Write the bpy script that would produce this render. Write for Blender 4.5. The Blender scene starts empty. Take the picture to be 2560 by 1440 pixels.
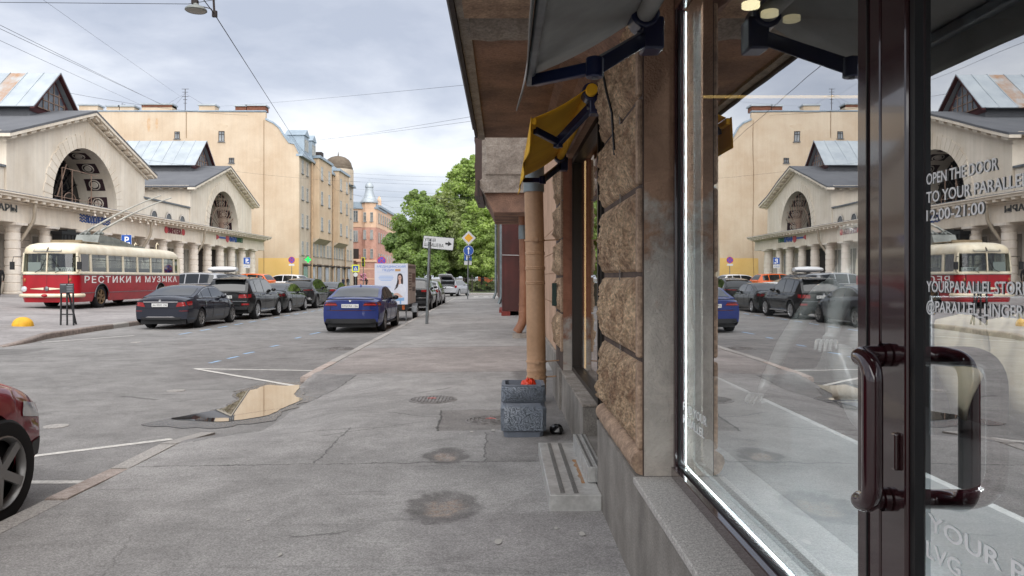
import bpy, bmesh, math, random
from mathutils import Vector, Matrix, noise
random.seed(7)
R = math.radians
PI = math.pi
SC = bpy.context.scene
COL = SC.collection
# ---------------------------------------------------------------- camera
H = 1.68
F = 1900.0
U0, V0 = 1257.0, 695.0
cd = bpy.data.cameras.new('camera')
cd.sensor_width = 36
cd.lens = 36 * F / 2560
cd.shift_x = (1280 - U0) / 2560
cd.shift_y = -(720 - V0) / 2560
cd.clip_start = 0.05
cd.clip_end = 3000
cam = bpy.data.objects.new('camera', cd)
COL.objects.link(cam)
cam.location = (0, 0, H)
cam.rotation_euler = (R(90), 0, 0)
SC.camera = cam
# ---------------------------------------------------------------- world: overcast sky
SUN_EL, SUN_AZ = 48.0, 163.0      # azimuth clockwise from +y
w = bpy.data.worlds.new('World')
SC.world = w
w.use_nodes = True
wn, wl = w.node_tree.nodes, w.node_tree.links
wn.clear()
def wnode(t, **k):
    n = wn.new(t)
    for a, b in k.items(): setattr(n, a, b)
    return n
sky = wnode('ShaderNodeTexSky', sky_type='NISHITA', sun_disc=False)
sky.sun_elevation = R(SUN_EL); sky.sun_rotation = R(SUN_AZ)
tc = wnode('ShaderNodeTexCoord')
sep = wnode('ShaderNodeSeparateXYZ'); wl.new(tc.outputs['Generated'], sep.inputs[0])
mx = wnode('ShaderNodeMath', operation='MAXIMUM'); wl.new(sep.outputs['Z'], mx.inputs[0]); mx.inputs[1].default_value = 0.0
ad = wnode('ShaderNodeMath', operation='ADD'); wl.new(mx.outputs[0], ad.inputs[0]); ad.inputs[1].default_value = 0.16
dv = wnode('ShaderNodeVectorMath', operation='DIVIDE'); wl.new(tc.outputs['Generated'], dv.inputs[0])
cmb = wnode('ShaderNodeCombineXYZ')
for i in range(3): wl.new(ad.outputs[0], cmb.inputs[i])
wl.new(cmb.outputs[0], dv.inputs[1])
def wnoise(scale, detail, rough, dist, off):
    m = wnode('ShaderNodeMapping'); wl.new(dv.outputs[0], m.inputs[0])
    m.inputs['Location'].default_value = off; m.inputs['Scale'].default_value = (1, 1, 0.35)
    n = wnode('ShaderNodeTexNoise'); wl.new(m.outputs[0], n.inputs['Vector'])
    n.inputs['Scale'].default_value = scale; n.inputs['Detail'].default_value = detail
    n.inputs['Roughness'].default_value = rough; n.inputs['Distortion'].default_value = dist
    return n
n1 = wnoise(1.0, 8, 0.55, 0.3, (1.3, 9.4, 1))
n2 = wnoise(0.6, 3, 0.5, 0.2, (4.1, 3.3, 7))
mul = wnode('ShaderNodeMath', operation='MULTIPLY_ADD'); wl.new(n1.outputs[0], mul.inputs[0]); mul.inputs[1].default_value = 0.62
m2 = wnode('ShaderNodeMath', operation='MULTIPLY'); wl.new(n2.outputs[0], m2.inputs[0]); m2.inputs[1].default_value = 0.38
wl.new(m2.outputs[0], mul.inputs[2])
cr = wnode('ShaderNodeValToRGB'); wl.new(mul.outputs[0], cr.inputs[0])
e = cr.color_ramp.elements
K = 1.0
e[0].position = 0.41; e[0].color = (0.45, 0.485, 0.57, 1)
e[1].position = 0.635; e[1].color = (0.95, 0.955, 0.975, 1)
for p, c in ((0.46, (0.54, 0.57, 0.65, 1)), (0.51, (0.67, 0.695, 0.76, 1)), (0.57, (0.84, 0.855, 0.89, 1))):
    q = cr.color_ramp.elements.new(p); q.color = c
sc_ = wnode('ShaderNodeVectorMath', operation='SCALE'); wl.new(cr.outputs[0], sc_.inputs[0]); sc_.inputs['Scale'].default_value = 3.75
mixw = wnode('ShaderNodeMix', data_type='RGBA'); mixw.inputs['Factor'].default_value = 0.93
wl.new(sky.outputs[0], mixw.inputs['A']); wl.new(sc_.outputs[0], mixw.inputs['B'])
bg = wnode('ShaderNodeBackground'); bg.inputs['Strength'].default_value = 0.1
wl.new(mixw.outputs['Result'], bg.inputs['Color'])
wo = wnode('ShaderNodeOutputWorld'); wl.new(bg.outputs[0], wo.inputs[0])
# ---------------------------------------------------------------- sun (veiled by cloud)
sl = bpy.data.lights.new('sun', 'SUN'); sl.energy = 1.5; sl.angle = R(95); sl.color = (1.0, 0.965, 0.92)
so = bpy.data.objects.new('sun', sl); COL.objects.link(so)
az, el = R(SUN_AZ), R(SUN_EL)
sd = Vector((math.sin(az) * math.cos(el), math.cos(az) * math.cos(el), math.sin(el)))
so.rotation_euler = (-sd).to_track_quat('-Z', 'Y').to_euler()
so.location = (0, 0, 40)
vs = SC.view_settings
vs.view_transform = 'Standard'; vs.look = 'None'; vs.exposure = 1.66; vs.gamma = 1; vs.use_curve_mapping = False
SC.render.engine = 'CYCLES'
SC.cycles.max_bounces = 8; SC.cycles.transparent_max_bounces = 16
SC.cycles.caustics_reflective = False; SC.cycles.caustics_refractive = False
# ---------------------------------------------------------------- helpers
def C(h):
    if isinstance(h, (tuple, list)): return tuple(h[:3]) + (1,)
    v = [int(h[i:i + 2], 16) / 255 for i in (0, 2, 4)]
    return tuple((c / 12.92 if c <= .04045 else ((c + .055) / 1.055) ** 2.4) for c in v) + (1,)
def P(u, v, y): return Vector(((u - U0) * y / F, y, H - (v - V0) * y / F))
def G(u, v, z=0.0):
    y = (H - z) * F / (v - V0)
    return Vector(((u - U0) * y / F, y, z))
def YX(u, x): return x * F / (u - U0)
def clamp(t, a=0.0, b=1.0): return max(a, min(b, t))
def smooth(a, b, t):
    t = clamp((t - a) / (b - a)); return t * t * (3 - 2 * t)
def lerp(a, b, t): return a + (b - a) * t
def interp(pts, t):
    if t <= pts[0][0]: return pts[0][1]
    for (a, va), (b, vb) in zip(pts, pts[1:]):
        if t <= b:
            return va + (vb - va) * (t - a) / (b - a)
    return pts[-1][1]
def sinterp(pts, t):
    """smooth (monotone cubic-like Catmull-Rom) interpolation"""
    n = len(pts)
    if t <= pts[0][0]: return pts[0][1]
    if t >= pts[-1][0]: return pts[-1][1]
    for i in range(n - 1):
        a, va = pts[i]; b, vb = pts[i + 1]
        if t <= b:
            h = b - a; d = (vb - va) / h
            m0 = d if i == 0 else ((vb - pts[i - 1][1]) / (b - pts[i - 1][0]))
            m1 = d if i == n - 2 else ((pts[i + 2][1] - va) / (pts[i + 2][0] - a))
            if d == 0: m0 = m1 = 0
            else:
                m0 = clamp(m0 / d, 0, 3) * d; m1 = clamp(m1 / d, 0, 3) * d
            s = (t - a) / h
            return (2*s**3-3*s*s+1)*va + (s**3-2*s*s+s)*h*m0 + (-2*s**3+3*s*s)*vb + (s**3-s*s)*h*m1
MATS = {}
def nd(nt, t, **k):
    n = nt.nodes.new(t)
    for a, b in k.items(): setattr(n, a, b)
    return n
def mat(name, col, rough=.6, metal=0., col2=None, var=.12, vs=2.0, fine=0., fs=60., bump=0., bs=40., coat=0., spec=.5,
        emit=None, es=0., island=0., streak=0., stretch=(1, 1, 1), ov=0., bdist=.02):
    """procedural principled material: large blotches (var), fine grain, vertical streaks, bump"""
    if name in MATS: return MATS[name]
    m = bpy.data.materials.new(name); m.use_nodes = True
    nt = m.node_tree; L = nt.links
    b = nt.nodes['Principled BSDF']
    c = C(col); c2 = C(col2) if col2 else tuple(max(0, x * (1 - 2.2 * var)) for x in c[:3]) + (1,)
    tcn = nd(nt, 'ShaderNodeTexCoord'); mp = nd(nt, 'ShaderNodeMapping'); L.new(tcn.outputs['Object'], mp.inputs[0])
    mp.inputs['Scale'].default_value = stretch
    n = nd(nt, 'ShaderNodeTexNoise'); L.new(mp.outputs[0], n.inputs['Vector'])
    n.inputs['Scale'].default_value = vs; n.inputs['Detail'].default_value = 7; n.inputs['Roughness'].default_value = .6
    rp = nd(nt, 'ShaderNodeMapRange'); L.new(n.outputs[0], rp.inputs[0])
    rp.inputs[1].default_value = .36; rp.inputs[2].default_value = .66
    mix = nd(nt, 'ShaderNodeMix', data_type='RGBA'); L.new(rp.outputs[0], mix.inputs['Factor'])
    mix.inputs['A'].default_value = c; mix.inputs['B'].default_value = c2
    out = mix.outputs['Result']
    def mult(fac_socket, lo, hi):
        nonlocal out
        r = nd(nt, 'ShaderNodeMapRange'); L.new(fac_socket, r.inputs[0]); r.inputs[1].default_value = .3; r.inputs[2].default_value = .7
        r.inputs[3].default_value = lo; r.inputs[4].default_value = hi
        v = nd(nt, 'ShaderNodeVectorMath', operation='SCALE'); L.new(out, v.inputs[0]); L.new(r.outputs[0], v.inputs['Scale'])
        out = v.outputs[0]
    if fine:
        f = nd(nt, 'ShaderNodeTexNoise'); L.new(tcn.outputs['Object'], f.inputs['Vector']); f.inputs['Scale'].default_value = fs
        f.inputs['Detail'].default_value = 3
        mult(f.outputs[0], 1 - fine, 1 + fine)
    if streak:
        ms = nd(nt, 'ShaderNodeMapping'); L.new(tcn.outputs['Object'], ms.inputs[0]); ms.inputs['Scale'].default_value = (1.6, 1.6, .07)
        s = nd(nt, 'ShaderNodeTexNoise'); L.new(ms.outputs[0], s.inputs['Vector']); s.inputs['Scale'].default_value = 2.2; s.inputs['Detail'].default_value = 6
        mult(s.outputs[0], 1 - streak, 1 + streak * .4)
    if island:
        g = nd(nt, 'ShaderNodeNewGeometry')
        r = nd(nt, 'ShaderNodeMapRange'); L.new(g.outputs['Random Per Island'], r.inputs[0]); r.inputs[3].default_value = 1 - island; r.inputs[4].default_value = 1 + island
        v = nd(nt, 'ShaderNodeVectorMath', operation='SCALE'); L.new(out, v.inputs[0]); L.new(r.outputs[0], v.inputs['Scale']); out = v.outputs[0]
    if ov:
        g = nd(nt, 'ShaderNodeObjectInfo')
        r = nd(nt, 'ShaderNodeMapRange'); L.new(g.outputs['Random'], r.inputs[0]); r.inputs[3].default_value = 1 - ov; r.inputs[4].default_value = 1 + ov
        v = nd(nt, 'ShaderNodeVectorMath', operation='SCALE'); L.new(out, v.inputs[0]); L.new(r.outputs[0], v.inputs['Scale']); out = v.outputs[0]
    L.new(out, b.inputs['Base Color'])
    b.inputs['Roughness'].default_value = rough; b.inputs['Metallic'].default_value = metal
    b.inputs['Specular IOR Level'].default_value = spec
    if coat: b.inputs['Coat Weight'].default_value = coat; b.inputs['Coat Roughness'].default_value = .05
    if emit: b.inputs['Emission Color'].default_value = C(emit); b.inputs['Emission Strength'].default_value = es
    if bump:
        bn = nd(nt, 'ShaderNodeTexNoise'); L.new(tcn.outputs['Object'], bn.inputs['Vector']); bn.inputs['Scale'].default_value = bs
        bn.inputs['Detail'].default_value = 6; bn.inputs['Roughness'].default_value = .65
        bp = nd(nt, 'ShaderNodeBump'); bp.inputs['Strength'].default_value = bump; bp.inputs['Distance'].default_value = bdist
        L.new(bn.outputs[0], bp.inputs['Height']); L.new(bp.outputs[0], b.inputs['Normal'])
    MATS[name] = m
    return m
def glass_mat(name, tint, base_fac, gain, rough=0.0):
    """coated double glazing: transparent pane with strong mirror reflection towards grazing angles"""
    if name in MATS: return MATS[name]
    m = bpy.data.materials.new(name); m.use_nodes = True
    nt = m.node_tree; L = nt.links; nt.nodes.clear()
    lw = nd(nt, 'ShaderNodeLayerWeight'); lw.inputs['Blend'].default_value = .5
    fr = nd(nt, 'ShaderNodeMath', operation='POWER'); L.new(lw.outputs['Facing'], fr.inputs[0]); fr.inputs[1].default_value = 4.2
    ma = nd(nt, 'ShaderNodeMath', operation='MULTIPLY_ADD'); L.new(fr.outputs[0], ma.inputs[0]); ma.inputs[1].default_value = gain; ma.inputs[2].default_value = base_fac
    ma.use_clamp = True
    gn = nd(nt, 'ShaderNodeTexNoise'); gg = nd(nt, 'ShaderNodeNewGeometry'); L.new(gg.outputs['Position'], gn.inputs['Vector']); gn.inputs['Scale'].default_value = 3.0; gn.inputs['Detail'].default_value = 1
    gb = nd(nt, 'ShaderNodeBump'); gb.inputs['Strength'].default_value = 1.0; gb.inputs['Distance'].default_value = .0003; L.new(gn.outputs[0], gb.inputs['Height'])
    t = nd(nt, 'ShaderNodeBsdfTransparent'); t.inputs[0].default_value = C(tint)
    g = nd(nt, 'ShaderNodeBsdfGlossy'); g.inputs['Roughness'].default_value = rough; g.inputs['Color'].default_value = (.97, .98, .99, 1); L.new(gb.outputs[0], g.inputs['Normal'])
    mx_ = nd(nt, 'ShaderNodeMixShader'); L.new(ma.outputs[0], mx_.inputs[0]); L.new(t.outputs[0], mx_.inputs[1]); L.new(g.outputs[0], mx_.inputs[2])
    o = nd(nt, 'ShaderNodeOutputMaterial'); L.new(mx_.outputs[0], o.inputs[0])
    MATS[name] = m
    return m
STATIC = {}
class MB:
    def __init__(s): s.v = []; s.f = []; s.mi = []; s.cm = 0; s.T = None
    def add(s, vs, fs):
        o = len(s.v)
        if s.T is not None: vs = [s.T @ Vector(p) for p in vs]
        s.v += [tuple(p) for p in vs]; s.f += [tuple(i + o for i in f) for f in fs]; s.mi += [s.cm] * len(fs)
        return s
    def box(s, x0, x1, y0, y1, z0, z1):
        return s.add([(x0,y0,z0),(x1,y0,z0),(x1,y1,z0),(x0,y1,z0),(x0,y0,z1),(x1,y0,z1),(x1,y1,z1),(x0,y1,z1)],
                     [(3,2,1,0),(4,5,6,7),(0,1,5,4),(1,2,6,5),(2,3,7,6),(3,0,4,7)])
    def bar(s, a, b, w, h, up=(0, 0, 1)):
        a = Vector(a); b = Vector(b); d = (b - a).normalized(); up = Vector(up)
        if abs(d.dot(up)) > .99: up = Vector((1, 0, 0))
        r = d.cross(up).normalized() * w / 2; u = r.cross(d).normalized() * h / 2
        return s.add([a-r-u, a+r-u, a+r+u, a-r+u, b-r-u, b+r-u, b+r+u, b-r+u],
                     [(0,1,2,3),(7,6,5,4),(0,4,5,1),(1,5,6,2),(2,6,7,3),(3,7,4,0)])
    def cyl(s, a, b, r0, r1=None, n=12, caps=True):
        if r1 is None: r1 = r0
        return s.tube([a, b], [r0, r1], n, caps)
    def tube(s, pts, r, n=8, caps=True):
        pts = [Vector(p) for p in pts]; m = len(pts)
        rs = r if isinstance(r, (list, tuple)) else [r] * m
        vs = []; prev = None
        for i, p in enumerate(pts):
            d = (pts[min(i + 1, m - 1)] - pts[max(i - 1, 0)]).normalized()
            if prev is None:
                x = d.cross(Vector((0, 0, 1)) if abs(d.z) < .9 else Vector((1, 0, 0))).normalized()
            else:
                x = (prev - d * prev.dot(d)).normalized()
            prev = x; y = d.cross(x)
            vs += [p + (x * math.cos(2*PI*k/n) + y * math.sin(2*PI*k/n)) * rs[i] for k in range(n)]
        fs = [(i*n+k, i*n+(k+1)%n, (i+1)*n+(k+1)%n, (i+1)*n+k) for i in range(m-1) for k in range(n)]
        if caps: fs += [tuple(range(n))[::-1], tuple(range((m-1)*n, m*n))]
        return s.add(vs, fs)
    def lathe(s, prof, c=(0, 0, 0), n=16, axis='z', a0=0, a1=2*PI):
        cl = abs(a1 - a0 - 2*PI) < 1e-6; k_ = n if cl else n + 1
        vs = []
        for r, h in prof:
            for k in range(k_):
                a = a0 + (a1 - a0) * k / n; q = (r*math.cos(a), r*math.sin(a), h)
                if axis == 'x': q = (h, q[0], q[1])
                elif axis == 'y': q = (q[0], h, q[1])
                vs.append((q[0]+c[0], q[1]+c[1], q[2]+c[2]))
        fs = [(i*k_+k, i*k_+(k+1)%k_, (i+1)*k_+(k+1)%k_, (i+1)*k_+k) for i in range(len(prof)-1) for k in range(n)]
        if axis == 'y': fs = [f[::-1] for f in fs]
        return s.add(vs, fs)
    def prism(s, pts, axis, a, b):
        def q(p, t): return {'x': (t, p[0], p[1]), 'y': (p[0], t, p[1]), 'z': (p[0], p[1], t)}[axis]
        n = len(pts)
        vs = [q(p, a) for p in pts] + [q(p, b) for p in pts]
        return s.add(vs, [tuple(range(n))[::-1], tuple(range(n, 2*n))] + [(i, (i+1)%n, (i+1)%n+n, i+n) for i in range(n)])
    def poly(s, pts): return s.add(pts, [tuple(range(len(pts)))])
    def grid(s, nu, nv, fn, close=False):
        vs = [fn(i/nu, j/nv) for i in range(nu+1) for j in range(nv+1)]
        return s.add(vs, [(i*(nv+1)+j, (i+1)*(nv+1)+j, (i+1)*(nv+1)+j+1, i*(nv+1)+j+1) for i in range(nu) for j in range(nv)])
    def ball(s, c, r, n=10, m=8, sz=1):
        pr = [(max(1e-4, r*math.sin(PI*i/m)), -r*math.cos(PI*i/m)*sz) for i in range(m+1)]
        return s.lathe(pr, c, n)
    def mesh(s, name, mats, sm=None):
        me = bpy.data.meshes.new(name); me.from_pydata(s.v, [], s.f)
        for m_ in (mats if isinstance(mats, (list, tuple)) else [mats]): me.materials.append(m_)
        if len(me.materials) > 1: me.polygons.foreach_set('material_index', s.mi)
        bm = bmesh.new(); bm.from_mesh(me)
        bmesh.ops.remove_doubles(bm, verts=bm.verts, dist=1e-5)
        bmesh.ops.recalc_face_normals(bm, faces=bm.faces); bm.to_mesh(me); bm.free()
        if sm is not None:
            me.polygons.foreach_set('use_smooth', [True] * len(me.polygons))
            if sm < 179: me.set_sharp_from_angle(angle=R(sm))
        return me
    def build(s, name, mats, parent=None, sm=None, bevel=0, seg=2):
        o = bpy.data.objects.new(name, s.mesh(name, mats, sm)); COL.objects.link(o); attach(o, parent)
        if bevel:
            b = o.modifiers.new('bevel', 'BEVEL'); b.width = bevel; b.segments = seg; b.limit_method = 'ANGLE'; b.angle_limit = R(40)
        return o
def attach(o, parent):
    if parent is not None:
        o.parent = parent
        if parent.name in STATIC: o.matrix_parent_inverse = Matrix.Translation(-STATIC[parent.name])
    return o
def inst(me, name, parent=None, loc=(0, 0, 0), rot=(0, 0, 0), scale=(1, 1, 1)):
    o = bpy.data.objects.new(name, me); COL.objects.link(o); o.location = loc; o.rotation_euler = rot; o.scale = scale
    return attach(o, parent)
def tag(o, label=None, cat=None, group=None, kind=None):
    if label: o['label'] = label
    if cat: o['category'] = cat
    if group: o['group'] = group
    if kind: o['kind'] = kind
    return o
def thing(name, label, cat, loc=(0, 0, 0), static=True, group=None):
    o = bpy.data.objects.new(name, None); COL.objects.link(o); o.location = loc; o.empty_display_size = .2
    if static: STATIC[o.name] = Vector(loc)
    return tag(o, label, cat, group)
def copy_tree(o, parent=None):
    c = o.copy(); COL.objects.link(c)
    if parent is not None: c.parent = parent
    for ch in list(o.children): copy_tree(ch, c)
    return c
def text(s_, name, m, parent, origin, right, up, size, width=None, ext=.003, align='LEFT', spacing=1.0, bold=0.0):
    cu = bpy.data.curves.new('t', 'FONT'); cu.body = s_; cu.resolution_u = 3; cu.extrude = ext; cu.space_character = spacing; cu.offset = bold
    to = bpy.data.objects.new('t', cu); COL.objects.link(to)
    dg = bpy.context.evaluated_depsgraph_get()
    me = bpy.data.meshes.new_from_object(to.evaluated_get(dg))
    bpy.data.objects.remove(to); bpy.data.curves.remove(cu)
    xs = [v.co.x for v in me.vertices] or [0, 1]
    x0, x1 = min(xs), max(xs)
    cap = max([v.co.y for v in me.vertices] or [1])
    sy = size / .73; sx = sy if width is None else width / (x1 - x0)
    ax = {'LEFT': x0, 'CENTER': (x0 + x1) / 2, 'RIGHT': x1}[align]
    r_, u_ = Vector(right).normalized(), Vector(up).normalized(); n_ = r_.cross(u_)
    o_ = Vector(origin)
    for v in me.vertices:
        v.co = o_ + r_ * ((v.co.x - ax) * sx) + u_ * (v.co.y * sy) + n_ * v.co.z
    me.materials.clear(); me.materials.append(m)
    words = len(s_.split())
    if words > 1:                       # one object for each word
        fx = []
        for p_ in me.polygons:
            t_ = [(me.vertices[i].co - o_).dot(r_) for i in p_.vertices]; fx.append((min(t_), max(t_)))
        order = sorted(fx); gaps = []; hi = order[0][1]
        for a_, b_ in order[1:]:
            if a_ > hi: gaps.append((a_ - hi, (a_ + hi) / 2))
            hi = max(hi, b_)
        cuts = sorted(c for _, c in sorted(gaps, reverse=True)[:words - 1])
        groups = [[] for _ in range(len(cuts) + 1)]
        for p_, (a_, b_) in zip(me.polygons, fx): groups[sum(1 for c in cuts if a_ > c)].append(tuple(p_.vertices))
        for g_ in groups:
            ids = sorted({i for f in g_ for i in f}); mp_ = {i: k for k, i in enumerate(ids)}
            m2_ = bpy.data.meshes.new(name); m2_.from_pydata([tuple(me.vertices[i].co) for i in ids], [], [tuple(mp_[i] for i in f) for f in g_]); m2_.materials.append(m)
            o = bpy.data.objects.new(name, m2_); COL.objects.link(o); attach(o, parent)
        return o
    o = bpy.data.objects.new(name, me); COL.objects.link(o); me.name = name
    return attach(o, parent)
# ---------------------------------------------------------------- asphalt
def asphalt(name, base, patches=(), rings=(), seams=(), speck=.5, warm=(1.015, .985, .955)):
    m = bpy.data.materials.new(name); m.use_nodes = True
    nt = m.node_tree; L = nt.links; b = nt.nodes['Principled BSDF']
    geo = nd(nt, 'ShaderNodeNewGeometry')
    pos = geo.outputs['Position']
    def noise_(scale, detail=5, rough=.6, src=pos, dist=0):
        n = nd(nt, 'ShaderNodeTexNoise'); L.new(src, n.inputs['Vector']); n.inputs['Scale'].default_value = scale
        n.inputs['Detail'].default_value = detail; n.inputs['Roughness'].default_value = rough; n.inputs['Distortion'].default_value = dist
        return n
    def math_(op, a, b_=None, c_=None, clampit=False):
        n = nd(nt, 'ShaderNodeMath', operation=op); n.use_clamp = clampit
        for i, x in enumerate((a, b_, c_)):
            if x is None: continue
            if isinstance(x, (int, float)): n.inputs[i].default_value = x
            else: L.new(x, n.inputs[i])
        return n.outputs[0]
    def rng(s, a, b_, lo, hi):
        n = nd(nt, 'ShaderNodeMapRange'); n.interpolation_type = 'SMOOTHSTEP'; L.new(s, n.inputs[0])
        for i, x in enumerate((a, b_, lo, hi)): n.inputs[i + 1].default_value = x
        return n.outputs[0]
    col = nd(nt, 'ShaderNodeRGB'); col.outputs[0].default_value = (base * warm[0], base * warm[1], base * warm[2], 1)
    out = col.outputs[0]
    def scale(s):
        nonlocal out
        n = nd(nt, 'ShaderNodeVectorMath', operation='SCALE'); L.new(out, n.inputs[0]); L.new(s, n.inputs['Scale']); out = n.outputs[0]
    scale(rng(noise_(.35, 4).outputs[0], .35, .65, .86, 1.1))
    scale(rng(noise_(2.3, 8, .7, dist=.6).outputs[0], .3, .7, .80, 1.12))
    # stretched scuffs
    mp = nd(nt, 'ShaderNodeMapping'); L.new(pos, mp.inputs[0]); mp.inputs['Scale'].default_value = (.5, 2.2, 1)
    scale(rng(noise_(1.6, 9, .72, mp.outputs[0], 1.2).outputs[0], .28, .46, .72, 1.02))
    dn = noise_(4.5, 6, .7)
    dsub = nd(nt, 'ShaderNodeVectorMath', operation='SUBTRACT'); L.new(dn.outputs['Color'], dsub.inputs[0]); dsub.inputs[1].default_value = (.5, .5, .5)
    dsc = nd(nt, 'ShaderNodeVectorMath', operation='SCALE'); L.new(dsub.outputs[0], dsc.inputs[0]); dsc.inputs['Scale'].default_value = .16
    dad = nd(nt, 'ShaderNodeVectorMath', operation='ADD'); L.new(pos, dad.inputs[0]); L.new(dsc.outputs[0], dad.inputs[1])
    wp = dad.outputs[0]
    def half(p, q, soft):
        p = Vector(p); q = Vector(q); d = (q - p).normalized(); n_ = Vector((-d.y, d.x)); c_ = n_.dot(p)
        v = nd(nt, 'ShaderNodeVectorMath', operation='DOT_PRODUCT'); L.new(wp, v.inputs[0]); v.inputs[1].default_value = (n_.x, n_.y, 0)
        return rng(v.outputs['Value'], c_ - soft, c_ + soft, 0, 1)
    def tint(mask, colr):
        nonlocal out
        mul_ = nd(nt, 'ShaderNodeVectorMath', operation='MULTIPLY'); L.new(out, mul_.inputs[0]); mul_.inputs[1].default_value = colr
        mx_ = nd(nt, 'ShaderNodeMix', data_type='RGBA'); L.new(mask, mx_.inputs['Factor']); L.new(out, mx_.inputs['A']); L.new(mul_.outputs[0], mx_.inputs['B'])
        out = mx_.outputs['Result']
    for poly, colr, soft in patches:
        area = sum(poly[i][0]*poly[(i+1) % len(poly)][1] - poly[(i+1) % len(poly)][0]*poly[i][1] for i in range(len(poly)))
        if area < 0: poly = poly[::-1]
        msk = None
        for i in range(len(poly)):
            hmask = half(poly[i], poly[(i+1) % len(poly)], soft)
            msk = hmask if msk is None else math_('MULTIPLY', msk, hmask)
        tint(msk, colr)
    for p, q, wd, dark in seams:
        p = Vector(p); q = Vector(q); d = (q - p); ln = d.length; d.normalize(); n_ = Vector((-d.y, d.x))
        v = nd(nt, 'ShaderNodeVectorMath', operation='DOT_PRODUCT'); L.new(wp, v.inputs[0]); v.inputs[1].default_value = (n_.x, n_.y, 0)
        dd = math_('ABSOLUTE', math_('SUBTRACT', v.outputs['Value'], n_.dot(p)))
        v2 = nd(nt, 'ShaderNodeVectorMath', operation='DOT_PRODUCT'); L.new(wp, v2.inputs[0]); v2.inputs[1].default_value = (d.x, d.y, 0)
        al = math_('ABSOLUTE', math_('SUBTRACT', v2.outputs['Value'], d.dot(p) + ln / 2))
        msk = math_('MULTIPLY', rng(dd, wd * .3, wd, 1, 0), rng(al, ln / 2 - .05, ln / 2, 1, 0))
        tint(msk, (dark, dark, dark))
    for cx, cy, rx, ry in rings:
        rn = noise_(7, 3); rs = nd(nt, 'ShaderNodeVectorMath', operation='SUBTRACT'); L.new(rn.outputs['Color'], rs.inputs[0]); rs.inputs[1].default_value = (.5, .5, .5)
        rm_ = nd(nt, 'ShaderNodeVectorMath', operation='SCALE'); L.new(rs.outputs[0], rm_.inputs[0]); rm_.inputs['Scale'].default_value = .22
        ra_ = nd(nt, 'ShaderNodeVectorMath', operation='ADD'); L.new(wp, ra_.inputs[0]); L.new(rm_.outputs[0], ra_.inputs[1])
        sb = nd(nt, 'ShaderNodeVectorMath', operation='SUBTRACT'); L.new(ra_.outputs[0], sb.inputs[0]); sb.inputs[1].default_value = (cx, cy, 0)
        ml = nd(nt, 'ShaderNodeVectorMath', operation='MULTIPLY'); L.new(sb.outputs[0], ml.inputs[0]); ml.inputs[1].default_value = (1 / rx, 1 / ry, 0)
        ln = nd(nt, 'ShaderNodeVectorMath', operation='LENGTH'); L.new(ml.outputs[0], ln.inputs[0])
        d = ln.outputs['Value']
        ring = math_('MULTIPLY', rng(d, .25, .6, .35, 1), rng(d, .8, 1.1, 1, 0))
        tint(math_('MULTIPLY', ring, rng(noise_(5, 7, .7).outputs[0], .30, .55, .45, 1)), (.52, .51, .51))
        core = rng(d, .3, .65, 1, 0)
        tint(math_('MULTIPLY', core, rng(noise_(26, 4).outputs[0], .4, .6, .2, 1)), (1.15, .95, .82))
    vo = nd(nt, 'ShaderNodeTexVoronoi'); L.new(pos, vo.inputs['Vector']); vo.inputs['Scale'].default_value = 130
    vsep = nd(nt, 'ShaderNodeSeparateColor'); L.new(vo.outputs['Color'], vsep.inputs[0])
    scale(rng(vsep.outputs[0], 0, 1, 1 - speck * .55, 1 + speck * .55))
    chips = math_('MULTIPLY', rng(vsep.outputs[1], .93, .97, 0, 1), rng(vo.outputs['Distance'], .1, .5, 1, 0))
    scale(math_('MULTIPLY_ADD', chips, speck * 1.6, 1.0))
    # pale dust spots
    dust = rng(noise_(38, 2).outputs[0], .72, .78, 0, .5)
    scale(math_('ADD', dust, 1.0))
    L.new(out, b.inputs['Base Color'])
    b.inputs['Roughness'].default_value = .9; b.inputs['Specular IOR Level'].default_value = .3
    bn = noise_(140, 4, .7); bp = nd(nt, 'ShaderNodeBump'); bp.inputs['Strength'].default_value = .35; bp.inputs['Distance'].default_value = .006
    hsum = math_('ADD', bn.outputs[0], math_('MULTIPLY', noise_(14, 5).outputs[0], 1.2))
    L.new(hsum, bp.inputs['Height']); L.new(bp.outputs[0], b.inputs['Normal'])
    return m
def gp(u, v, z=.12): p = G(u, v, z); return (p.x, p.y)
SWZ = .12
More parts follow.
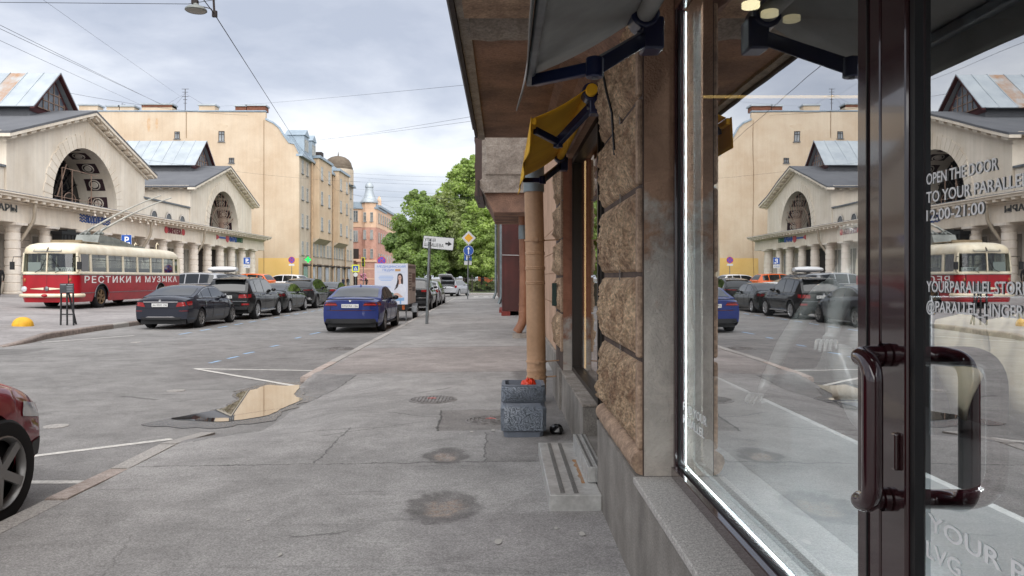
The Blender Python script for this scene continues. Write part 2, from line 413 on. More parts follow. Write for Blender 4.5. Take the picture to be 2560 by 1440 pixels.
M_side = asphalt('pavement asphalt', .31,
    patches=[([gp(905, 868), gp(1330, 868), gp(1330, 932), gp(800, 932)], (.99, .93, .91), .10),
             ([gp(800, 932), gp(890, 935), gp(470, 1100), gp(395, 1110)], (.74, .74, .75), .05),
             ([gp(1105, 1028), gp(1290, 1028), gp(1290, 1080), gp(1092, 1080)], (.76, .74, .73), .02),
             ([gp(1215, 1085), gp(1420, 1085), gp(1360, 1160), gp(1215, 1160)], (.78, .77, .77), .015),
             ([gp(1280, 930), gp(1420, 930), gp(1500, 1110), gp(1370, 1110)], (.62, .61, .61), .06),
             ([gp(1020, 1290), gp(1520, 1290), gp(1600, 1440), gp(1050, 1440)], (.86, .85, .86), .12)],
    rings=[(gp(1115, 1145)[0], gp(1115, 1145)[1], .21, .33), (gp(1110, 1272)[0], gp(1110, 1272)[1], .27, .38)],
    seams=[(gp(330, 1160), gp(1350, 1160), .012, .35), (gp(905, 868), gp(1330, 868), .03, .5), (gp(890, 932), gp(1330, 932), .02, .5),
           (gp(890, 935), gp(480, 1100), .018, .45), (gp(1105, 1026), gp(1092, 1082), .018, .35), (gp(1105, 1026), gp(1250, 1030), .012, .4),
           (gp(640, 1078), gp(1000, 1068), .012, .5), (gp(1215, 1085), gp(1213, 1160), .010, .45), (gp(260, 1440), gp(330, 1330), .008, .75), (gp(720, 1345), gp(880, 1330), .02, .6), (gp(1040, 985), gp(1130, 970), .03, .6), (gp(960, 1030), gp(1100, 1045), .02, .65), (gp(800, 1090), gp(1060, 1055), .02, .65), (gp(780, 1160), gp(880, 1068), .012, .5)], speck=.42)
M_road = asphalt('road asphalt', .235, patches=[([gp(-200, 880, 0), gp(150, 868, 0), gp(60, 884, 0), gp(-200, 905, 0)], (.72, .72, .72), .05),
             ([gp(440, 850, 0), gp(900, 850, 0), gp(760, 950, 0), gp(440, 950, 0)], (.93, .92, .92), .2)],
    seams=[(gp(400, 898, 0), gp(860, 848, 0), .03, .6), (gp(0, 905, 0), gp(420, 900, 0), .03, .6), (gp(300, 990, 0), gp(395, 1000, 0), .06, .6)], speck=.4)
M_plaza = asphalt('plaza asphalt', .29, patches=[], seams=[(gp(0, 800, .15), gp(480, 775, .15), .05, .6)], speck=.35, warm=(1.03, .97, .955))
M_gran = mat('pale granite', 'b3aea8', .7, col2='8f8b87', vs=40, fine=.35, fs=150, bump=.15, bs=120, ov=.12)
M_granr = mat('rosy granite', 'bbaea6', .75, col2='9c8d83', vs=14, fine=.3, fs=120, bump=.25, bs=60, ov=.14)
M_kerbdark = mat('brown granite', '94877f', .8, col2='746a64', vs=8, fine=.3, fs=60, bump=.3, bs=40, ov=.1)
M_whitepaint = mat('worn road paint', 'dedbd4', .75, col2='b9b6b0', vs=9, fine=.2, fs=60, bump=.1, bs=60)
M_bluepaint = mat('pale blue road paint', '9cc4ea', .75, col2='8fa4ba', vs=5, fine=.15, fs=50)
# ---------------------------------------------------------------- ground sheets
o = MB().poly([(-1200, -400, -.03), (1200, -400, -.03), (1200, 1600, -.03), (-1200, 1600, -.03)]).build('ground', mat('distant ground', '6e6c66', .95, var=.1, vs=.02)); tag(o, kind='structure')
def road_z(x, y): return 0.0
road = MB().grid(40, 60, lambda a, b: (lerp(-90, 40, a), lerp(-25, 230, b), 0.0)).build('road', M_road); tag(road, kind='structure')
def kx(y): return -3.1 if y < 13 else -3.1 - .0128 * (y - 13)
def sw(x, y):
    b = .10 + .05 * clamp((x + 3.1) / 3.8)
    d = smooth(7.2, 8.4, y) * (1 - smooth(11.2, 12.6, y))
    b -= .112 * d * (1 - smooth(kx(y) + .3, kx(y) + 1.6, x))
    b += .010 * noise.noise(Vector((x * .7, y * .7, 3))) + .004 * noise.noise(Vector((x * 3, y * 3, 1)))
    for cx, cy, r in ((gp(1115, 1145)[0], gp(1115, 1145)[1], .16), (gp(1110, 1272)[0], gp(1110, 1272)[1], .22)):
        rr = ((x - cx) ** 2 + ((y - cy) * .75) ** 2) / (r * r)
        if rr < 9: b -= .022 * math.exp(-rr * 1.6) * (1 + .5 * noise.noise(Vector((x * 30, y * 30, 0)))) - .006 * math.exp(-(rr - 2.2) ** 2)
    return b
ys = [-6 + .12 * i for i in range(75)] ; y_ = ys[-1]
while y_ < 15: y_ += .08; ys.append(y_)
while y_ < 60.5: y_ += .5; ys.append(y_)
mb = MB(); nx = 56
for yy in ys:
    x0 = kx(yy) - .02
    for i in range(nx + 1):
        x = lerp(x0, 1.3, i / nx); mb.v.append((x, yy, sw(x, yy)))
mb.f = [(j*(nx+1)+i, j*(nx+1)+i+1, (j+1)*(nx+1)+i+1, (j+1)*(nx+1)+i) for j in range(len(ys)-1) for i in range(nx)]; mb.mi = [0] * len(mb.f)
pavement = mb.build('pavement', M_side, sm=180); tag(pavement, kind='structure')
# near kerb stones
kerb = thing('kerb', None, None); tag(kerb, kind='structure')
def kerb_stone(parent, p, q, za, zb, wd, m, depth=.25, round_=.015):
    p = Vector((p[0], p[1], 0)); q = Vector((q[0], q[1], 0)); d = (q - p).normalized(); n_ = Vector((d.y, -d.x, 0)) * wd
    p = p + d * .011; q = q - d * .011; r = round_; za += random.uniform(-.006, .005); zb += random.uniform(-.006, .005)
    mb = MB(); ring = lambda a, z: [a + n_*0 + Vector((0,0,z-depth)), a + Vector((0,0,z-r*1.5)), a + n_*(r/wd*1.2) + Vector((0,0,z)), a + n_ + Vector((0,0,z)), a + n_ + Vector((0,0,z-depth))]
    vs_ = ring(p, za) + ring(q, zb)
    mb.add(vs_, [(i, (i+1) % 5, (i+1) % 5 + 5, i + 5) for i in range(5)] + [(4,3,2,1,0), (5,6,7,8,9)])
    return mb.build('kerb_stone', m, parent)
y = -3.0
random.seed(3)
while y < 60:
    ln = random.choice((.9, 1.0, 1.15))
    y2 = y + ln
    if not (7.9 < y + .2 and y2 < 12.3):
        za = max(.02, sw(kx(y) + .12, y) + .006); zb = max(.02, sw(kx(y2) + .12, y2) + .006)
        kerb_stone(kerb, (kx(y) - .17, y), (kx(y2) - .17, y2), za, zb, .17, M_granr if (y > 4.6 and y < 14 and random.random() < .6) else M_gran)
    y = y2
# far rounded kerb of the corner and the park side
park = thing('park_kerb', None, None); tag(park, kind='structure')
arc = [(kx(60), 60.0), (-3.3, 62.2), (-2.2, 63.4), (-.6, 63.9), (1.4, 64.0), (4, 64.0), (8, 64)]
for a, b_ in zip(arc, arc[1:]):
    kerb_stone(kerb, a, b_, .105, .105, .17, M_gran)
o = MB().poly([(x + .05, y - .04, .1) for x, y in arc] + [(8, 58, .1), (1.3, 58, .1), (1.3, 60.3, .1), (kx(60), 60.0, .1)]).build('corner_pavement', M_side); tag(o, kind='structure')
# park pavement + lawn
pk = [(-6, 78.0), (-3.5, 76.6), (-2, 75.4), (0.2, 73.8), (8, 73.6), (30, 73.6)]
o = MB().poly([(x, y, .12) for x, y in pk] + [(30, 80, .12), (-40, 80, .12), (-40, 78.2, .12)]).build('park_pavement', M_plaza); tag(o, kind='structure')
for a, b_ in zip(pk, pk[1:]):
    nseg = max(1, int((Vector(b_) - Vector(a)).length / 1.4))
    for i in range(nseg):
        p = Vector(a).lerp(Vector(b_), i / nseg); q = Vector(a).lerp(Vector(b_), (i + 1) / nseg)
        kerb_stone(park, (p.x, p.y - .17), (q.x, q.y - .17), .125, .125, .17, M_gran)
M_lawn = mat('lawn', (.07, .10, .035), .95, col2=(.10, .11, .05), vs=1.2, fine=.5, fs=30, bump=.6, bs=30)
o = MB().grid(60, 30, lambda a, b: (lerp(-40, 40, a), lerp(80.02, 150, b), .15 + .05 * noise.noise(Vector((a * 40, b * 30, 0))))).build('lawn', M_lawn); tag(o, kind='structure')
# ---------------------------------------------------------------- plaza in front of the market
def pz(x, y): return .14 + .56 * clamp((-x - 14) / 16)
pk2 = [(-13.6, -25), (-12.2, 16.5), (-12.25, 18.4), (-12.35, 19.6), (-12.7, 20.9), (-13.0, 24), (-13.15, 27.5), (-13.2, 60), (-13.3, 72), (-15, 76), (-20, 79)]
mb = MB()
for j in range(60):
    for s in range(2): pass
n_ = 24
ylist = [-25 + i * 1.9 for i in range(56)]
def pkx(y): return interp([(b_, a) for a, b_ in pk2], y) if y < 79 else -20 - (y - 79) * 1.0
def drop(y): return smooth(18.6, 20.6, y) if y < 40 else 1.0
for yy in ylist:
    x1 = pkx(yy)
    for i in range(n_ + 1):
        t = (i / n_) ** 1.5; x = x1 + (-48 - x1) * t
        z = pz(x, yy); z = lerp(.02 + .1 * clamp((x1 - x) / 3), z, drop(yy)) if x > x1 - 3 else z
        mb.v.append((x, yy, z))
mb.f = [(j*(n_+1)+i, j*(n_+1)+i+1, (j+1)*(n_+1)+i+1, (j+1)*(n_+1)+i) for j in range(len(ylist)-1) for i in range(n_)]; mb.mi = [0]*len(mb.f)
plaza = mb.build('plaza', M_plaza, sm=180); tag(plaza, kind='structure')
pkerb = thing('plaza_kerb', None, None); tag(pkerb, kind='structure')
for a, b_ in zip(pk2[1:], pk2[2:]):
    ln = (Vector(b_) - Vector(a)).length; nseg = max(1, round(ln / 1.1))
    for i in range(nseg):
        p = Vector(a).lerp(Vector(b_), i / nseg); q = Vector(a).lerp(Vector(b_), (i + 1) / nseg)
        za, zb = .03 + .125 * drop(p.y), .03 + .125 * drop(q.y)
        kerb_stone(pkerb, (q.x + .16, q.y), (p.x + .16, p.y), zb, za, .18, M_kerbdark if random.random() < .75 else M_gran, round_=.02)
# ---------------------------------------------------------------- road paint
def line(p, q, wd, m, name='road_marking', z=.004):
    p = Vector((*p, 0)); q = Vector((*q, 0)); d = (q - p).normalized(); n_ = Vector((-d.y, d.x, 0)) * wd / 2; zz = Vector((0, 0, z))
    k = max(2, int((q - p).length / .35)); mb = MB(); random.seed(int(p.x * 100) + 5)
    jit = lambda: random.uniform(.82, 1.06)
    L_ = [(p.lerp(q, i / k) + n_ * jit() + zz) for i in range(k + 1)]; R_ = [(p.lerp(q, i / k) - n_ * jit() + zz) for i in range(k + 1)]
    mb.add(L_ + R_, [(i, i+1, k+2+i, k+1+i) for i in range(k)])
    return mb.build(name, m, road)
g0 = lambda u, v: gp(u, v, 0)
line(g0(485, 922), g0(792, 927), .10, M_whitepaint)
line(g0(490, 923), g0(752, 968), .10, M_whitepaint, z=.008)
line(g0(60, 1144), g0(430, 1098), .10, M_whitepaint)
line(g0(20, 1206), g0(226, 1206), .10, M_whitepaint)
line(g0(105, 856), g0(335, 839), .10, M_whitepaint)
line(g0(-150, 874), g0(-20, 868), .10, M_whitepaint)
for a, b_ in (((524, 908), (550, 902)), ((569, 897), (596, 891)), ((609, 885), (636, 880)), ((677, 867), (697, 863)), ((775, 836), (800, 831)), ((738, 846), (752, 843))):
    line(g0(*a), g0(*b_), .09, M_bluepaint)
for i in range(16):
    y0 = 22.6 + i * 1.55; line((-9.62, y0), (-9.62, y0 + .85), .09, M_bluepaint)
for i in range(5):   # crossing bars at the corner
    line((-2.4 + i * .9, 64.6), (-2.4 + i * .9, 68.6), .45, M_whitepaint)
# ---------------------------------------------------------------- puddle
M_water = bpy.data.materials.new('puddle water'); M_water.use_nodes = True
b_ = M_water.node_tree.nodes['Principled BSDF']; b_.inputs['Specular Tint'].default_value = (1, 1, 1, 1); b_.inputs['Base Color'].default_value = (.05, .042, .035, 1); b_.inputs['Roughness'].default_value = .015
b_.inputs['IOR'].default_value = 1.33; b_.inputs['Specular IOR Level'].default_value = 1.0; b_.inputs['Coat Weight'].default_value = 1.0; b_.inputs['Coat IOR'].default_value = 2.2; b_.inputs['Coat Roughness'].default_value = .01
pp = [(428, 1049), (455, 1043), (500, 1034), (545, 1025), (575, 1014), (598, 1000), (590, 990), (602, 981), (640, 974), (668, 964), (712, 966), (755, 964), (748, 972), (736, 985), (741, 993), (757, 1000), (735, 1010), (703, 1024), (680, 1036), (640, 1046), (600, 1051), (560, 1056), (500, 1054)]
def smoothpoly(pts, k=5):
    n = len(pts); res = []
    for i in range(n):
        p0, p1, p2, p3 = (Vector(pts[(i + j - 1) % n]) for j in range(4))
        for s in range(k):
            t = s / k
            res.append(.5 * ((2*p1) + (-p0+p2)*t + (2*p0-5*p1+4*p2-p3)*t*t + (-p0+3*p1-3*p2+p3)*t**3))
    return res
pw = smoothpoly([g0(*q) for q in pp])
o = MB().poly([(p.x + .02 * noise.noise(Vector((p.x * 9, p.y * 9, 0))), p.y + .03 * noise.noise(Vector((p.x * 7, p.y * 7, 5))), .011) for p in pw]).build('puddle', M_water); tag(o, kind='structure')
cen = sum(pw, Vector((0, 0))) / len(pw)
M_wet = asphalt('wet asphalt', .13, speck=.3); M_wet.node_tree.nodes['Principled BSDF'].inputs['Roughness'].default_value = .11
M_wet.node_tree.nodes['Principled BSDF'].inputs['Specular IOR Level'].default_value = .6
o = MB().poly([(cen.x + (p.x - cen.x) * 1.22 + .12 * noise.noise(Vector((p.x * 5, p.y * 5, 0))), cen.y + (p.y - cen.y) * 1.28 + .22 * noise.noise(Vector((p.x * 4, p.y * 4, 5))), .0065) for p in pw]).build('wet_patch', M_wet, road)
# ---------------------------------------------------------------- manhole covers
M_iron = mat('cast iron', '928e8b', .6, .35, col2='6e6a67', vs=12, fine=.2, fs=60, bump=.2, bs=60)
M_pinkspray = mat('pink spray paint', 'cf8a86', .8, var=.1)
def manhole(name, label, x, y, r, zf, style):
    t = thing(name, label, 'manhole cover', (x, y, zf(x, y)))
    sl = (zf(x, y + r) - zf(x, y - r)) / (2 * r), (zf(x + r, y) - zf(x - r, y)) / (2 * r)
    z0 = zf(x, y)
    tilt = Matrix.Translation((x, y, z0)) @ Matrix.Rotation(math.atan(sl[0]), 4, 'X') @ Matrix.Rotation(-math.atan(sl[1]), 4, 'Y')
    m = MB(); m.T = tilt; m.lathe([(r * 1.14, -.05), (r * 1.14, .006), (r * 1.03, .008), (r * 1.03, -.02)], n=36); m.build('rim', M_iron, t, 40)
    m = MB(); m.T = tilt; m.lathe([(r, -.03), (r, .006), (.0001, .006)], n=36); disc = m.build('disc', M_iron, t, 40)
    m = MB(); m.T = tilt
    if style == 'bars':
        n = 12
        for i in range(n):
            xx = -r * .9 + 1.8 * r * i / (n - 1); hh = math.sqrt(max(0, (r * .94) ** 2 - xx * xx))
            m.box(xx - r * .045, xx + r * .045, -hh, hh, .006, .014)
    else:
        for rr in (.3, .52, .74, .92):
            m.lathe([(r * rr, .006), (r * rr, .014), (r * (rr + .07), .014), (r * (rr + .07), .006)], n=36)
        for k in range(12):
            a = 2 * PI * k / 12; m.bar((r*.34*math.cos(a), r*.34*math.sin(a), .01), (r*.95*math.cos(a), r*.95*math.sin(a), .01), .02, .008)
    m.build('raised_pattern', M_iron, t)
    if style != 'road':
        m = MB(); m.T = tilt
        for k in range(5):
            a = Vector((random.uniform(-.08, .02), random.uniform(-.02, .06), .0165)); m.tube([a, a + Vector((.03, .025, 0)), a + Vector((.06, -.005, 0))], .004, 5)
        m.build('spray_mark', M_pinkspray, t)
    return t
manhole('manhole_cover', 'round cast iron manhole cover with radial pattern in the road by kerb', *gp(850, 872, 0), .34, lambda x, y: .003, 'road')
manhole('manhole_cover', 'ribbed round manhole cover in the pavement left of the litter bin', *gp(1082, 1001), .27, sw, 'bars')
manhole('manhole_cover', 'manhole cover with concentric rings half hidden behind the litter bin', *gp(1222, 1055), .23, sw, 'rings')
for u, v in ((440, 977), (140, 1066), (340, 856)):
    x, y = g0(u, v); m = MB().lathe([(.13, -.02), (.13, .006), (.1, .009), (.0001, .009)], (x, y, 0), 20)
    tag(m.build('valve_cover', M_gran), {440: 'small pale valve cover in the road left of the puddle', 140: 'small pale valve cover in the road nearest the red car', 340: 'small pale valve cover in the road near the plaza kerb'}[u], 'valve cover')
# ---------------------------------------------------------------- near shop building (right)
def zsplit(name, top, bot, z0, rough=.85):
    """plaster whose paint has flaked off below a ragged line"""
    m = bpy.data.materials.new(name); m.use_nodes = True; nt = m.node_tree; L = nt.links; b = nt.nodes['Principled BSDF']
    geo = nd(nt, 'ShaderNodeNewGeometry'); s = nd(nt, 'ShaderNodeSeparateXYZ'); L.new(geo.outputs['Position'], s.inputs[0])
    n = nd(nt, 'ShaderNodeTexNoise'); L.new(geo.outputs['Position'], n.inputs['Vector']); n.inputs['Scale'].default_value = 2.1; n.inputs['Detail'].default_value = 10; n.inputs['Roughness'].default_value = .68
    a = nd(nt, 'ShaderNodeMath', operation='MULTIPLY_ADD'); L.new(n.outputs[0], a.inputs[0]); a.inputs[1].default_value = 3.4; L.new(s.outputs['Z'], a.inputs[2])
    r = nd(nt, 'ShaderNodeMapRange'); L.new(a.outputs[0], r.inputs[0]); r.inputs[1].default_value = z0 + 1.5; r.inputs[2].default_value = z0 + 1.85
    n2 = nd(nt, 'ShaderNodeTexNoise'); L.new(geo.outputs['Position'], n2.inputs['Vector']); n2.inputs['Scale'].default_value = 5.5; n2.inputs['Detail'].default_value = 12; n2.inputs['Roughness'].default_value = .72; n2.inputs['Distortion'].default_value = .8
    cols = []
    for c, d in ((bot, .7), (top, .62)):
        mx_ = nd(nt, 'ShaderNodeMix', data_type='RGBA'); L.new(n2.outputs[0], mx_.inputs['Factor']); cc = C(c)
        mx_.inputs['A'].default_value = tuple(x * 1.5 for x in cc[:3]) + (1,); mx_.inputs['B'].default_value = tuple(x * (d - .38) for x in cc[:3]) + (1,); cols.append(mx_.outputs['Result'])
    mx_ = nd(nt, 'ShaderNodeMix', data_type='RGBA'); L.new(r.outputs[0], mx_.inputs['Factor']); L.new(cols[0], mx_.inputs['A']); L.new(cols[1], mx_.inputs['B'])
    L.new(mx_.outputs['Result'], b.inputs['Base Color']); b.inputs['Roughness'].default_value = rough
    n3 = nd(nt, 'ShaderNodeTexNoise'); L.new(geo.outputs['Position'], n3.inputs['Vector']); n3.inputs['Scale'].default_value = 90; n3.inputs['Detail'].default_value = 5
    hm = nd(nt, 'ShaderNodeMath', operation='MULTIPLY_ADD'); L.new(r.outputs[0], hm.inputs[0]); hm.inputs[1].default_value = .6; L.new(n3.outputs[0], hm.inputs[2])
    bp = nd(nt, 'ShaderNodeBump'); bp.inputs['Strength'].default_value = .9; bp.inputs['Distance'].default_value = .010; L.new(hm.outputs[0], bp.inputs['Height']); L.new(bp.outputs[0], b.inputs['Normal'])
    return m
M_jamb = zsplit('jamb plaster', 'ad8a72', 'c4bcb2', 2.0)
M_jamb2 = zsplit('red brown jamb plaster', '9c6a54', 'b5aea6', 1.0)
M_rough = mat('rough hewn sandstone', 'e6c9a6', .95, col2='a4846a', vs=7, fine=.45, fs=55, bump=1.0, bs=34, bdist=.06, ov=.1)
M_margin = mat('dressed sandstone', 'b79c84', .9, col2='8b7463', vs=8, fine=.3, fs=60, bump=.4, bs=60)
M_mortar = mat('grey mortar', '948c83', .95, col2='6d665f', vs=10, fine=.3, fs=60, bump=.6, bs=60)
M_plinth = mat('grey granite plinth', '96918a', .85, col2='76716b', vs=3, fine=.25, fs=110, bump=.25, bs=90, streak=.25)
M_sillg = mat('pale speckled granite', 'c3bfba', .7, col2='a09c97', vs=60, fine=.45, fs=160, bump=.12, bs=120)
M_soffit = mat('brown soffit plaster', '9c7d6c', .95, col2='66534a', vs=1.6, fine=.2, fs=40, bump=.5, bs=50)
M_cement = mat('grey cement', 'a59d94', .95, col2='7f776f', vs=4, fine=.25, fs=50, bump=.6, bs=40)
M_flash = mat('zinc flashing', '8e9296', .45, .7, col2='6a6d70', vs=5)
M_boardd = mat('dark fascia board', '3a3230', .8, var=.15, vs=5, bump=.2)
M_maroon = mat('maroon gloss frame', (.032, .009, .011), .16, var=.06, coat=.9, spec=.5)
M_black = mat('black rubber', '0f0f11', .5, var=.05)
M_glass = glass_mat('shop glazing', 'e6ecec', .54, .80)
M_white = mat('white lacquer', 'e2e5e6', .35, var=.03)
M_vinyl = mat('white vinyl letters', 'f4f4f2', .5, var=.02)
M_led = mat('white led strip', 'ffffff', .5, emit='eefaff', es=9.0)
M_ledw = mat('warm led strip', 'ffd890', .5, emit='ffd9a0', es=.55)
M_lampw = mat('warm ceiling lamp', 'fff0c0', .5, emit='ffedbe', es=1.4)
M_dark = mat('dark shop interior', '2a2a2c', .85, var=.1)
M_wood = mat('warm wood panel', '9c7446', .5, col2='76522e', vs=3, stretch=(1, 1, .1))
B = thing('stone_shop_building', 'old sandstone building with rusticated piers and shop window on the right', 'building', (.7, 4, 0))
def wall(name, m, *bx, parent=B, bevel=0):
    mb = MB()
    for q in bx: mb.box(*q)
    return mb.build(name, m, parent, bevel=bevel)
wall('pier', M_jamb, (.70, .99, 3.76, 5.2, 0, 3.06))
MB().box(.694, .6995, 3.765, 5.195, .70, 3.05).build('joint_bed', mat('dark joint mortar', '5f5048', .95, var=.2, vs=8), B)
MB().box(.694, .6995, 8.81, 9.895, .60, 3.05).build('joint_bed', MATS['dark joint mortar'], B)
wall('pier', M_jamb2, (.70, .99, 8.80, 9.9, 0, 3.06))
wall('wall', M_jamb, (.70, .99, -6, .5, 0, 3.06))
wall('lintel', M_jamb, (.70, .995, -6.005, 9.905, 3.062, 3.6))
wall('upper_wall', M_soffit, (.705, 8, -6.01, 9.91, 3.602, 15))
wall('soffit', M_soffit, (-.27, .698, -5, 8.5, 3.25, 3.34))
wall('bay', M_soffit, (-.25, .702, -4.98, 8.47, 3.342, 12))
wall('soffit_beam', M_margin, (-.22, .55, 3.98, 4.36, 3.17, 3.252))
MB().grid(24, 6, lambda a, b: (lerp(-.2, .6, a), 4.78 + (b - .5) * (.42 + .1 * noise.noise(Vector((a * 6, b, 0)))) + .03 * noise.noise(Vector((a * 9, b * 3, 2))), 3.249 - .055 * math.sin(PI * b) * (1 + .35 * noise.noise(Vector((a * 8, b * 4, 7)))))).build('soffit_ledge', M_cement, B, 60)
mb = MB().prism([(.70, 3.25), (.42, 3.25), (.47, 3.19), (.56, 3.15), (.62, 3.06), (.70, 3.0)], 'y', 3.8, 8.49); mb.build('cove_moulding', M_soffit, B)
mb = MB().prism([(-.27, 3.25), (-.20, 3.25), (-.20, 3.225), (-.27, 3.225)], 'y', -4.9, 8.5); mb.build('drip_edge', M_cement, B)
f_ = wall('fascia', M_boardd, (-.30, -.272, -5, 8.25, 3.20, 3.62))
MB().box(-.318, -.302, -5, 8.0, 3.24, 3.30).build('metal_strip', M_flash, f_)
MB().box(-.33, -.302, -5, 7.0, 3.44, 3.66).build('metal_strip', M_flash, f_)
wall('plinth', M_plinth, (.655, .95, -5, 5.26, 0, .664))
wall('sill', M_sillg, (.643, .86, 1.9, 3.757, .666, .70), bevel=.006)
wall('plinth_cap', M_plinth, (.65, .9, 3.76, 5.262, .666, .70))
# torus moulding
def torus_fn(a, b):
    y = lerp(3.775, 5.22, a); t = PI * b ; r = .062 + .006 * noise.noise(Vector((y * 9, b * 4, 2)))
    return (.70 - r * math.sin(t), y, .762 - r * math.cos(t))
MB().grid(40, 10, torus_fn).build('torus_moulding', M_margin, B, sm=60)
MB().poly([torus_fn(0, i / 10) for i in range(11)] + [(.70, 3.775, .83)]).build('torus_end', M_margin, B)
# rusticated blocks
random.seed(11)
def block(y0, y1, z0, z1, n=18, seed=0, amp=1.0, x0=.70):
    def fn(a, b):
        y = lerp(y0, y1, a); z = lerp(z0, z1, b)
        da = min(a, 1 - a) * (y1 - y0); db = min(b, 1 - b) * (z1 - z0)
        e = smooth(0, .022, min(da, db)); e2 = smooth(.02, .075, min(da, db))
        q = Vector((y * 7 + seed, z * 5, seed * .3))
        h = .028 * e + e2 * amp * (.018 + .026 * noise.noise(q) + .024 * abs(noise.noise(q * 2.3)) + .022 * noise.noise(Vector((q.x * 5.6, q.y * 3.2, q.z))) + .018 * noise.noise(q * 10))
        return (x0 - max(0, h), y, z)
    return MB().grid(n, n, fn)
rows = [(.825, 1.262), (1.282, 1.688), (1.708, 2.128), (2.148, 2.572), (2.592, 3.05)]
for i, (a, b_) in enumerate(rows):
    for j, (c, d) in enumerate(((3.85, 4.41), (4.435, 5.19))):
        block(c, d, a, b_, 44, seed=i * 7.3 + j * 3.1).build('stone_block', M_rough, B, sm=50)
    block(8.86, 9.72, a, b_, 12, seed=i * 5.1 + 40, amp=1.3).build('stone_block', M_rough, B, sm=50)
    MB().box(.668, .702, 3.775, 3.838, a, b_).build('margin_stone', M_margin, B, bevel=.012)
    MB().box(.668, .702, 8.802, 8.85, a, b_).build('margin_stone', M_margin, B, bevel=.01)
mb = MB()
mb.grid(2, 40, lambda a, b: (.682 + .012 * noise.noise(Vector((a * 3, b * 30, 4))), 4.405 + a * .035 + .02 * noise.noise(Vector((1, b * 9, 0))), lerp(.83, 3.05, b)))
mb.build('mortar_joint', M_mortar, B, sm=60)
wall('plinth', M_plinth, (.655, .95, 8.803, 9.95, 0, .60))
wall('window_plinth', M_plinth, (.68, .85, 6.45, 8.798, 0, .585), bevel=.004)
wall('sill', M_cement, (.672, .86, 6.44, 8.795, .587, .612), bevel=.005)
# insulator, meter plate on the piers
ins = thing('cable_insulator', 'small broken ceramic cable insulator on the rough stone pier', 'insulator', (.6, 4.6, 2.75))
MB().lathe([(.001, 0), (.018, .005), (.022, .03), (.014, .045), (.02, .06), (.001, .07)], (.6, 4.55, 2.94), 14).build('cap', M_mortar, ins, 60)
MB().tube([(.66, 4.6, 3.02), (.6, 4.56, 2.99), (.6, 4.55, 2.9), (.615, 4.5, 2.78), (.64, 4.46, 2.65), (.655, 4.45, 2.4)], .008, 6).build('wire', M_black, ins, 60)
MB().box(.585, .64, 9.0, 9.06, 1.35, 1.62).build('meter_plate', mat('dark green paint', '1f3a33', .5), B, bevel=.004)
# ---------------------------------------------------------------- shop window and door
W1 = MB().box(.842, .89, 3.725, 3.757, .702, 3.06).box(.825, .89, 1.811, 3.724, .702, .756).box(.842, .89, 1.811, 3.724, 2.99, 3.06).build('shop_window', M_maroon, B, bevel=.004)
MB().box(.858, .869, 3.712, 3.724, .757, 2.989).box(.858, .869, 1.812, 3.711, .757, .764).build('gasket', M_black, W1)
MB().poly([(.87, 1.80, .75), (.87, 3.73, .75), (.87, 3.73, 2.995), (.87, 1.80, 2.995)]).build('pane', M_glass, W1)
MB().box(.893, .898, 3.712, 3.722, .765, 2.98).build('light_strip', M_led, W1)
MB().box(.893, .899, 1.84, 3.710, .757, .763).build('light_strip', M_led, W1)
MB().box(.935, .965, 3.70, 3.73, .78, 2.98).box(.94, .97, 1.84, 3.7, .765, .785).build('inner_frame', mat('pale inner frame', '7d8484', .5), W1)
right, up = (0, -1, 0), (0, 0, 1)
text('FIND YOUR', 'lettering', M_vinyl, W1, (.8682, 3.66, 1.045), right, up, .042, .42, .0003)
text('PARALLEL', 'lettering', M_vinyl, W1, (.8682, 3.66, .985), right, up, .042, .38, .0003)
post = MB().box(.843, .90, 1.698, 1.81, .3, 3.06).build('door_post', M_maroon, B, bevel=.006)
MB().box(.839, .8435, 1.752, 1.757, .3, 3.05).build('groove', M_black, post)
D = MB().box(.842, .886, 1.588, 1.694, .42, 3.0).box(.842, .886, .62, .72, .42, 3.0).box(.842, .886, .721, 1.587, .42, .62).build('door', M_maroon, B, bevel=.006)
MB().box(.850, .868, 1.568, 1.587, .62, 3.0).build('gasket', M_black, D)
MB().poly([(.8665, 1.575, .6), (.8713, .71, .6), (.8713, .71, 3.0), (.8665, 1.575, 3.0)]).build('pane', M_glass, D)
M_handle = mat('maroon enamel handle', (.03, .007, .010), .1, var=.03, coat=.8)
def arcpath(pts, r, k=6):
    pts = [Vector(p) for p in pts]; out = [pts[0]]
    for a, b, c in zip(pts, pts[1:], pts[2:]):
        d0 = (a - b).normalized(); d1 = (c - b).normalized(); rr = min(r, (a - b).length * .48, (c - b).length * .48)
        p0, p1 = b + d0 * rr, b + d1 * rr
        for i in range(k + 1):
            t = i / k; out.append((1-t)**2 * p0 + 2*t*(1-t) * b + t*t * p1)
    return out + [pts[-1]]
hp = arcpath([(.846, 1.66, 1.512), (.772, 1.66, 1.512), (.766, 1.575, 1.505), (.766, 1.575, 1.21), (.772, 1.66, 1.197), (.846, 1.66, 1.197)], .05, 7)
hd = MB().tube(hp, .0205, 16).build('handle', M_handle, D, 80)
for zc_ in (1.512, 1.197): MB().lathe([(.026, 0), (.026, .012), (.022, .016)], (.827, 1.66, zc_), 18, 'x').build('collar', M_maroon, hd, 40)
hp2 = arcpath([(.885, 1.63, 1.512), (1.06, 1.63, 1.512), (1.06, 1.63, 1.205), (.885, 1.63, 1.205)], .07, 8)
MB().tube(hp2, .0215, 16).build('inner_handle', M_handle, D, 80)
MB().box(.832, .843, 1.612, 1.632, 1.27, 1.35).build('lock_plate', M_maroon, D, bevel=.004)
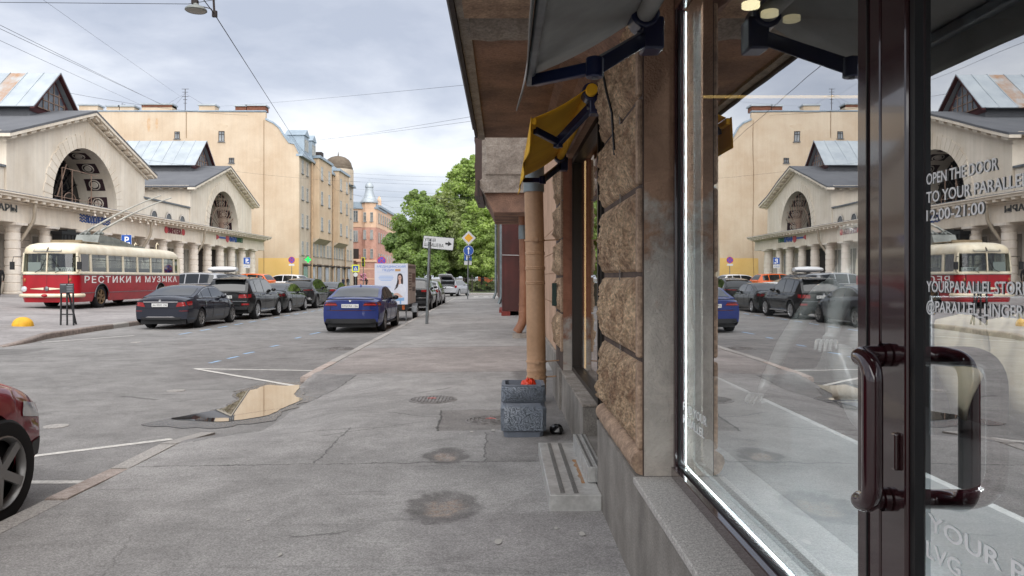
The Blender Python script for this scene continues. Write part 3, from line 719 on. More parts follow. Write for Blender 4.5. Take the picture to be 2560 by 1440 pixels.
def door_text(s, y, z, h, wd): text(s, 'lettering', M_vinyl, D, (.8652, y, z), (.00555, -1, 0), up, h, wd, .0003, bold=.012)
door_text('OPEN THE DOOR', 1.552, 1.870, .023, .222)
door_text('TO YOUR PARALLEL LIFE', 1.552, 1.833, .023, .362)
door_text('12:00-21:00', 1.552, 1.796, .023, .185)
door_text('YOURPARALLEL.STORE', 1.552, 1.652, .023, .298)
door_text('@PARALLEL_LINGERIE', 1.552, 1.612, .023, .310)
door_text('YOUR PARALLEL', 1.545, 1.170, .034, .60)
door_text('LVG', 1.552, 1.112, .034, .115)
# room behind the glass
room = MB().box(5, 5.1, -5, 5.2, .3, 3.5).box(.995, 5, 5.1, 5.198, .3, 3.5).box(.995, 5, -5, -4.9, .3, 3.5).box(.995, 5, -5, 5.1, 3.42, 3.5).box(.995, 5, -5, 5.1, .25, .32)
room.build('shop_room', M_dark, B)
pan = thing('display_plinth', 'white display plinth behind the shop window', 'display plinth', (1.5, 3, .6))
MB().box(1.34, 1.37, 1.2, 4.86, .62, 1.05).build('front_panel', M_white, pan)
MB().box(.93, 1.338, 1.2, 4.9, .58, .64).build('platform', M_white, pan)
MB().box(1.372, 2.1, 1.2, 4.86, .98, 1.04).build('top', mat('grey felt top', '2e2e30', .8), pan)
for i, (x, y) in enumerate(((1.55, 4.75), (1.72, 4.9), (1.9, 5.0))):
    tag(MB().lathe([(.001, 0), (.055, 0), (.055, .03), (.001, .03)], (x, y, 3.37), 20).build('lamp_disc', M_lampw if i == 0 else mat('faint lamp reflection %d' % i, 'fff0c0', .5, emit='ffedbe', es=(.45, .2)[i - 1])), ('first', 'second', 'third')[i] + ' warm disc in the row of one ceiling lamp and its imitated pane reflections, counted from the window', 'lamp', 'round shop ceiling lamps')  # second and third discs imitate the first lamp's reflections in the panes
for i, (x, y) in enumerate(((1.0, 3.3), (1.0, 2.3), (1.0, 1.3))):  # added lamps out of view, put in to brighten the white display
    t = tag(MB().lathe([(.001, 0), (.055, 0), (.055, .03), (.001, .03)], (x, y, 3.37), 20).build('lamp_disc', M_lampw), ('first', 'second', 'third')[i] + ' added lamp out of view that brightens the display plinth, counted from the stone pier', 'lamp', 'added lamps brightening the display')
    ld = bpy.data.lights.new('display fill', 'AREA'); ld.shape = 'DISK'; ld.size = .3; ld.energy = 24; ld.color = (.97, .985, 1.0)
    lo = bpy.data.objects.new('display_fill_light', ld); COL.objects.link(lo); lo.parent = t; lo.location = (x, y, 3.34)
tag(MB().cyl((1.15, 4.95, 2.86), (2.4, 4.95, 2.86), .010).build('tube_lamp', mat('dim warm tube', 'ffd890', .5, emit='ffce7a', es=.25)), 'thin warm tube lamp inside the shop behind the window', 'lamp')
# garments on a rail behind the door
rail = thing('clothes_rail', 'dim metal clothes rail seen through the glass door', 'clothes rail', (2.2, 2.6, .32))
MB().tube([(1.75, 3.1, .32), (1.75, 3.1, 1.6), (3.0, 2.9, 1.6), (3.0, 2.9, .32)], .012, 8).build('frame', M_flash, rail, 60)
M_cloth = mat('cream lingerie cloth', 'c9bda4', .9, var=.1, vs=6)
for i in range(6):
    x = 1.85 + i * .2; y = 3.08 - i * .03
    g = MB().grid(6, 8, lambda a, b, x=x, y=y: (x + .03 * math.sin(b * 5 + a * 3), y + (a - .5) * lerp(.34, .2 + .06 * math.sin(i), b), 1.54 - b * .42 - .08 * abs(a - .5) * (1 - b))).build('garment', M_cloth, None, 60)
    mod = g.modifiers.new('solid', 'SOLIDIFY'); mod.thickness = .006
    tag(g, ('first', 'second', 'third', 'fourth', 'fifth', 'sixth')[i] + ' cream garment on the rail behind the glass door, counted from the street', 'garment', 'garments hanging on the shop rail')
# second shop window
W2 = MB().box(.80, .90, 8.74, 8.797, .614, 3.06).box(.80, .90, 6.45, 8.739, .614, .66).box(.80, .90, 6.40, 6.449, .3, 3.06).box(.80, .90, 6.45, 8.739, 3.0, 3.06).build('shop_window', mat('dark bronze frame', '2a2420', .4, .3), B)
MB().poly([(.86, 6.44, .65), (.86, 8.75, .65), (.86, 8.75, 3.01), (.86, 6.44, 3.01)]).build('pane', glass_mat('shop glazing warm', 'e6e2d8', .16, .9), W2)
MB().box(.915, .93, 8.5, 8.53, .67, 2.99).build('light_strip', M_ledw, W2)
MB().box(.95, .965, 8.40, 8.415, .67, 2.99).build('light_strip', mat('brass rod', 'b08a4a', .3, .8), W2)
MB().box(.97, .985, 8.2, 8.215, .67, 2.99).build('light_strip', MATS['brass rod'], W2)
MB().box(.99, 3, 8.70, 8.78, .3, 3.4).box(3, 3.1, 5.25, 8.78, .3, 3.4).box(.995, 3, 5.205, 5.25, .3, 3.4).box(.995, 3, 5.25, 8.7, 3.36, 3.42).box(.995, 3, 5.25, 8.7, .3, .34).build('shop_room', M_wood, B)
D2 = MB().box(.82, .88, 5.205, 5.26, .35, 3.05).box(.82, .88, 6.33, 6.395, .35, 3.05).box(.82, .88, 5.261, 6.329, .35, .5).box(.82, .88, 5.261, 6.329, 2.9, 3.05).build('door', MATS['dark bronze frame'], B)
MB().poly([(.85, 5.25, .5), (.85, 6.34, .5), (.85, 6.34, 2.91), (.85, 5.25, 2.91)]).build('pane', MATS['shop glazing warm'], D2)
wall('threshold', M_plinth, (.70, .95, 5.262, 6.435, 0, .345))
# ---------------------------------------------------------------- stainless steps
M_inox = mat('brushed stainless', 'c8c8c5', .4, .4, col2='adaca9', vs=6, fine=.12, fs=30)
M_rust = mat('rust stain', 'a5794c', .8, col2='8b8176', vs=14)
st = thing('metal_steps', 'two stainless steel steps with ribbed anti-slip strips at the shop entrance', 'steps', (.5, 5.8, .14))
MB().box(.31, .654, 5.02, 6.62, .05, .247).build('lower_step', M_inox, st, bevel=.005)
MB().box(.595, .653, 5.31, 6.44, .249, .358).box(.6535, .70, 5.31, 6.44, .249, .357).build('upper_step', M_inox, st, bevel=.004)
M_strip = mat('ribbed strip', '8f8e8b', .5, .4, col2='65645f', vs=40, stretch=(8, .2, 1))
for x in (.385, .475):
    m = MB()
    for k in range(4): m.box(x + k * .008, x + k * .008 + .005, 5.06, 6.58, .248, .253)
    m.build('anti_slip_strip', M_strip, st)
for x in (.615, .662):
    m = MB()
    for k in range(3): m.box(x + k * .006, x + k * .006 + .004, 5.33, 6.42, .3585, .363)
    m.build('anti_slip_strip', M_strip, st)
MB().grid(3, 20, lambda a, b: (.575 - .025 * a * (1 + noise.noise(Vector((0, b * 9, 1)))), lerp(5.3, 6.0, b), .2478)).build('rust_stain', M_rust, st)
# ---------------------------------------------------------------- awnings
M_blue = mat('navy enamel', (.008, .016, .07), .35, var=.08, coat=.3)
M_greyfab = mat('grey white awning cloth', 'a9a6a3', .9, col2='918e8b', vs=2.5, bump=.1, bs=200)
M_yelfab = mat('mustard awning cloth', 'f2c02c', .85, col2='dca41c', vs=1.8, bump=.15, bs=150)
def awning(label, y0, y1, xw, zw, xf, zf, fab, val, wav, seed):
    t = thing('awning', label, 'awning', (xw, y1, zw))
    MB().cyl((xw - .05, y0, zw + .03), (xw - .05, y1, zw + .03), .04, n=14).build('roller', fab, t, 60)
    def cloth(a, b):
        y = lerp(y0 + .04, y1 - .04, a); s = .02 * math.sin(b * PI)
        return (lerp(xw - .06, xf, b), y, lerp(zw + .06, zf + .03, b) - s + .006 * math.sin(a * 9 + seed) * b)
    o = MB().grid(24, 8, cloth).build('fabric', fab, t, 60); md = o.modifiers.new('solid', 'SOLIDIFY'); md.thickness = .004
    MB().box(xf - .02, xf + .015, y0, y1, zf - .02, zf + .025).build('front_bar', M_flash if fab is M_greyfab else fab, t, bevel=.008)
    def valance(a, b):
        y = lerp(y0 - .01, y1 + .02, a)
        return (xf - .024 - .02 * b + wav * b * math.sin(a * 14 + seed) - .02 * b * b * smooth(.85, 1, a), y, zf + .03 - val * b * (1 + .06 * math.sin(a * 11 + seed)))
    o = MB().grid(50, 6, valance).build('valance', fab, t, 60); md = o.modifiers.new('solid', 'SOLIDIFY'); md.thickness = .004
    for ye, s in ((y0 + .12, 1), (y1 - .12, -1)):
        elbow = Vector(((xw + xf) / 2 - .03, ye + s * .30, (zw + zf) / 2 - .16))
        a = Vector((xw - .03, ye, zw - .05)); c = Vector((xf + .01, ye + s * .03, zf - .03))
        m = MB(); m.bar(a, elbow, .045, .06); m.bar(elbow, c, .035, .05); m.cyl(elbow - Vector((0, 0, .04)), elbow + Vector((0, 0, .04)), .035, n=12)
        arm = m.build('folding_arm', M_blue, t, 40, bevel=.005)
        MB().cyl(elbow - Vector((0, 0, .045)), elbow + Vector((0, 0, .046)), .012, n=8).build('bolt', M_flash, arm, 40)
        br = MB().box(xw - .06, xw + .03, ye - .06, ye + .06, zw - .12, zw + .02).cyl((xw - .05, ye - .065, zw + .03), (xw - .05, ye + .065, zw + .03), .062, n=16).build('bracket', M_blue, t, 40, bevel=.01)
        MB().cyl((xw - .075, ye + .02, zw - .03), (xw - .04, ye + .02, zw - .03), .014, n=10).cyl((xw - .075, ye - .03, zw - .08), (xw - .04, ye - .03, zw - .08), .012, n=10).build('bolt', M_flash, br, 40)
    return t
awning('yellow folding awning over the second shop window', 5.15, 8.15, .655, 2.93, .215, 2.74, M_yelfab, .20, .012, 1.0)
aw2 = awning('grey white folding awning over the nearest shop window', -.6, 3.42, .66, 2.78, .125, 2.56, M_greyfab, .15, .006, 2.0)
# ---------------------------------------------------------------- litter bin
M_bin = mat('painted concrete bin', '747b86', .5, col2='646b76', vs=6, spec=.5)
def worm_bump(m):
    nt = m.node_tree; L = nt.links; b = nt.nodes['Principled BSDF']; t = nd(nt, 'ShaderNodeTexCoord')
    n = nd(nt, 'ShaderNodeTexNoise'); L.new(t.outputs['Object'], n.inputs['Vector']); n.inputs['Scale'].default_value = 42; n.inputs['Detail'].default_value = 0
    s = nd(nt, 'ShaderNodeMath', operation='SUBTRACT'); L.new(n.outputs[0], s.inputs[0]); s.inputs[1].default_value = .5
    a = nd(nt, 'ShaderNodeMath', operation='ABSOLUTE'); L.new(s.outputs[0], a.inputs[0])
    r = nd(nt, 'ShaderNodeMapRange'); r.interpolation_type = 'SMOOTHSTEP'; L.new(a.outputs[0], r.inputs[0]); r.inputs[1].default_value = .0; r.inputs[2].default_value = .07; r.inputs[3].default_value = 0; r.inputs[4].default_value = 1
    p = nd(nt, 'ShaderNodeBump'); p.inputs['Strength'].default_value = 1; p.inputs['Distance'].default_value = .016; L.new(r.outputs[0], p.inputs['Height']); L.new(p.outputs[0], b.inputs['Normal'])
M_worm = mat('wormy relief concrete', '79818d', .42, col2='687079', vs=6, spec=.6); worm_bump(M_worm)
bx, by = .2, 7.52; bz = sw(bx, by)
bn_ = thing('litter_bin', 'square grey blue concrete litter bin with wormy relief on the pavement', 'litter bin', (bx, by, bz), static=False)
def ring_box(m, prof, hole=None):
    vs_ = []
    for r, z in prof:
        c = .035
        for sx, sy in ((1, 1), (-1, 1), (-1, -1), (1, -1)):
            pts = [(r, r - c), (r - c, r)] if sx * sy > 0 else [(r - c, r), (r, r - c)]
            for px, py in pts: vs_.append((sx * px, sy * py, z))
    n = 8
    m.add(vs_, [(i*n+k, i*n+(k+1) % n, (i+1)*n+(k+1) % n, (i+1)*n+k) for i in range(len(prof)-1) for k in range(n)])
    return m
m = ring_box(MB(), [(.16, 0), (.185, .0), (.195, .055), (.2, .057)]); m.build('foot', M_bin, bn_, 30)
m = ring_box(MB(), [(.2, .057), (.218, .07), (.222, .285), (.21, .30)]); m.build('lower_band', M_worm, bn_, 40)
m = ring_box(MB(), [(.21, .30), (.20, .312), (.20, .335), (.21, .345)]); m.build('groove', M_bin, bn_, 40)
m = ring_box(MB(), [(.21, .345), (.217, .355), (.214, .475), (.205, .49)]); m.build('upper_band', M_worm, bn_, 40)
m = ring_box(MB(), [(.205, .49), (.208, .505), (.175, .508), (.165, .38), (.16, .2)]); m.build('rim', M_bin, bn_, 40)
m = ring_box(MB(), [(.164, .40), (.001, .40)]); m.build('liner', M_black, bn_)
M_orange = mat('orange plastic bag', 'e8431c', .35, col2='c22f10', vs=12)
m = MB().grid(12, 8, lambda a, b: (.055 + (.07 + .02 * math.sin(a * 19)) * math.cos(a * 2 * PI) * math.sin(PI * (b * .85 + .08)), -.05 + .06 * math.sin(a * 2 * PI) * math.sin(PI * (b * .85 + .08)) + .015 * math.sin(a * 30 + b * 9), .41 + .14 * b + .02 * math.sin(a * 23 + b * 7)))
o = m.build('litter_bag', M_orange, None, 30); o.location = (bx, by, bz); tag(o, 'crumpled orange plastic wrapper on top of the litter bin', 'litter')
m = MB().grid(10, 8, lambda a, b: (.33 + .07 * math.cos(a * 2 * PI) * math.sin(PI * b), -.02 + .1 * math.sin(a * 2 * PI) * math.sin(PI * b), .045 - .045 * math.cos(PI * b) + .012 * math.sin(a * 17 + b * 9)))
o = m.build('litter_bag', mat('black plastic bag', '141416', .25, var=.05), None, 40); o.location = (bx, by, bz); tag(o, 'small black plastic bag on the ground right of the bin', 'litter')
# bits of litter and gum on the pavement
M_gum = mat('pale gum stain', 'b4b1ab', .9)
for i, (u, v, r) in enumerate(((1245, 1365, .035), (1180, 1085, .03), (1232, 1082, .04), (1390, 1330, .02), (1455, 1345, .03), (1300, 1090, .015), (1450, 1060, .015), (1300, 1338, .012), (900, 1300, .012), (700, 1390, .02), (620, 1300, .015), (1150, 1090, .012))):
    x, y = gp(u, v); z = sw(x, y)
    MB().poly([(x + r * .6 * (1 + .9 * noise.noise(Vector((k * 1.7, u * .31, 0)))) * math.cos(k * PI / 5), y + 1.3 * r * (1 + .5 * noise.noise(Vector((k, v, 3)))) * math.sin(k * PI / 5), z + .006) for k in range(10)]).build('gum_spot', M_gum, pavement)
# ---------------------------------------------------------------- downpipes
M_pipe = mat('beige painted pipe', 'bd9878', .5, col2='a88464', vs=2, fine=.06, fs=30, bump=.12, bs=6, streak=.12)
M_pipe2 = mat('salmon painted pipe', 'a17257', .5, col2='85593f', vs=2, bump=.12, bs=6)
M_zinc = mat('weathered zinc pipe', '8d979a', .5, .5, col2='737d80', vs=3)
def downpipe(name, label, pts, r, m, rings, clamps, top=None, wallx=.66):
    t = thing(name, label, 'downpipe', pts[0])
    MB().tube(arcpath(pts, .12, 4) if len(pts) > 2 else pts, r, 20).build('pipe', m, t, 60)
    a, b = Vector(pts[-2]), Vector(pts[-1])
    def at(z):
        for p, q in zip(pts, pts[1:]):
            p, q = Vector(p), Vector(q)
            if min(p.z, q.z) <= z <= max(p.z, q.z) and abs(p.z - q.z) > 1e-3: return p.lerp(q, (z - p.z) / (q.z - p.z))
        return Vector(pts[-1])
    for z in rings:
        c = at(z); MB().lathe([(r, -.02), (r * 1.06, -.012), (r * 1.06, -.006), (r * 1.01, 0), (r * 1.06, .006), (r * 1.06, .012), (r, .02)], c, 20).build('seam_ring', m, t, 60)
    for z in clamps:
        c = at(z); mm = MB().lathe([(r * 1.01, -.012), (r * 1.09, -.01), (r * 1.09, .01), (r * 1.01, .012)], c, 20)
        mm.cyl(c + Vector((r, 0, 0)), Vector((wallx + .03, c.y + .02, z + .01)), .008, n=6); mm.box(c.x - .03, c.x + .03, c.y - r * 1.2, c.y - r, z - .02, z + .02)
        mm.build('clamp', m, t, 60)
    if top is not None:
        c = at(top); MB().lathe([(r * 1.02, -.02), (r * 1.1, -.02), (r * 1.1, .3), (r * 1.04, .34)], c, 20).build('sleeve', M_zinc, t, 60)
    return t
downpipe('downpipe', 'thick beige downpipe behind the litter bin', [(.415, 9.3, .25), (.395, 9.3, 1.9), (.37, 9.3, 3.24)], .116, M_pipe, (.42, .55, 1.62, 1.8, 1.98), (.47, .66, 2.14), 2.75, .66)
downpipe('downpipe', 'thinner salmon downpipe with a kicked-out end further along the wall', [(.36, 19.6, .28), (.52, 19.6, .55), (.55, 19.6, 1.7), (.5, 19.6, 4.2)], .115, M_pipe2, (.8, 2.1), (1.0, 1.9), 2.7, .86)
MB().box(.25, .7, 19.4, 19.85, .13, .26).build('splash_block', M_cement, B)
downpipe('downpipe', 'grey zinc downpipe beside the dark red shopfront', [(-.22, 41.2, .28), (-.08, 41.2, .62), (-.08, 41.2, 9)], .09, M_zinc, (2.3,), (), None)
downpipe('downpipe', 'grey zinc downpipe at the far end of the pavement', [(-.62, 50.5, .3), (-.46, 50.5, .7), (-.46, 50.5, 9)], .08, M_zinc, (3.0,), (), None)
# ---------------------------------------------------------------- neighbour house with bay, dark red shopfront
M_beige = mat('salmon stucco', 'c7a68c', .92, col2='ab8b74', vs=1.2, fine=.12, fs=40, bump=.3, bs=40, streak=.2)
M_relief = mat('weathered relief stone', 'aaa299', .95, col2='827a72', vs=3, fine=.2, fs=30, bump=1.0, bs=7, bdist=.05)
N = thing('stucco_house', 'salmon stucco house with a stone bay next to the stone shop building', 'building', (1, 20, 0))
m = MB()
zc = [0, .5, 1.25, 1.75, 2.1, 2.5, 16]
wall('plinth', M_plinth, (.82, 1.2, 9.952, 31, 0, .5), parent=N)
for a, b_ in zip(zc[1:], zc[2:]):
    MB().box(.86, 8, 9.955, 31, a + .012, b_).build('wall_course', M_beige, N)
MB().box(.875, 7.9, 9.96, 30.98, .5, 15.9).build('wall_core', M_beige, N)
MB().box(.83, .88, 10.4, 11.2, .82, 1.0).cyl((.78, 10.8, .8), (.9, 10.8, .8), .06).build('vent_hole', M_black, N)
bay = MB().box(-.50, .86, 18.2, 22.5, 4.05, 9.0).build('bay', M_relief, N)
MB().prism([(-.50, 4.048), (-.56, 4.0), (-.56, 3.9), (-.46, 3.72), (.858, 3.72), (.858, 4.048)], 'y', 18.12, 22.55).build('bay_cornice', M_relief, bay)
MB().prism([(-.44, 3.718), (-.22, 3.26), (.858, 3.26), (.858, 3.718)], 'y', 18.25, 22.4).build('bay_soffit', M_soffit, bay)
MB().box(-.42, .5, 18.17, 18.199, 4.15, 4.85).build('relief_panel', M_relief, bay, bevel=.02)
m = MB(); 
for z in (3.75, 4.45, 5.1, 6.4): m.box(-.70, -.502, 18.7, 21.9, z - .05, z + .05)
for y in (18.72, 19.7, 20.7, 21.88): m.box(-.68, -.504, y - .05, y + .05, 3.70, 6.4)
fr = m.build('glazed_loggia', mat('brown window frame', '4a332c', .5), bay)
MB().poly([(-.6, 18.7, 3.75), (-.6, 21.9, 3.75), (-.6, 21.9, 6.4), (-.6, 18.7, 6.4)]).build('pane', mat('dark pane', '20242a', .08, spec=.8), fr)
MB().box(-.60, -.55, 18.0, 18.15, 3.45, 4.0).build('dark_board', M_boardd, bay)
M_dkred = mat('dark red cladding', '5a2a26', .45, col2='3f1f1e', vs=.8, fine=.08, fs=20, streak=.25)
M_redbrick = mat('red painted brick', '8a3b34', .8, col2='6e2f2a', vs=3, fine=.2, fs=30)
S = thing('dark_red_shopfront', 'dark red clad shopfront projecting over the far pavement', 'building', (.4, 36, 0))
MB().prism([(.02, 31.05), (.02, 33.2), (.10, 34.4), (-.05, 41), (-.42, 58), (8, 58), (8, 31.05)], 'z', .32, 16).build('wall', M_dkred, S)
for y in (31.02, 32.1, 33.18): MB().box(-.03, .018, y, y + .05, .33, 15).build('cladding_rib', M_dkred, S)
MB().prism([(-.06, 30.9), (-.06, 33.4), (.02, 34.5), (.3, 34.5), (.3, 30.9)], 'z', .1, .318).build('brick_step', M_redbrick, S)
MB().prism([(-.16, 33.6), (-.16, 36.4), (.2, 36.4), (.2, 33.6)], 'z', .1, .28).build('brick_step', M_redbrick, S)
MB().tube([(-.02, 31.0, 2.62), (.9, 30.95, 2.6)], .012, 6).build('white_cable', M_white, S)
# ---------------------------------------------------------------- cars
M_carglass = mat('car window glass', (.010, .012, .013), .04, var=.05, spec=.8, coat=.35)
M_tyre = mat('tyre rubber', '17171a', .85, var=.1)
M_plastic = mat('black plastic trim', '16171a', .55, var=.1)
M_chrome = mat('chrome trim', 'd5d6d8', .12, 1.0, var=.02)
M_rim = mat('silver alloy', 'c9cbcd', .32, .5, var=.05)
M_rimdark = mat('grey alloy', '8d8c8b', .35, .5, var=.05)
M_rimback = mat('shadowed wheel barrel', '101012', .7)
M_red = mat('red lamp lens', (.30, .012, .014), .12, var=.05, coat=.6)
M_reddark = mat('smoked red lens', (.12, .008, .010), .1, var=.05, coat=.6)
M_clear = mat('clear lamp lens', 'c9ced2', .1, var=.05, coat=.6)
M_platew = mat('white number plate', 'd9dad8', .45, var=.02)
M_ink = mat('black plate ink', '15161a', .6)
def paint(name, col, metal=.3, rough=.3): return mat(name, col, .5, metal, var=.03, vs=3, coat=.85, fine=.0, spec=.15)
WHEELS = {}
def wheel_meshes(r, w, style, rim):
    k = (r, w, style, rim.name)
    if k in WHEELS: return WHEELS[k]
    t = MB().lathe([(r*.66, -w/2), (r*.8, -w*.52), (r*.93, -w*.5), (r*.985, -w*.42), (r, -w*.3), (r, w*.3), (r*.985, w*.42), (r*.93, w*.5), (r*.8, w*.52), (r*.66, w*.48)], n=32, axis='x').mesh('tyre', M_tyre, 40)
    m = MB(); ro = r * .68
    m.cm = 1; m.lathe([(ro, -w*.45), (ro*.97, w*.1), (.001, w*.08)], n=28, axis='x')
    m.cm = 0; m.lathe([(ro*.95, w*.3), (ro*1.0, w*.5), (ro*.96, w*.52), (ro*.9, w*.42), (ro*.88, w*.3)], n=28, axis='x')
    m.cyl((w*.1, 0, 0), (w*.47, 0, 0), r*.13, r*.1, 14)
    n, dbl = style
    for i in range(n):
        for s in ((-1, 1) if dbl else (0,)):
            a0 = 2*PI*i/n + s*.10; a1 = 2*PI*i/n + s*.23
            m.bar((w*.40, r*.08*math.cos(a0), r*.08*math.sin(a0)), (w*.44, ro*.93*math.cos(a1), ro*.93*math.sin(a1)), r*(.10 if dbl else .17), w*.12, up=(1, 0, 0))
    WHEELS[k] = (t, m.mesh('rim', [rim, M_rimback], 40))
    return WHEELS[k]
def car(name, label, sp, loc, rz=0, cat='car', group=None):
    L, W = sp['L'], sp['W']; hwid = W / 2; ra, fa, r = sp['ra'], sp['fa'], sp['r']
    body_m = sp['paint']; T = thing(name, label, cat, (0, 0, 0), static=False, group=group)
    deck, belt, roof = sp['deck'], sp['belt'], sp['roof']; wr = sp.get('wroof', .72) * hwid; sill = sp.get('sill', .2); arch = r + sp.get('archgap', .05)
    rb, fb = sp.get('rbow', .16), sp.get('fbow', .4)
    zmax = max(z for _, z in roof)
    def hw(y): return hwid * (1 - .09 * clamp((.8 - y) / .8) ** 2.2 - .13 * clamp((y - L + 1.0) / 1.0) ** 2.2)
    def warp(x, y, z):
        q = (abs(x) / hwid) ** 2.4
        return (x, y + rb * q * clamp(1 - y / .9) - fb * q * clamp((y - L + 1.1) / 1.1), z)
    def zs(y): return sinterp(belt, y)
    def dk(y): return sinterp(deck, y)
    prof = [(0, .90), (.12, .955), (.4, .995), (.6, 1.0), (.8, .985), (.93, .955), (1, .915)]
    def xs(y, z): return hw(y) * sinterp(prof, clamp((z - sill) / max(.1, zs(y) - sill)))
    def zb(y):
        b = sill + .14 * clamp((.22 - y) / .22) ** 1.5 + .10 * clamp((y - L + .3) / .3) ** 1.5
        for ax in (ra, fa):
            d = abs(y - ax)
            if d < arch: b = max(b, r + math.sqrt(arch * arch - d * d) - .01)
        return b
    ys = sorted(set([L * i / 56 for i in range(57)] + [ax + arch * s for ax in (ra, fa) for s in (-1.001, -.999, -.97, -.9, -.8, -.6, .6, .8, .9, .97, .999, 1.001)] + [.03, .08, L - .03, L - .08]))
    K = 8; tops = (.93, .8, .55, .28, 0)
    m = MB(); rows_ = []
    for y in ys:
        z0, z1 = zb(y), zs(y); d_ = dk(y); half = []
        for k in range(K + 1):
            z = lerp(z0, z1, k / K); half.append((xs(y, z), z))
        for f in tops: half.append((half[K][0] * f, z1 + (d_ - z1) * (1 - f ** 2.6)))
        ring = [warp(x, y, z) for x, z in half] + [warp(-x, y, z) for x, z in half[-2::-1]]
        rows_.append(ring)
    n = len(rows_[0])
    m.add([p for rg in rows_ for p in rg], [(i*n+k, i*n+k+1, (i+1)*n+k+1, (i+1)*n+k) for i in range(len(ys)-1) for k in range(n-1)])
    for y, s in ((0, 1), (L, -1)):
        z0, z1 = zb(y), zs(y)
        def cap(a, b, y=y, z0=z0, z1=z1):
            if b <= .8:
                z = lerp(z0, z1, b / .8); x = xs(y, z) * (2 * a - 1)
            else:
                f = 1 - .07 * (b - .8) / .2; x = xs(y, z1) * (2 * a - 1) * lerp(1, .93, (b - .8) / .2); z = z1 + (dk(y) - z1) * (1 - abs(2 * a - 1) ** 2.6) * (b - .8) / .2
            return warp(x, y, z)
        m.grid(10, 10, cap)
    body = m.build('body', body_m, T, 38)
    # dark belly / wheel housings
    MB().box(-hwid * .80, hwid * .80, .25, L - .4, sill - .03, min(.62, r * 2)).build('underbody', M_plastic, T)
    # cabin
    y0, y1 = roof[0][0], roof[-1][0]
    def rz_(y): return sinterp(roof, y)
    def wb(y): return hw(y) * .925
    def ze(y): return rz_(y) - .055 * clamp((rz_(y) - zs(y)) / .3)
    def xc(y, z): return lerp(wb(y), wr, clamp((z - zs(y)) / (zmax - zs(y)))) 
    def topz(y, f): return ze(y) + (rz_(y) - ze(y)) * (1 - abs(f) ** 2.4)
    m = MB(); N_ = 40; rows_ = []
    for i in range(N_ + 1):
        y = lerp(y0, y1, i / N_); half = [(xc(y, lerp(zs(y) - .03, ze(y), k / 5)), lerp(zs(y) - .03, ze(y), k / 5)) for k in range(6)]
        xe = half[-1][0]
        for f in (.97, .85, .6, .3, 0): half.append((xe * f, topz(y, f)))
        rows_.append([(x, y, z) for x, z in half] + [(-x, y, z) for x, z in half[-2::-1]])
    n = len(rows_[0]); m.add([p for rg in rows_ for p in rg], [(i*n+k, i*n+k+1, (i+1)*n+k+1, (i+1)*n+k) for i in range(N_) for k in range(n-1)])
    m.poly(rows_[0]); m.build('cabin', sp.get('roofpaint', body_m), T, 40)
    off = .007
    for a, b_ in sp['wins']:
        for s in (-1, 1):
            if sp.get('oneside') and s < 0: pass
            def wf(i, j, a=a, b_=b_, s=s):
                y = lerp(a, b_, i); zl = zs(y) + .035; zu = max(zl + .004, ze(y) - .05); z = lerp(zl, zu, j); return (s * (xc(y, z) + off), y, z)
            o = MB().grid(12, 3, wf).build('side_window', M_carglass, T, 60)
            if sp.get('chromeline') and s > 0:
                MB().tube([wf(t / 8, 0) for t in range(9)], .010, 5).tube([wf(t / 8, 1) for t in range(9)], .010, 5).build('window_trim', M_chrome, o, 60)
    def screen(nm, a, b_, f0, o_=0.0, mt=M_carglass):
        def sf(i, j):
            y = lerp(a, b_, j); f = f0 * (2 * i - 1); e = 1e-2
            dz = (rz_(y + e) - rz_(y - e)) / (2 * e); nl = math.hypot(1, dz)
            return (f * xc(y, ze(y)), y - off * dz / nl, topz(y, f) + off / nl)
        return MB().grid(12, 8, sf).build(nm, mt, T, 60)
    screen('rear_window', *sp['rscreen'], .87)
    screen('windscreen', *sp['fscreen'], .9)
    # rear fascia pieces follow the rear surface
    def rp(x, z, o_=.006):   # |x| may run past the corner on to the side
        s = 1 if x >= 0 else -1; X = abs(x); xc_ = xs(0, z) - .03
        if X <= xc_: p = warp(X, 0, z); return (s * p[0], p[1] - o_, p[2])
        y = (X - xc_) ; p = warp(xs(y, z) + o_, y, z); return (s * p[0], p[1] - o_ * .3, p[2])
    def fp(x, z, o_=.006):
        s = 1 if x >= 0 else -1; X = abs(x); xc_ = xs(L, z) - .03
        if X <= xc_: p = warp(X, L, z); return (s * p[0], p[1] + o_, p[2])
        y = L - (X - xc_); p = warp(xs(y, z) + o_, y, z); return (s * p[0], p[1] + o_ * .3, p[2])
    def patch(nm, pts, mt, fn=rp, o_=.006, parent=None, n=10):
        """quad patch pts = 4 (x, z) corners in order"""
        def q(a, b):
            A = Vector(pts[0]).lerp(Vector(pts[1]), a); Bq = Vector(pts[3]).lerp(Vector(pts[2]), a); p = A.lerp(Bq, b); return fn(p.x, p.y, o_)
        return MB().grid(n, 4, q).build(nm, mt, parent or T, 60)
    for s in (-1, 1):
        for li, (pts, mt) in enumerate(sp.get('rlights', ())):
            patch('tail_light', [(s * x, z) for x, z in pts], mt, o_=.008 + .004 * li)
        for pts, mt in sp.get('flights', ()):
            patch('headlight', [(s * x, z) for x, z in pts], mt, fp, .008)
    for nm, pts, mt, o_ in sp.get('rear', ()):
        patch(nm, pts, mt, o_=o_, n=16)
    for nm, pts, mt, o_ in sp.get('front', ()):
        patch(nm, pts, mt, fp, o_, n=16)
    if sp.get('plate'):
        s_, z, zf = sp['plate']; p = rp(0, z)
        o = MB().box(-.26, .26, p[1] - .022, p[1] - .004, z - .056, z + .056).build('number_plate', M_platew, T)
        text(s_, 'lettering', M_ink, o, (0, p[1] - .023, z - .033), (1, 0, 0), (0, 0, 1), .066, .46, .001, 'CENTER')
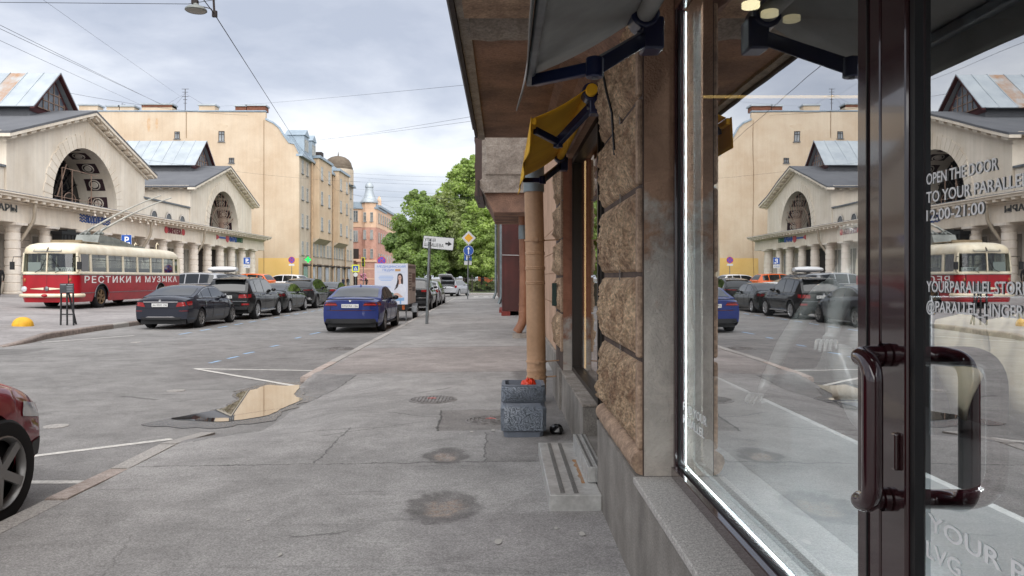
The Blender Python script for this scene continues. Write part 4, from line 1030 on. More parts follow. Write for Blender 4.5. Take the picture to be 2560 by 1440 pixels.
    if sp.get('badge'):
        p = rp(0, sp['badge']); MB().lathe([(.001, .012), (.036, .01), (.04, 0)], (0, p[1] - .012, sp['badge']), 16, 'y').build('badge', M_chrome, T, 60)
    if sp.get('plate'):
        zb_ = .70 if zmax < 1.55 else .80
        MB().tube([rp(.8 * hwid * (k / 8 - 1), zb_, .002) for k in range(17)], .006, 4).build('bumper_seam', M_plastic, T)
        for s in (-1, 1): MB().tube([rp(s * .66 * hwid, lerp(zb_, zs(0) - .02, k / 6), .002) for k in range(7)], .005, 4).build('boot_lid_seam', M_plastic, T)
    # mirrors, handles, antenna, rails
    ym, zm = sp['mirror']
    for s in (-1, 1):
        m = MB(); xm = xc(ym, zm) ; m.ball((s * (xm + .13), ym, zm), .1, 12, 8, .75); m.bar((s * (xm - .03), ym + .02, zm - .03), (s * (xm + .1), ym, zm - .02), .05, .03)
        m.build('mirror', sp.get('mirrorm', body_m), T, 60)
    for yh in sp.get('handles', ()):
        for s in (-1, 1):
            z = zs(yh) - .09; x = xs(yh, z) + .012; MB().bar((s * x, yh - .1, z), (s * x, yh + .1, z + .004), .02, .028).build('door_handle', sp.get('handlem', body_m), T)
    for ysm in sp.get('seams', ()):
        for s in (-1, 1):
            MB().tube([(s * (xs(ysm, lerp(sill + .1, zs(ysm), k / 8)) + .001), ysm, lerp(sill + .1, zs(ysm), k / 8)) for k in range(9)], .004, 4).build('door_seam', M_plastic, T)
    if sp.get('rails'):
        a, b_ = sp['rails']
        for s in (-1, 1):
            pts = [(s * wr * .93, lerp(a, b_, k / 8), rz_(lerp(a, b_, k / 8)) + (.045 if 0 < k < 8 else -.02)) for k in range(9)]
            MB().tube(pts, .016, 6).build('roof_rail', M_plastic if not sp.get('chromerail') else M_chrome, T, 60)
    if sp.get('fin'):
        y = sp['fin']; z = rz_(y); MB().prism([(y - .09, z - .01), (y + .1, z - .01), (y - .05, z + .06)], 'x', -.018, .018).build('antenna_fin', body_m, T)
    if sp.get('spoiler'):
        y, z = sp['spoiler']; MB().prism([(y - .14, z), (y - .12, z - .035), (y + .2, z - .03), (y + .2, z + .035)], 'x', -wr * .92, wr * .92).build('roof_spoiler', sp.get('spoilm', body_m), T, bevel=.01)
    if sp.get('sillstrip'):
        for s in (-1, 1): MB().bar((s * (hwid * .955), ra + arch + .02, sill + .05), (s * (hwid * .955), fa - arch - .02, sill + .05), .05, .05).build('side_sill', sp['sillstrip'], T)
    if sp.get('archtrim'):
        for s in (-1, 1):
            for ax in (ra, fa):
                pts = [(s * (xs(ax + (arch + .01) * math.cos(t), r + (arch + .01) * math.sin(t)) + .004), ax + (arch + .015) * math.cos(t), r + (arch + .015) * math.sin(t)) for t in [PI * k / 14 for k in range(15)]]
                MB().tube(pts, .022, 6).build('wheel_arch_trim', M_plastic, T, 60)
    for x, z in sp.get('pipes', ()):
        for s in (-1, 1): MB().lathe([(.045, -.03), (.045, .1), (.035, .1), (.035, -.02)], (s * x, rp(x, z)[1], z), 14, 'y').build('exhaust_pipe', M_chrome, T, 60)
    tm, rm = wheel_meshes(r, sp.get('tw', .235), sp.get('rimstyle', (5, True)), sp.get('rim', M_rim))
    for ax in (ra, fa):
        for s in (-1, 1):
            t = inst(tm, 'tyre', T, (s * (hwid - .13), ax, r), (random.uniform(0, 6), 0, 0 if s > 0 else PI))
            inst(rm, 'rim', t)
    T.location = loc; T.rotation_euler = (0, 0, rz)
    return T
# base shapes
def sedan(**k):
    d = dict(L=4.8, W=1.85, ra=1.08, fa=3.95, r=.335,
        deck=[(0, .99), (.1, 1.06), (.3, 1.085), (.8, 1.10), (1.4, 1.12), (3.4, 1.06), (3.7, 1.02), (4.2, .93), (4.55, .80), (4.7, .70), (4.8, .62)],
        belt=[(0, .93), (.3, .985), (1.2, .99), (2.6, .955), (3.6, .93), (4.3, .82), (4.6, .70), (4.8, .55)],
        roof=[(.62, 1.06), (1.0, 1.19), (1.4, 1.34), (1.85, 1.43), (2.35, 1.455), (2.8, 1.43), (3.15, 1.31), (3.5, 1.12), (3.72, 1.0)],
        wins=[(1.02, 1.34), (1.38, 2.12), (2.18, 3.2)], rscreen=(.72, 1.52), fscreen=(2.82, 3.66), mirror=(3.02, 1.02), handles=(1.9, 2.85), seams=(1.45, 2.15, 3.25))
    d.update(k); return d
def suv(**k):
    d = dict(L=4.85, W=1.93, ra=.98, fa=3.91, r=.375, sill=.28, rbow=.14,
        deck=[(0, 1.08), (.1, 1.13), (1, 1.15), (3.4, 1.17), (3.7, 1.15), (4.2, 1.09), (4.6, .98), (4.75, .86), (4.85, .74)],
        belt=[(0, 1.05), (.5, 1.09), (2, 1.06), (3.6, 1.05), (4.3, .98), (4.65, .85), (4.85, .66)],
        roof=[(.10, 1.10), (.22, 1.26), (.38, 1.48), (.56, 1.63), (.9, 1.69), (1.6, 1.73), (2.3, 1.725), (2.8, 1.67), (3.1, 1.53), (3.45, 1.28), (3.68, 1.12)],
        wins=[(.55, 1.02), (1.08, 1.95), (2.03, 3.2)], rscreen=(.15, .52), fscreen=(2.8, 3.6), mirror=(3.05, 1.18), handles=(1.75, 2.8), seams=(1.15, 2.0, 3.25), wroof=.70, archtrim=True, tw=.27)
    d.update(k); return d
P_navy = paint('dark navy grey paint', (.018, .022, .035)); P_black = paint('black paint', (.008, .009, .010)); P_green = paint('black green paint', (.012, .015, .014))
P_blue = paint('vivid blue paint', (.018, .034, .17), .3); P_grey = paint('graphite paint', (.05, .055, .055)); P_silver = paint('silver paint', (.42, .43, .45), .6)
P_white = paint('white paint', (.72, .73, .74), 0); P_orange = paint('orange taxi paint', (.75, .13, .015), 0); P_red = paint('dark cherry red paint', (.24, .006, .020), .1); P_dblue = paint('dark blue paint', (.010, .014, .032))
car('sedan_car', 'dark navy sedan with chrome strip parked beside the trolleybus', sedan(L=4.92, ra=1.12, fa=4.06, paint=P_navy, chromeline=True, rim=M_rimdark, plate=('А619МО 198', .80, 1), badge=.945,
    rlights=[([(.50, .74), (1.10, .80), (1.10, .93), (.56, .88)], M_red)],
    rear=[('chrome_strip', [(-.56, .885), (.56, .885), (.56, .915), (-.56, .915)], M_chrome, .014), ('diffuser', [(-.62, .33), (.62, .33), (.66, .40), (-.66, .40)], M_plastic, .01), ('bumper_trim', [(-.48, .40), (.48, .40), (.40, .43), (-.40, .43)], M_chrome, .014),
          ('reflector', [(-.86, .60), (-.60, .60), (-.60, .615), (-.86, .615)], M_red, .01), ('reflector', [(.60, .60), (.86, .60), (.86, .615), (.60, .615)], M_red, .01)]), (-11.12, 24.65, 0))
car('off_road_car', 'black off-road car with roof spoiler behind the navy sedan', suv(paint=P_black, plate=('О218КУ 98', .93, 1), badge=1.03, spoiler=(.42, 1.635), rails=(.9, 2.9), sillstrip=M_chrome,
    rlights=[([(.50, .88), (1.06, .90), (1.08, 1.04), (.52, 1.02)], M_red)],
    rear=[('chrome_strip', [(-.9, .74), (.9, .74), (.9, .765), (-.9, .765)], M_flash, .008), ('reflector', [(.62, .60), (.86, .60), (.86, .67), (.62, .67)], M_red, .01), ('reflector', [(-.86, .60), (-.62, .60), (-.62, .67), (-.86, .67)], M_red, .01), ('lower_bumper', [(-.8, .42), (.8, .42), (.84, .55), (-.84, .55)], M_plastic, .008)]), (-10.98, 30.1, 0))
car('sedan_car', 'black green sedan parked in front of the black off-road car', sedan(L=4.95, ra=1.05, fa=3.95, paint=P_green, plate=('В777ОР 78', .78, 1), badge=.93, rlights=[([(.42, .80), (1.05, .82), (1.02, .94), (.46, .93)], M_reddark)]), (-11.2, 35.7, 0))
car('crossover_car', 'black crossover with slim tail lamps further along the parked row', suv(paint=P_black, L=4.8, roof=[(.12, 1.10), (.35, 1.28), (.75, 1.50), (1.1, 1.60), (1.7, 1.68), (2.3, 1.68), (2.8, 1.62), (3.1, 1.5), (3.45, 1.27), (3.68, 1.12)], rscreen=(.2, .95), spoiler=(.95, 1.56), plate=('Е431ТТ 178', .76, 1), rim=M_rimdark,
    rlights=[([(.30, 1.0), (1.02, 1.02), (1.02, 1.06), (.32, 1.03)], M_red)], rear=[('bumper_chrome', [(.45, .5), (.85, .5), (.8, .62), (.5, .62)], M_chrome, .012), ('bumper_chrome', [(-.85, .5), (-.45, .5), (-.5, .62), (-.8, .62)], M_chrome, .012)]), (-11.25, 41.2, 0))
car('hatchback_car', 'dark grey car at the far end of the parked row', sedan(paint=P_grey, L=4.6, fa=3.75, plate=('Н052ХА 98', .8, 1), rlights=[([(.5, .86), (1.0, .86), (1.0, .98), (.55, .98)], M_red)]), (-11.3, 47.4, 0))
bmw = car('sedan_car', 'bright blue sedan parked by the pavement kerb', sedan(L=4.71, W=1.85, ra=1.02, fa=3.87, paint=P_blue, rim=M_rimdark, fin=1.75, plate=('К957АК 156', .83, 1), badge=1.0,
    rlights=[([(.38, .83), (1.05, .83), (1.05, .95), (.44, .93)], M_reddark), ([(.40, .862), (1.06, .862), (1.06, .882), (.42, .882)], mat('lit red lens', (.55, .03, .03), .15, coat=.5))], pipes=[(.62, .34)],
    rear=[('diffuser', [(-.80, .30), (.80, .30), (.74, .44), (-.74, .44)], M_plastic, .012), ('bumper_crease', [(-.62, .685), (.62, .685), (.66, .70), (-.66, .70)], M_reddark, .004), ('lip_spoiler', [(-.72, 1.015), (.72, 1.015), (.70, 1.04), (-.70, 1.04)], P_navy, .012), ('side_vent', [(.80, .42), (.86, .42), (.86, .60), (.82, .60)], M_plastic, .01), ('side_vent', [(-.86, .42), (-.80, .42), (-.82, .60), (-.86, .60)], M_plastic, .01)],
    mirrorm=M_plastic, sillstrip=M_plastic), (-4.63, 23.05, 0))
car('off_road_car', 'black off-road car parked ahead of the advertising trailer', suv(paint=P_black, roofpaint=P_grey, L=4.8, plate=('М340ОС 178', .86, 1), rails=(.9, 2.9), chromerail=True,
    rlights=[([(.52, .98), (1.06, .98), (1.06, 1.10), (.52, 1.08)], M_red)], rear=[('chrome_strip', [(-.86, .66), (.86, .66), (.86, .70), (-.86, .70)], M_chrome, .012), ('lower_bumper', [(-.8, .38), (.8, .38), (.84, .52), (-.84, .52)], M_plastic, .008)]), (-4.62, 38.2, 0))
car('hatchback_car', 'pale grey estate car in front of the black off-road car by the kerb', suv(paint=P_silver, L=4.4, W=1.8, fa=3.6, sill=.22, r=.33, wins=[(.5, 1.0), (1.06, 1.9), (1.98, 3.0)], roof=[(.1, 1.06), (.3, 1.3), (.55, 1.45), (1, 1.52), (1.8, 1.54), (2.4, 1.5), (2.8, 1.36), (3.2, 1.16), (3.4, 1.05)],
    deck=[(0, 1.0), (.1, 1.05), (3.2, 1.06), (3.8, .98), (4.2, .85), (4.4, .68)], belt=[(0, .97), (1, 1.0), (3.2, .97), (4.0, .85), (4.4, .6)], fscreen=(2.5, 3.34), mirror=(2.8, 1.06), handles=(1.7, 2.6), seams=(1.05, 1.95, 3.0), archtrim=False,
    rlights=[([(.5, .85), (.98, .85), (.98, 1.0), (.55, 1.0)], M_red)]), (-4.55, 44.4, 0))
# silver wagon with its tailgate open
wg = car('estate_car', 'silver estate car with its tailgate open by the park', suv(paint=P_silver, L=4.7, W=1.83, sill=.22, r=.33, archtrim=False, roof=[(.3, 1.08), (.34, 1.36), (.5, 1.46), (1, 1.52), (1.8, 1.54), (2.5, 1.51), (2.95, 1.38), (3.35, 1.18), (3.6, 1.05)],
    deck=[(0, .78), (.28, .80), (.32, 1.02), (3.3, 1.06), (3.9, .98), (4.4, .85), (4.7, .66)], belt=[(0, .76), (.28, .78), (.34, .96), (1, .98), (3.3, .96), (4.2, .84), (4.7, .58)], wins=[(.55, 1.2), (1.26, 2.05), (2.12, 3.2)], rscreen=(.305, .335), fscreen=(2.75, 3.52), mirror=(3.0, 1.05)), (-5.1, 69.0, 0), rz=R(-14))
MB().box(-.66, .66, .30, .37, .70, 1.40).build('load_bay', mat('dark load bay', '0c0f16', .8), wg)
m = MB().grid(8, 8, lambda a, b: ((2*a-1) * lerp(.70, .62, b), lerp(.42, -.52, b), 1.50 + .45 * b - .08 * (2*a-1)**2 * .5 + .10 * math.sin(b * PI * .5))); o = m.build('tailgate', P_silver, wg, 60); md = o.modifiers.new('solid', 'SOLIDIFY'); md.thickness = .06
MB().poly([(-.55, .30, 1.50), (.55, .30, 1.50), (.5, -.2, 1.74), (-.5, -.2, 1.74)]).build('rear_window', M_carglass, o)
for s in (-1, 1):
    MB().box(s*.80 - .1, s*.80 + .1, .16, .30, .80, 1.0).build('tail_light', M_red, wg, bevel=.03)
    MB().bar((s * .6, .36, 1.35), (s * .6, 0, 1.66), .015, .015).build('gas_strut', M_plastic, wg)
# cars in the row behind (their roofs show over the front row)
def back_car(label, sp, x, y, rz, nm='parked_car', extra=None):
    t = car(nm, label, sp, (x, y, pz(x, y)), rz, group='cars parked in the row by the market')
    return t
back_car('dark blue minivan behind the tail of the trolleybus', suv(paint=P_dblue, roofpaint=P_silver, L=4.9, wins=[(.4, 1.3), (1.36, 2.2), (2.28, 3.3)], roof=[(.08, 1.10), (.16, 1.4), (.3, 1.66), (.6, 1.74), (1.6, 1.78), (2.4, 1.77), (2.9, 1.66), (3.3, 1.4), (3.68, 1.12)], rscreen=(.1, .28), archtrim=False, rlights=[([(.6, 1.0), (1.1, 1.0), (1.1, 1.2), (.7, 1.2)], M_red)]), -17.2, 47.2, R(82), 'minivan')
rb = back_car('dark car carrying a white roof box in the row by the market', suv(paint=P_navy, rails=(.9, 2.9)), -17.4, 52.4, R(88))
o = MB().lathe([(.001, -1.0), (.3, -.98), (.42, -.7), (.45, 0), (.42, .6), (.28, .95), (.001, 1.02)], (0, 0, 0), 18, 'y').build('roof_box', P_white, None, 60)
o.scale = (1, 1, .45); o.location = (-19.3, 52.4, pz(-19.3, 52.4) + 1.95); o.rotation_euler = (0, 0, R(88)); tag(o, 'white roof box carried on a dark car by the market', 'roof box')
back_car('white sedan in the row by the market, left of the orange taxi', sedan(paint=P_white), -18.4, 58.5, R(86))
back_car('orange taxi among the parked cars by the market', suv(paint=P_orange, L=4.5), -20.0, 66.0, R(80), 'taxi_car')
back_car('white off-road car right of the orange taxi', suv(paint=P_white), -18.2, 70.5, R(75))
back_car('silver sedan parked right behind the white sedan', sedan(paint=P_silver), -20.5, 62.3, R(84))
# red car at the kerb, only its front corner reaches into the picture
car('off_road_car', 'cherry red off-road car whose front corner shows at the left edge', suv(paint=P_red, L=4.55, W=1.86, fa=3.62, ra=.95, r=.365, rim=M_rimdark, rimstyle=(5, False), fbow=.45, archtrim=False,
    deck=[(0, 1.05), (.1, 1.1), (3.2, 1.10), (3.6, 1.03), (4.05, .97), (4.3, .92), (4.45, .86), (4.55, .78)], belt=[(0, 1.02), (2, 1.0), (3.2, .96), (3.9, .91), (4.3, .84), (4.55, .72)],
    flights=[([(.42, .58), (1.12, .70), (1.05, .80), (.5, .69)], M_clear)], front=[('grille', [(-.4, .45), (.4, .45), (.42, .66), (-.42, .66)], M_plastic, .01), ('lower_trim', [(-.85, .24), (.85, .24), (.85, .28), (-.85, .28)], M_chrome, .012), ('side_intake', [(.6, .36), (.95, .36), (.95, .48), (.62, .5)], M_plastic, .01)]), (-4.30, 1.50, 0))
# ---------------------------------------------------------------- advertising trailer
tr = thing('advertising_trailer', 'white billboard box trailer with a clinic advert parked at the kerb', 'trailer', (-4.3, 30.6, 0))
M_ad = mat('white advert print', 'd4d9e6', .55, var=.02); M_ads = mat('beige advert print', 'dbd1c8', .6, col2='cac0b7', vs=2)
x0, x1, y0, y1, z0, z1 = -4.95, -3.68, 29.4, 32.1, .66, 2.24
bxo = MB().box(x0, x1, y0, y1, z0, z1).build('box', M_ads, tr)
MB().box(x0 - .005, x1 + .005, y0 - .012, y0 - .002, z0, z1).build('front_panel', M_ad, bxo)
MB().box(x0 + .05, x1 - .05, y0 + .1, y1 - .1, .50, .655).box(x0, x1, y0, y0 + .08, .42, .655).build('chassis', M_plastic, tr)
M_adblue = mat('advert blue ink', '5a86cf', .6, var=.02); M_adlight = mat('advert pale blue ink', '9dbbe6', .6, var=.02); M_adtan = mat('advert tan ink', 'c0986a', .6, var=.02)
yf = y0 - .0135; cx = (x0 + x1) / 2
text('МЕДИЦИНСКИЙ', 'lettering', M_adblue, bxo, (cx, yf, 2.08), (1, 0, 0), (0, 0, 1), .085, 1.1, .0008, 'CENTER', bold=.01)
text('ПЕДИК', 'lettering', M_adblue, bxo, (cx - .10, yf, 1.945), (1, 0, 0), (0, 0, 1), .085, .46, .0008, 'CENTER', bold=.01)
MB().box(cx + .15, cx + .36, yf - .001, yf + .001, 1.94, 2.03).build('printed_block', M_adtan, bxo)
MB().box(x0 + .09, x1 - .09, yf - .001, yf + .001, 1.905, 1.912).build('printed_rule', M_adlight, bxo)
m = MB()
for i, wd in enumerate((.52, .58, .55, .42)): m.box(cx - .2 - wd / 2, cx - .2 + wd / 2, yf - .001, yf + .001, 1.74 - i * .055, 1.765 - i * .055)
m.build('printed_lines', M_adlight, bxo)
text('100%', 'lettering', M_adlight, bxo, (cx - .17, yf, 1.30), (1, 0, 0), (0, 0, 1), .085, .30, .0008, 'CENTER')
def ell(cx_, cz, rx, rz, n=20, a0=0): return [(cx_ + rx * math.cos(2*PI*k/n + a0), cz + rz * math.sin(2*PI*k/n + a0)) for k in range(n)]
def flat(nm, pts, m_, d): MB().poly([(a, yf - .0006 * d, b) for a, b in pts]).build(nm, m_, bxo)
px = cx + .34
flat('printed_hair', smoothpoly([(px - .09, 1.80), (px, 1.86), (px + .09, 1.80), (px + .12, 1.6), (px + .10, 1.36), (px + .02, 1.27), (px - .1, 1.28), (px - .22, 1.22), (px - .12, 1.5)], 4), mat('advert hair print', '35262a', .6), 1)
flat('printed_coat', smoothpoly([(px - .16, 1.36), (px - .02, 1.46), (px + .1, 1.44), (px + .2, 1.34), (px + .22, 1.15), (px + .12, .92), (px - .14, .94), (px - .22, 1.1)], 4), mat('advert coat print', 'dfe2ec', .6), 2)
flat('printed_face', ell(px - .01, 1.69, .062, .10), mat('advert skin print', 'd9b3a4', .6), 3)
flat('printed_neck', [(px - .045, 1.62), (px + .03, 1.62), (px + .04, 1.48), (px - .02, 1.42), (px - .06, 1.48)], MATS['advert skin print'], 3.5)
flat('printed_eyes', [(px - .05, 1.70), (px + .03, 1.70), (px + .03, 1.712), (px - .05, 1.712)], MATS['advert hair print'], 4)
flat('printed_lips', ell(px - .012, 1.635, .02, .007), mat('advert lip print', 'b96a68', .6), 4)
flat('printed_hair_lock', smoothpoly([(px - .08, 1.62), (px - .04, 1.55), (px - .08, 1.35), (px - .17, 1.25), (px - .2, 1.22), (px - .12, 1.45)], 4), MATS['advert hair print'], 5)
flat('printed_hands', smoothpoly([(px - .25, 1.06), (px - .1, 1.10), (px + .06, 1.00), (px + .1, .95), (px - .02, .93), (px - .2, 1.0)], 4), MATS['advert skin print'], 5)
flat('printed_chair', [(px - .16, .80), (px + .16, .80), (px + .16, .92), (px - .16, .92)], mat('advert chair print', '86b4e4', .6), 1)
flat('printed_leg', [(px - .01, .67), (px + .05, .67), (px + .05, .80), (px - .01, .80)], MATS['advert chair print'], 1)
flat('printed_ball', ell(px - .32, 1.02, .09, .10), mat('advert green print', '2c7a58', .6), 1)
# side print
xs_ = x1 + .004; m = MB()
for i in range(7): m.box(xs_ - .001, xs_ + .001, y0 + .35, y0 + 1.2, 1.85 - i * .11, 1.9 - i * .11)
m.box(xs_ - .001, xs_ + .001, y0 + .2, y1 - .2, 2.06, 2.17); m.box(xs_ - .001, xs_ + .001, y0 + 1.5, y1 - .25, 1.14, 1.32)
m.build('printed_side_text', mat('advert brown ink', '8f857e', .6), bxo)
m = MB()
for a in (1.5, 1.85, 2.2): m.box(xs_ - .001, xs_ + .001, y0 + a, y0 + a + .2, 1.5, 1.88)
m.build('printed_side_picture', mat('advert skin brown ink', '7d4f42', .6), bxo)
for s, x in ((1, -3.56), (-1, -5.07)):
    tm, rm = wheel_meshes(.29, .17, (5, False), M_rim); t = inst(tm, 'tyre', tr, (x, 30.9, .29), (0, 0, 0 if s > 0 else PI)); inst(rm, 'rim', t)
    MB().lathe([(.34, -.11), (.34, .11)], (x, 30.9, .31), 14, 'x', 0, PI).build('mudguard', M_flash, tr, 60)
    MB().box(x - .28 * s - .05, x - .28 * s + .05, y0 - .035, y0 + .0, .46, .62).build('tail_light', mat('orange red lens', 'b5602f', .3), tr)
MB().bar((cx, 32.0, .5), (cx, 33.3, .45), .06, .06).build('drawbar', M_plastic, tr)
MB().cyl((-3.75, 29.5, 0.005), (-3.75, 29.5, .5), .025).build('prop_stand', M_flash, tr)
# ---------------------------------------------------------------- vintage trolleybus
M_bred = mat('trolleybus red', 'aa0f20', .35, col2='940c1a', vs=1.5, coat=.25, fine=.04, fs=12)
M_cream = mat('trolleybus cream', 'ece3cb', .35, col2='ddd0b2', vs=1.6, coat=.3, streak=.08)
M_bglass = glass_mat('old bus glass', 'bcc4c0', .08, .8)
M_silt = mat('grey roof gear', '8e928e', .6, .2, col2='6f736f', vs=3)
BX, BY = -19.75, 33.0
bus = thing('trolleybus', 'vintage red and cream trolleybus with raised poles parked in front of the market', 'trolleybus', (0, 0, 0), static=False)
BL = 10.8
def plan(d=0.0, dy0=None, dy1=None, n=9):
    """closed outline (counter-clockwise) inset by d"""
    a = d if dy0 is None else dy0; b = d if dy1 is None else dy1
    w = 1.25 - d; y0, y1 = a, BL - b; rf, rr = min(.34, w * .9), min(.42, w * .9); pts = []
    for i in range(n + 1):
        t = -PI / 2 + (PI / 2) * i / n; pts.append((w - rf + rf * math.cos(t), y0 + rf + rf * math.sin(t)))
    k = 80
    for i in range(1, k): pts.append((w, lerp(y0 + rf, y1 - rr, i / k)))
    for i in range(n + 1):
        t = (PI / 2) * i / n; pts.append((w - rr + rr * math.cos(t), y1 - rr + rr * math.sin(t)))
    full = pts + [(-x, y) for x, y in reversed(pts)]
    return [(x, y - .10 * (1 - (x / 1.25) ** 2) * clamp(1 - (y - y0) / .5)) for x, y in full]
wy = (2.07, 8.10)
def zbus(x, y):
    b = .30
    for c in wy:
        d = abs(y - c)
        if d < .62: b = max(b, .50 + math.sqrt(.62 ** 2 - d * d) * .98)
    return b
pl = plan(); n = len(pl)
m = MB(); LV = 5
for x, y in pl:
    z0 = zbus(x, y)
    for k in range(LV + 1):
        z = lerp(z0, 1.5, k / LV); tk = .05 * clamp((.6 - z) / .3) ** 2 if z0 < .4 else 0
        m.v.append((x * (1 - tk), y + (.10 * tk / .05 if y < .3 else 0) * .3, z))
m.f = [(i*(LV+1)+k, ((i+1) % n)*(LV+1)+k, ((i+1) % n)*(LV+1)+k+1, i*(LV+1)+k+1) for i in range(n) for k in range(LV)]; m.mi = [0]*len(m.f)
lower = m.build('lower_body', M_bred, bus, 45)
m = MB()
def band(m, rings):
    o = len(m.v)
    for d, z, a, b in rings: m.v += [(x, y, z) for x, y in plan(d, a, b)]
    q = len(rings); m.f += [(o+i*n+k, o+i*n+(k+1) % n, o+(i+1)*n+(k+1) % n, o+(i+1)*n+k) for i in range(q-1) for k in range(n)]; m.mi += [0] * ((q-1)*n)
band(m, [(.004, 1.50, .004, .004), (-.004, 1.51, -.004, -.004), (0, 1.6, 0, 0), (.03, 1.645, .03, .03)]); m.build('sill_band', M_cream, bus, 45)
m = MB(); band(m, [(.055, 2.42, .07, .06), (.045, 2.46, .05, .05), (.06, 2.58, .05, .08), (.10, 2.70, .09, .16), (.2, 2.82, .22, .32), (.38, 2.90, .5, .6), (.7, 2.95, 1.0, 1.1), (1.2, 2.965, 1.6, 1.7)]); m.build('roof', M_cream, bus, 60)
# trims
for z, dd in ((1.505, .012), (.70, .010)):
    pts = plan(-dd)
    if z > 1: m = MB().tube([(x, y, z) for x, y in pts] + [(pts[0][0], pts[0][1], z)], .014, 6)
    else:
        m = MB(); run = []
        for x, y in [p for p in pts if p[0] > 0 or p[1] > .4]:
            if zbus(x, y) < z - .05 and y > .3: run.append((x, y, z + .012 * noise.noise(Vector((y * 2, x, 0)))))
            elif len(run) > 1: m.tube(run, .014, 6); run = []
            else: run = []
        if len(run) > 1: m.tube(run, .014, 6)
    m.build('trim_strip', M_flash, bus, 60)
for c in wy:
    for s in (-1, 1): MB().tube([(s * 1.262, c + .62 * math.cos(PI * k / 16), max(.36, .5 + .61 * math.sin(PI * k / 16))) for k in range(17)], .018, 6).build('wheel_arch_trim', M_flash, bus, 60)
MB().box(-1.1, 1.1, .4, 10.4, .35, .95).build('chassis', M_plastic, bus)
MB().box(-1.18, 1.18, .15, 10.6, .952, 1.0).build('floor', mat('bus floor', '3a3632', .8), bus)
wins = [(.42, 1.16), (1.33, 2.62), (2.78, 4.08), (4.24, 5.54), (5.70, 7.0), (7.15, 8.45), (8.6, 9.8), (9.98, 10.36)]
def side_at(s, y, z): return (s * lerp(1.22, 1.19, (z - 1.64) / .78), y, z)
for s in (-1, 1):
    edges = [(.34, .42)] + [(a[1], b[0]) for a, b in zip(wins, wins[1:])] + [(10.36, 10.5)]
    for a, b_ in edges:
        A, Bq, Cq, Dq = side_at(s, a, 1.63), side_at(s, b_, 1.63), side_at(s, b_, 2.44), side_at(s, a, 2.44)
        i_ = Vector((-s * .07, 0, 0)); m = MB(); vs_ = [Vector(p) for p in (A, Bq, Cq, Dq)]; m.add(vs_ + [p + i_ for p in vs_], [(0,1,2,3), (7,6,5,4), (0,4,5,1), (1,5,6,2), (2,6,7,3), (3,7,4,0)]); m.build('pillar', M_cream, bus, bevel=.015)
    for k, (a, b_) in enumerate(wins):
        g = lambda y, z: tuple(Vector(side_at(s, y, z)) - Vector((s * .03, 0, 0)))
        pn = MB().poly([g(a, 1.63), g(b_, 1.63), g(b_, 2.43), g(a, 2.43)]).build('side_window', M_bglass, bus)
        if 0 < k < 7: MB().bar(g(a, 2.18), g(b_, 2.18), .015, .02).bar(g((a+b_)/2, 2.18), g((a+b_)/2, 2.42), .012, .015).build('sliding_bar', M_plastic, pn)
# windscreen, rear window
def fy(x): return -.10 * (1 - (x / 1.25) ** 2) + .34 * (1 - math.sqrt(max(0, 1 - (max(0, abs(x) - .91) / .34) ** 2)))
for a, b_ in ((-1.16, -.04), (.04, 1.16)):
    MB().grid(10, 3, lambda i, j, a=a, b_=b_: (lerp(a, b_, i), fy(lerp(a, b_, i)) + lerp(.02, .10, j), lerp(1.63, 2.43, j))).build('windscreen', M_bglass, bus, 60)
MB().bar((0, fy(0) + .0, 1.62), (0, fy(0) + .07, 2.44), .07, .05).build('screen_pillar', M_cream, bus, bevel=.015)
for s in (-1, 1): MB().bar((s * 1.18, .16, 1.60), (s * 1.14, .22, 2.46), .10, .10).build('screen_pillar', M_cream, bus, bevel=.015)
for s in (-1, 1): MB().bar((s * 1.12, 10.62, 1.6), (s * 1.08, 10.58, 2.46), .3, .12).build('rear_pillar', M_cream, bus)
MB().poly([(-1.0, 10.72, 1.62), (1.0, 10.72, 1.62), (.97, 10.66, 2.43), (-.97, 10.66, 2.43)]).build('rear_window', M_bglass, bus)
# destination box window
m = MB().grid(10, 2, lambda i, j: (lerp(-.55, .55, i), fy(lerp(-.5, .5, i)) + .05 + .20 * j * .5, 2.53 + .14 * j)); m.build('destination_window', mat('pale blind', 'b9b39c', .4, spec=.7), bus, 60)
MB().tube([(lerp(-.6, .6, k / 10), fy(lerp(-.5, .5, k / 10)) + .03, 2.515) for k in range(11)] + [(.58, fy(.5) + .13, 2.64), (.4, fy(.4) + .15, 2.69), (-.4, fy(.4) + .15, 2.69), (-.58, fy(.5) + .13, 2.64), (-.6, fy(.5) + .03, 2.515)], .014, 6).build('destination_frame', M_flash, bus, 60)
MB().bar((0, fy(0) + .03, 2.52), (0, fy(0) + .14, 2.69), .05, .02).build('destination_divider', M_boardd, bus)
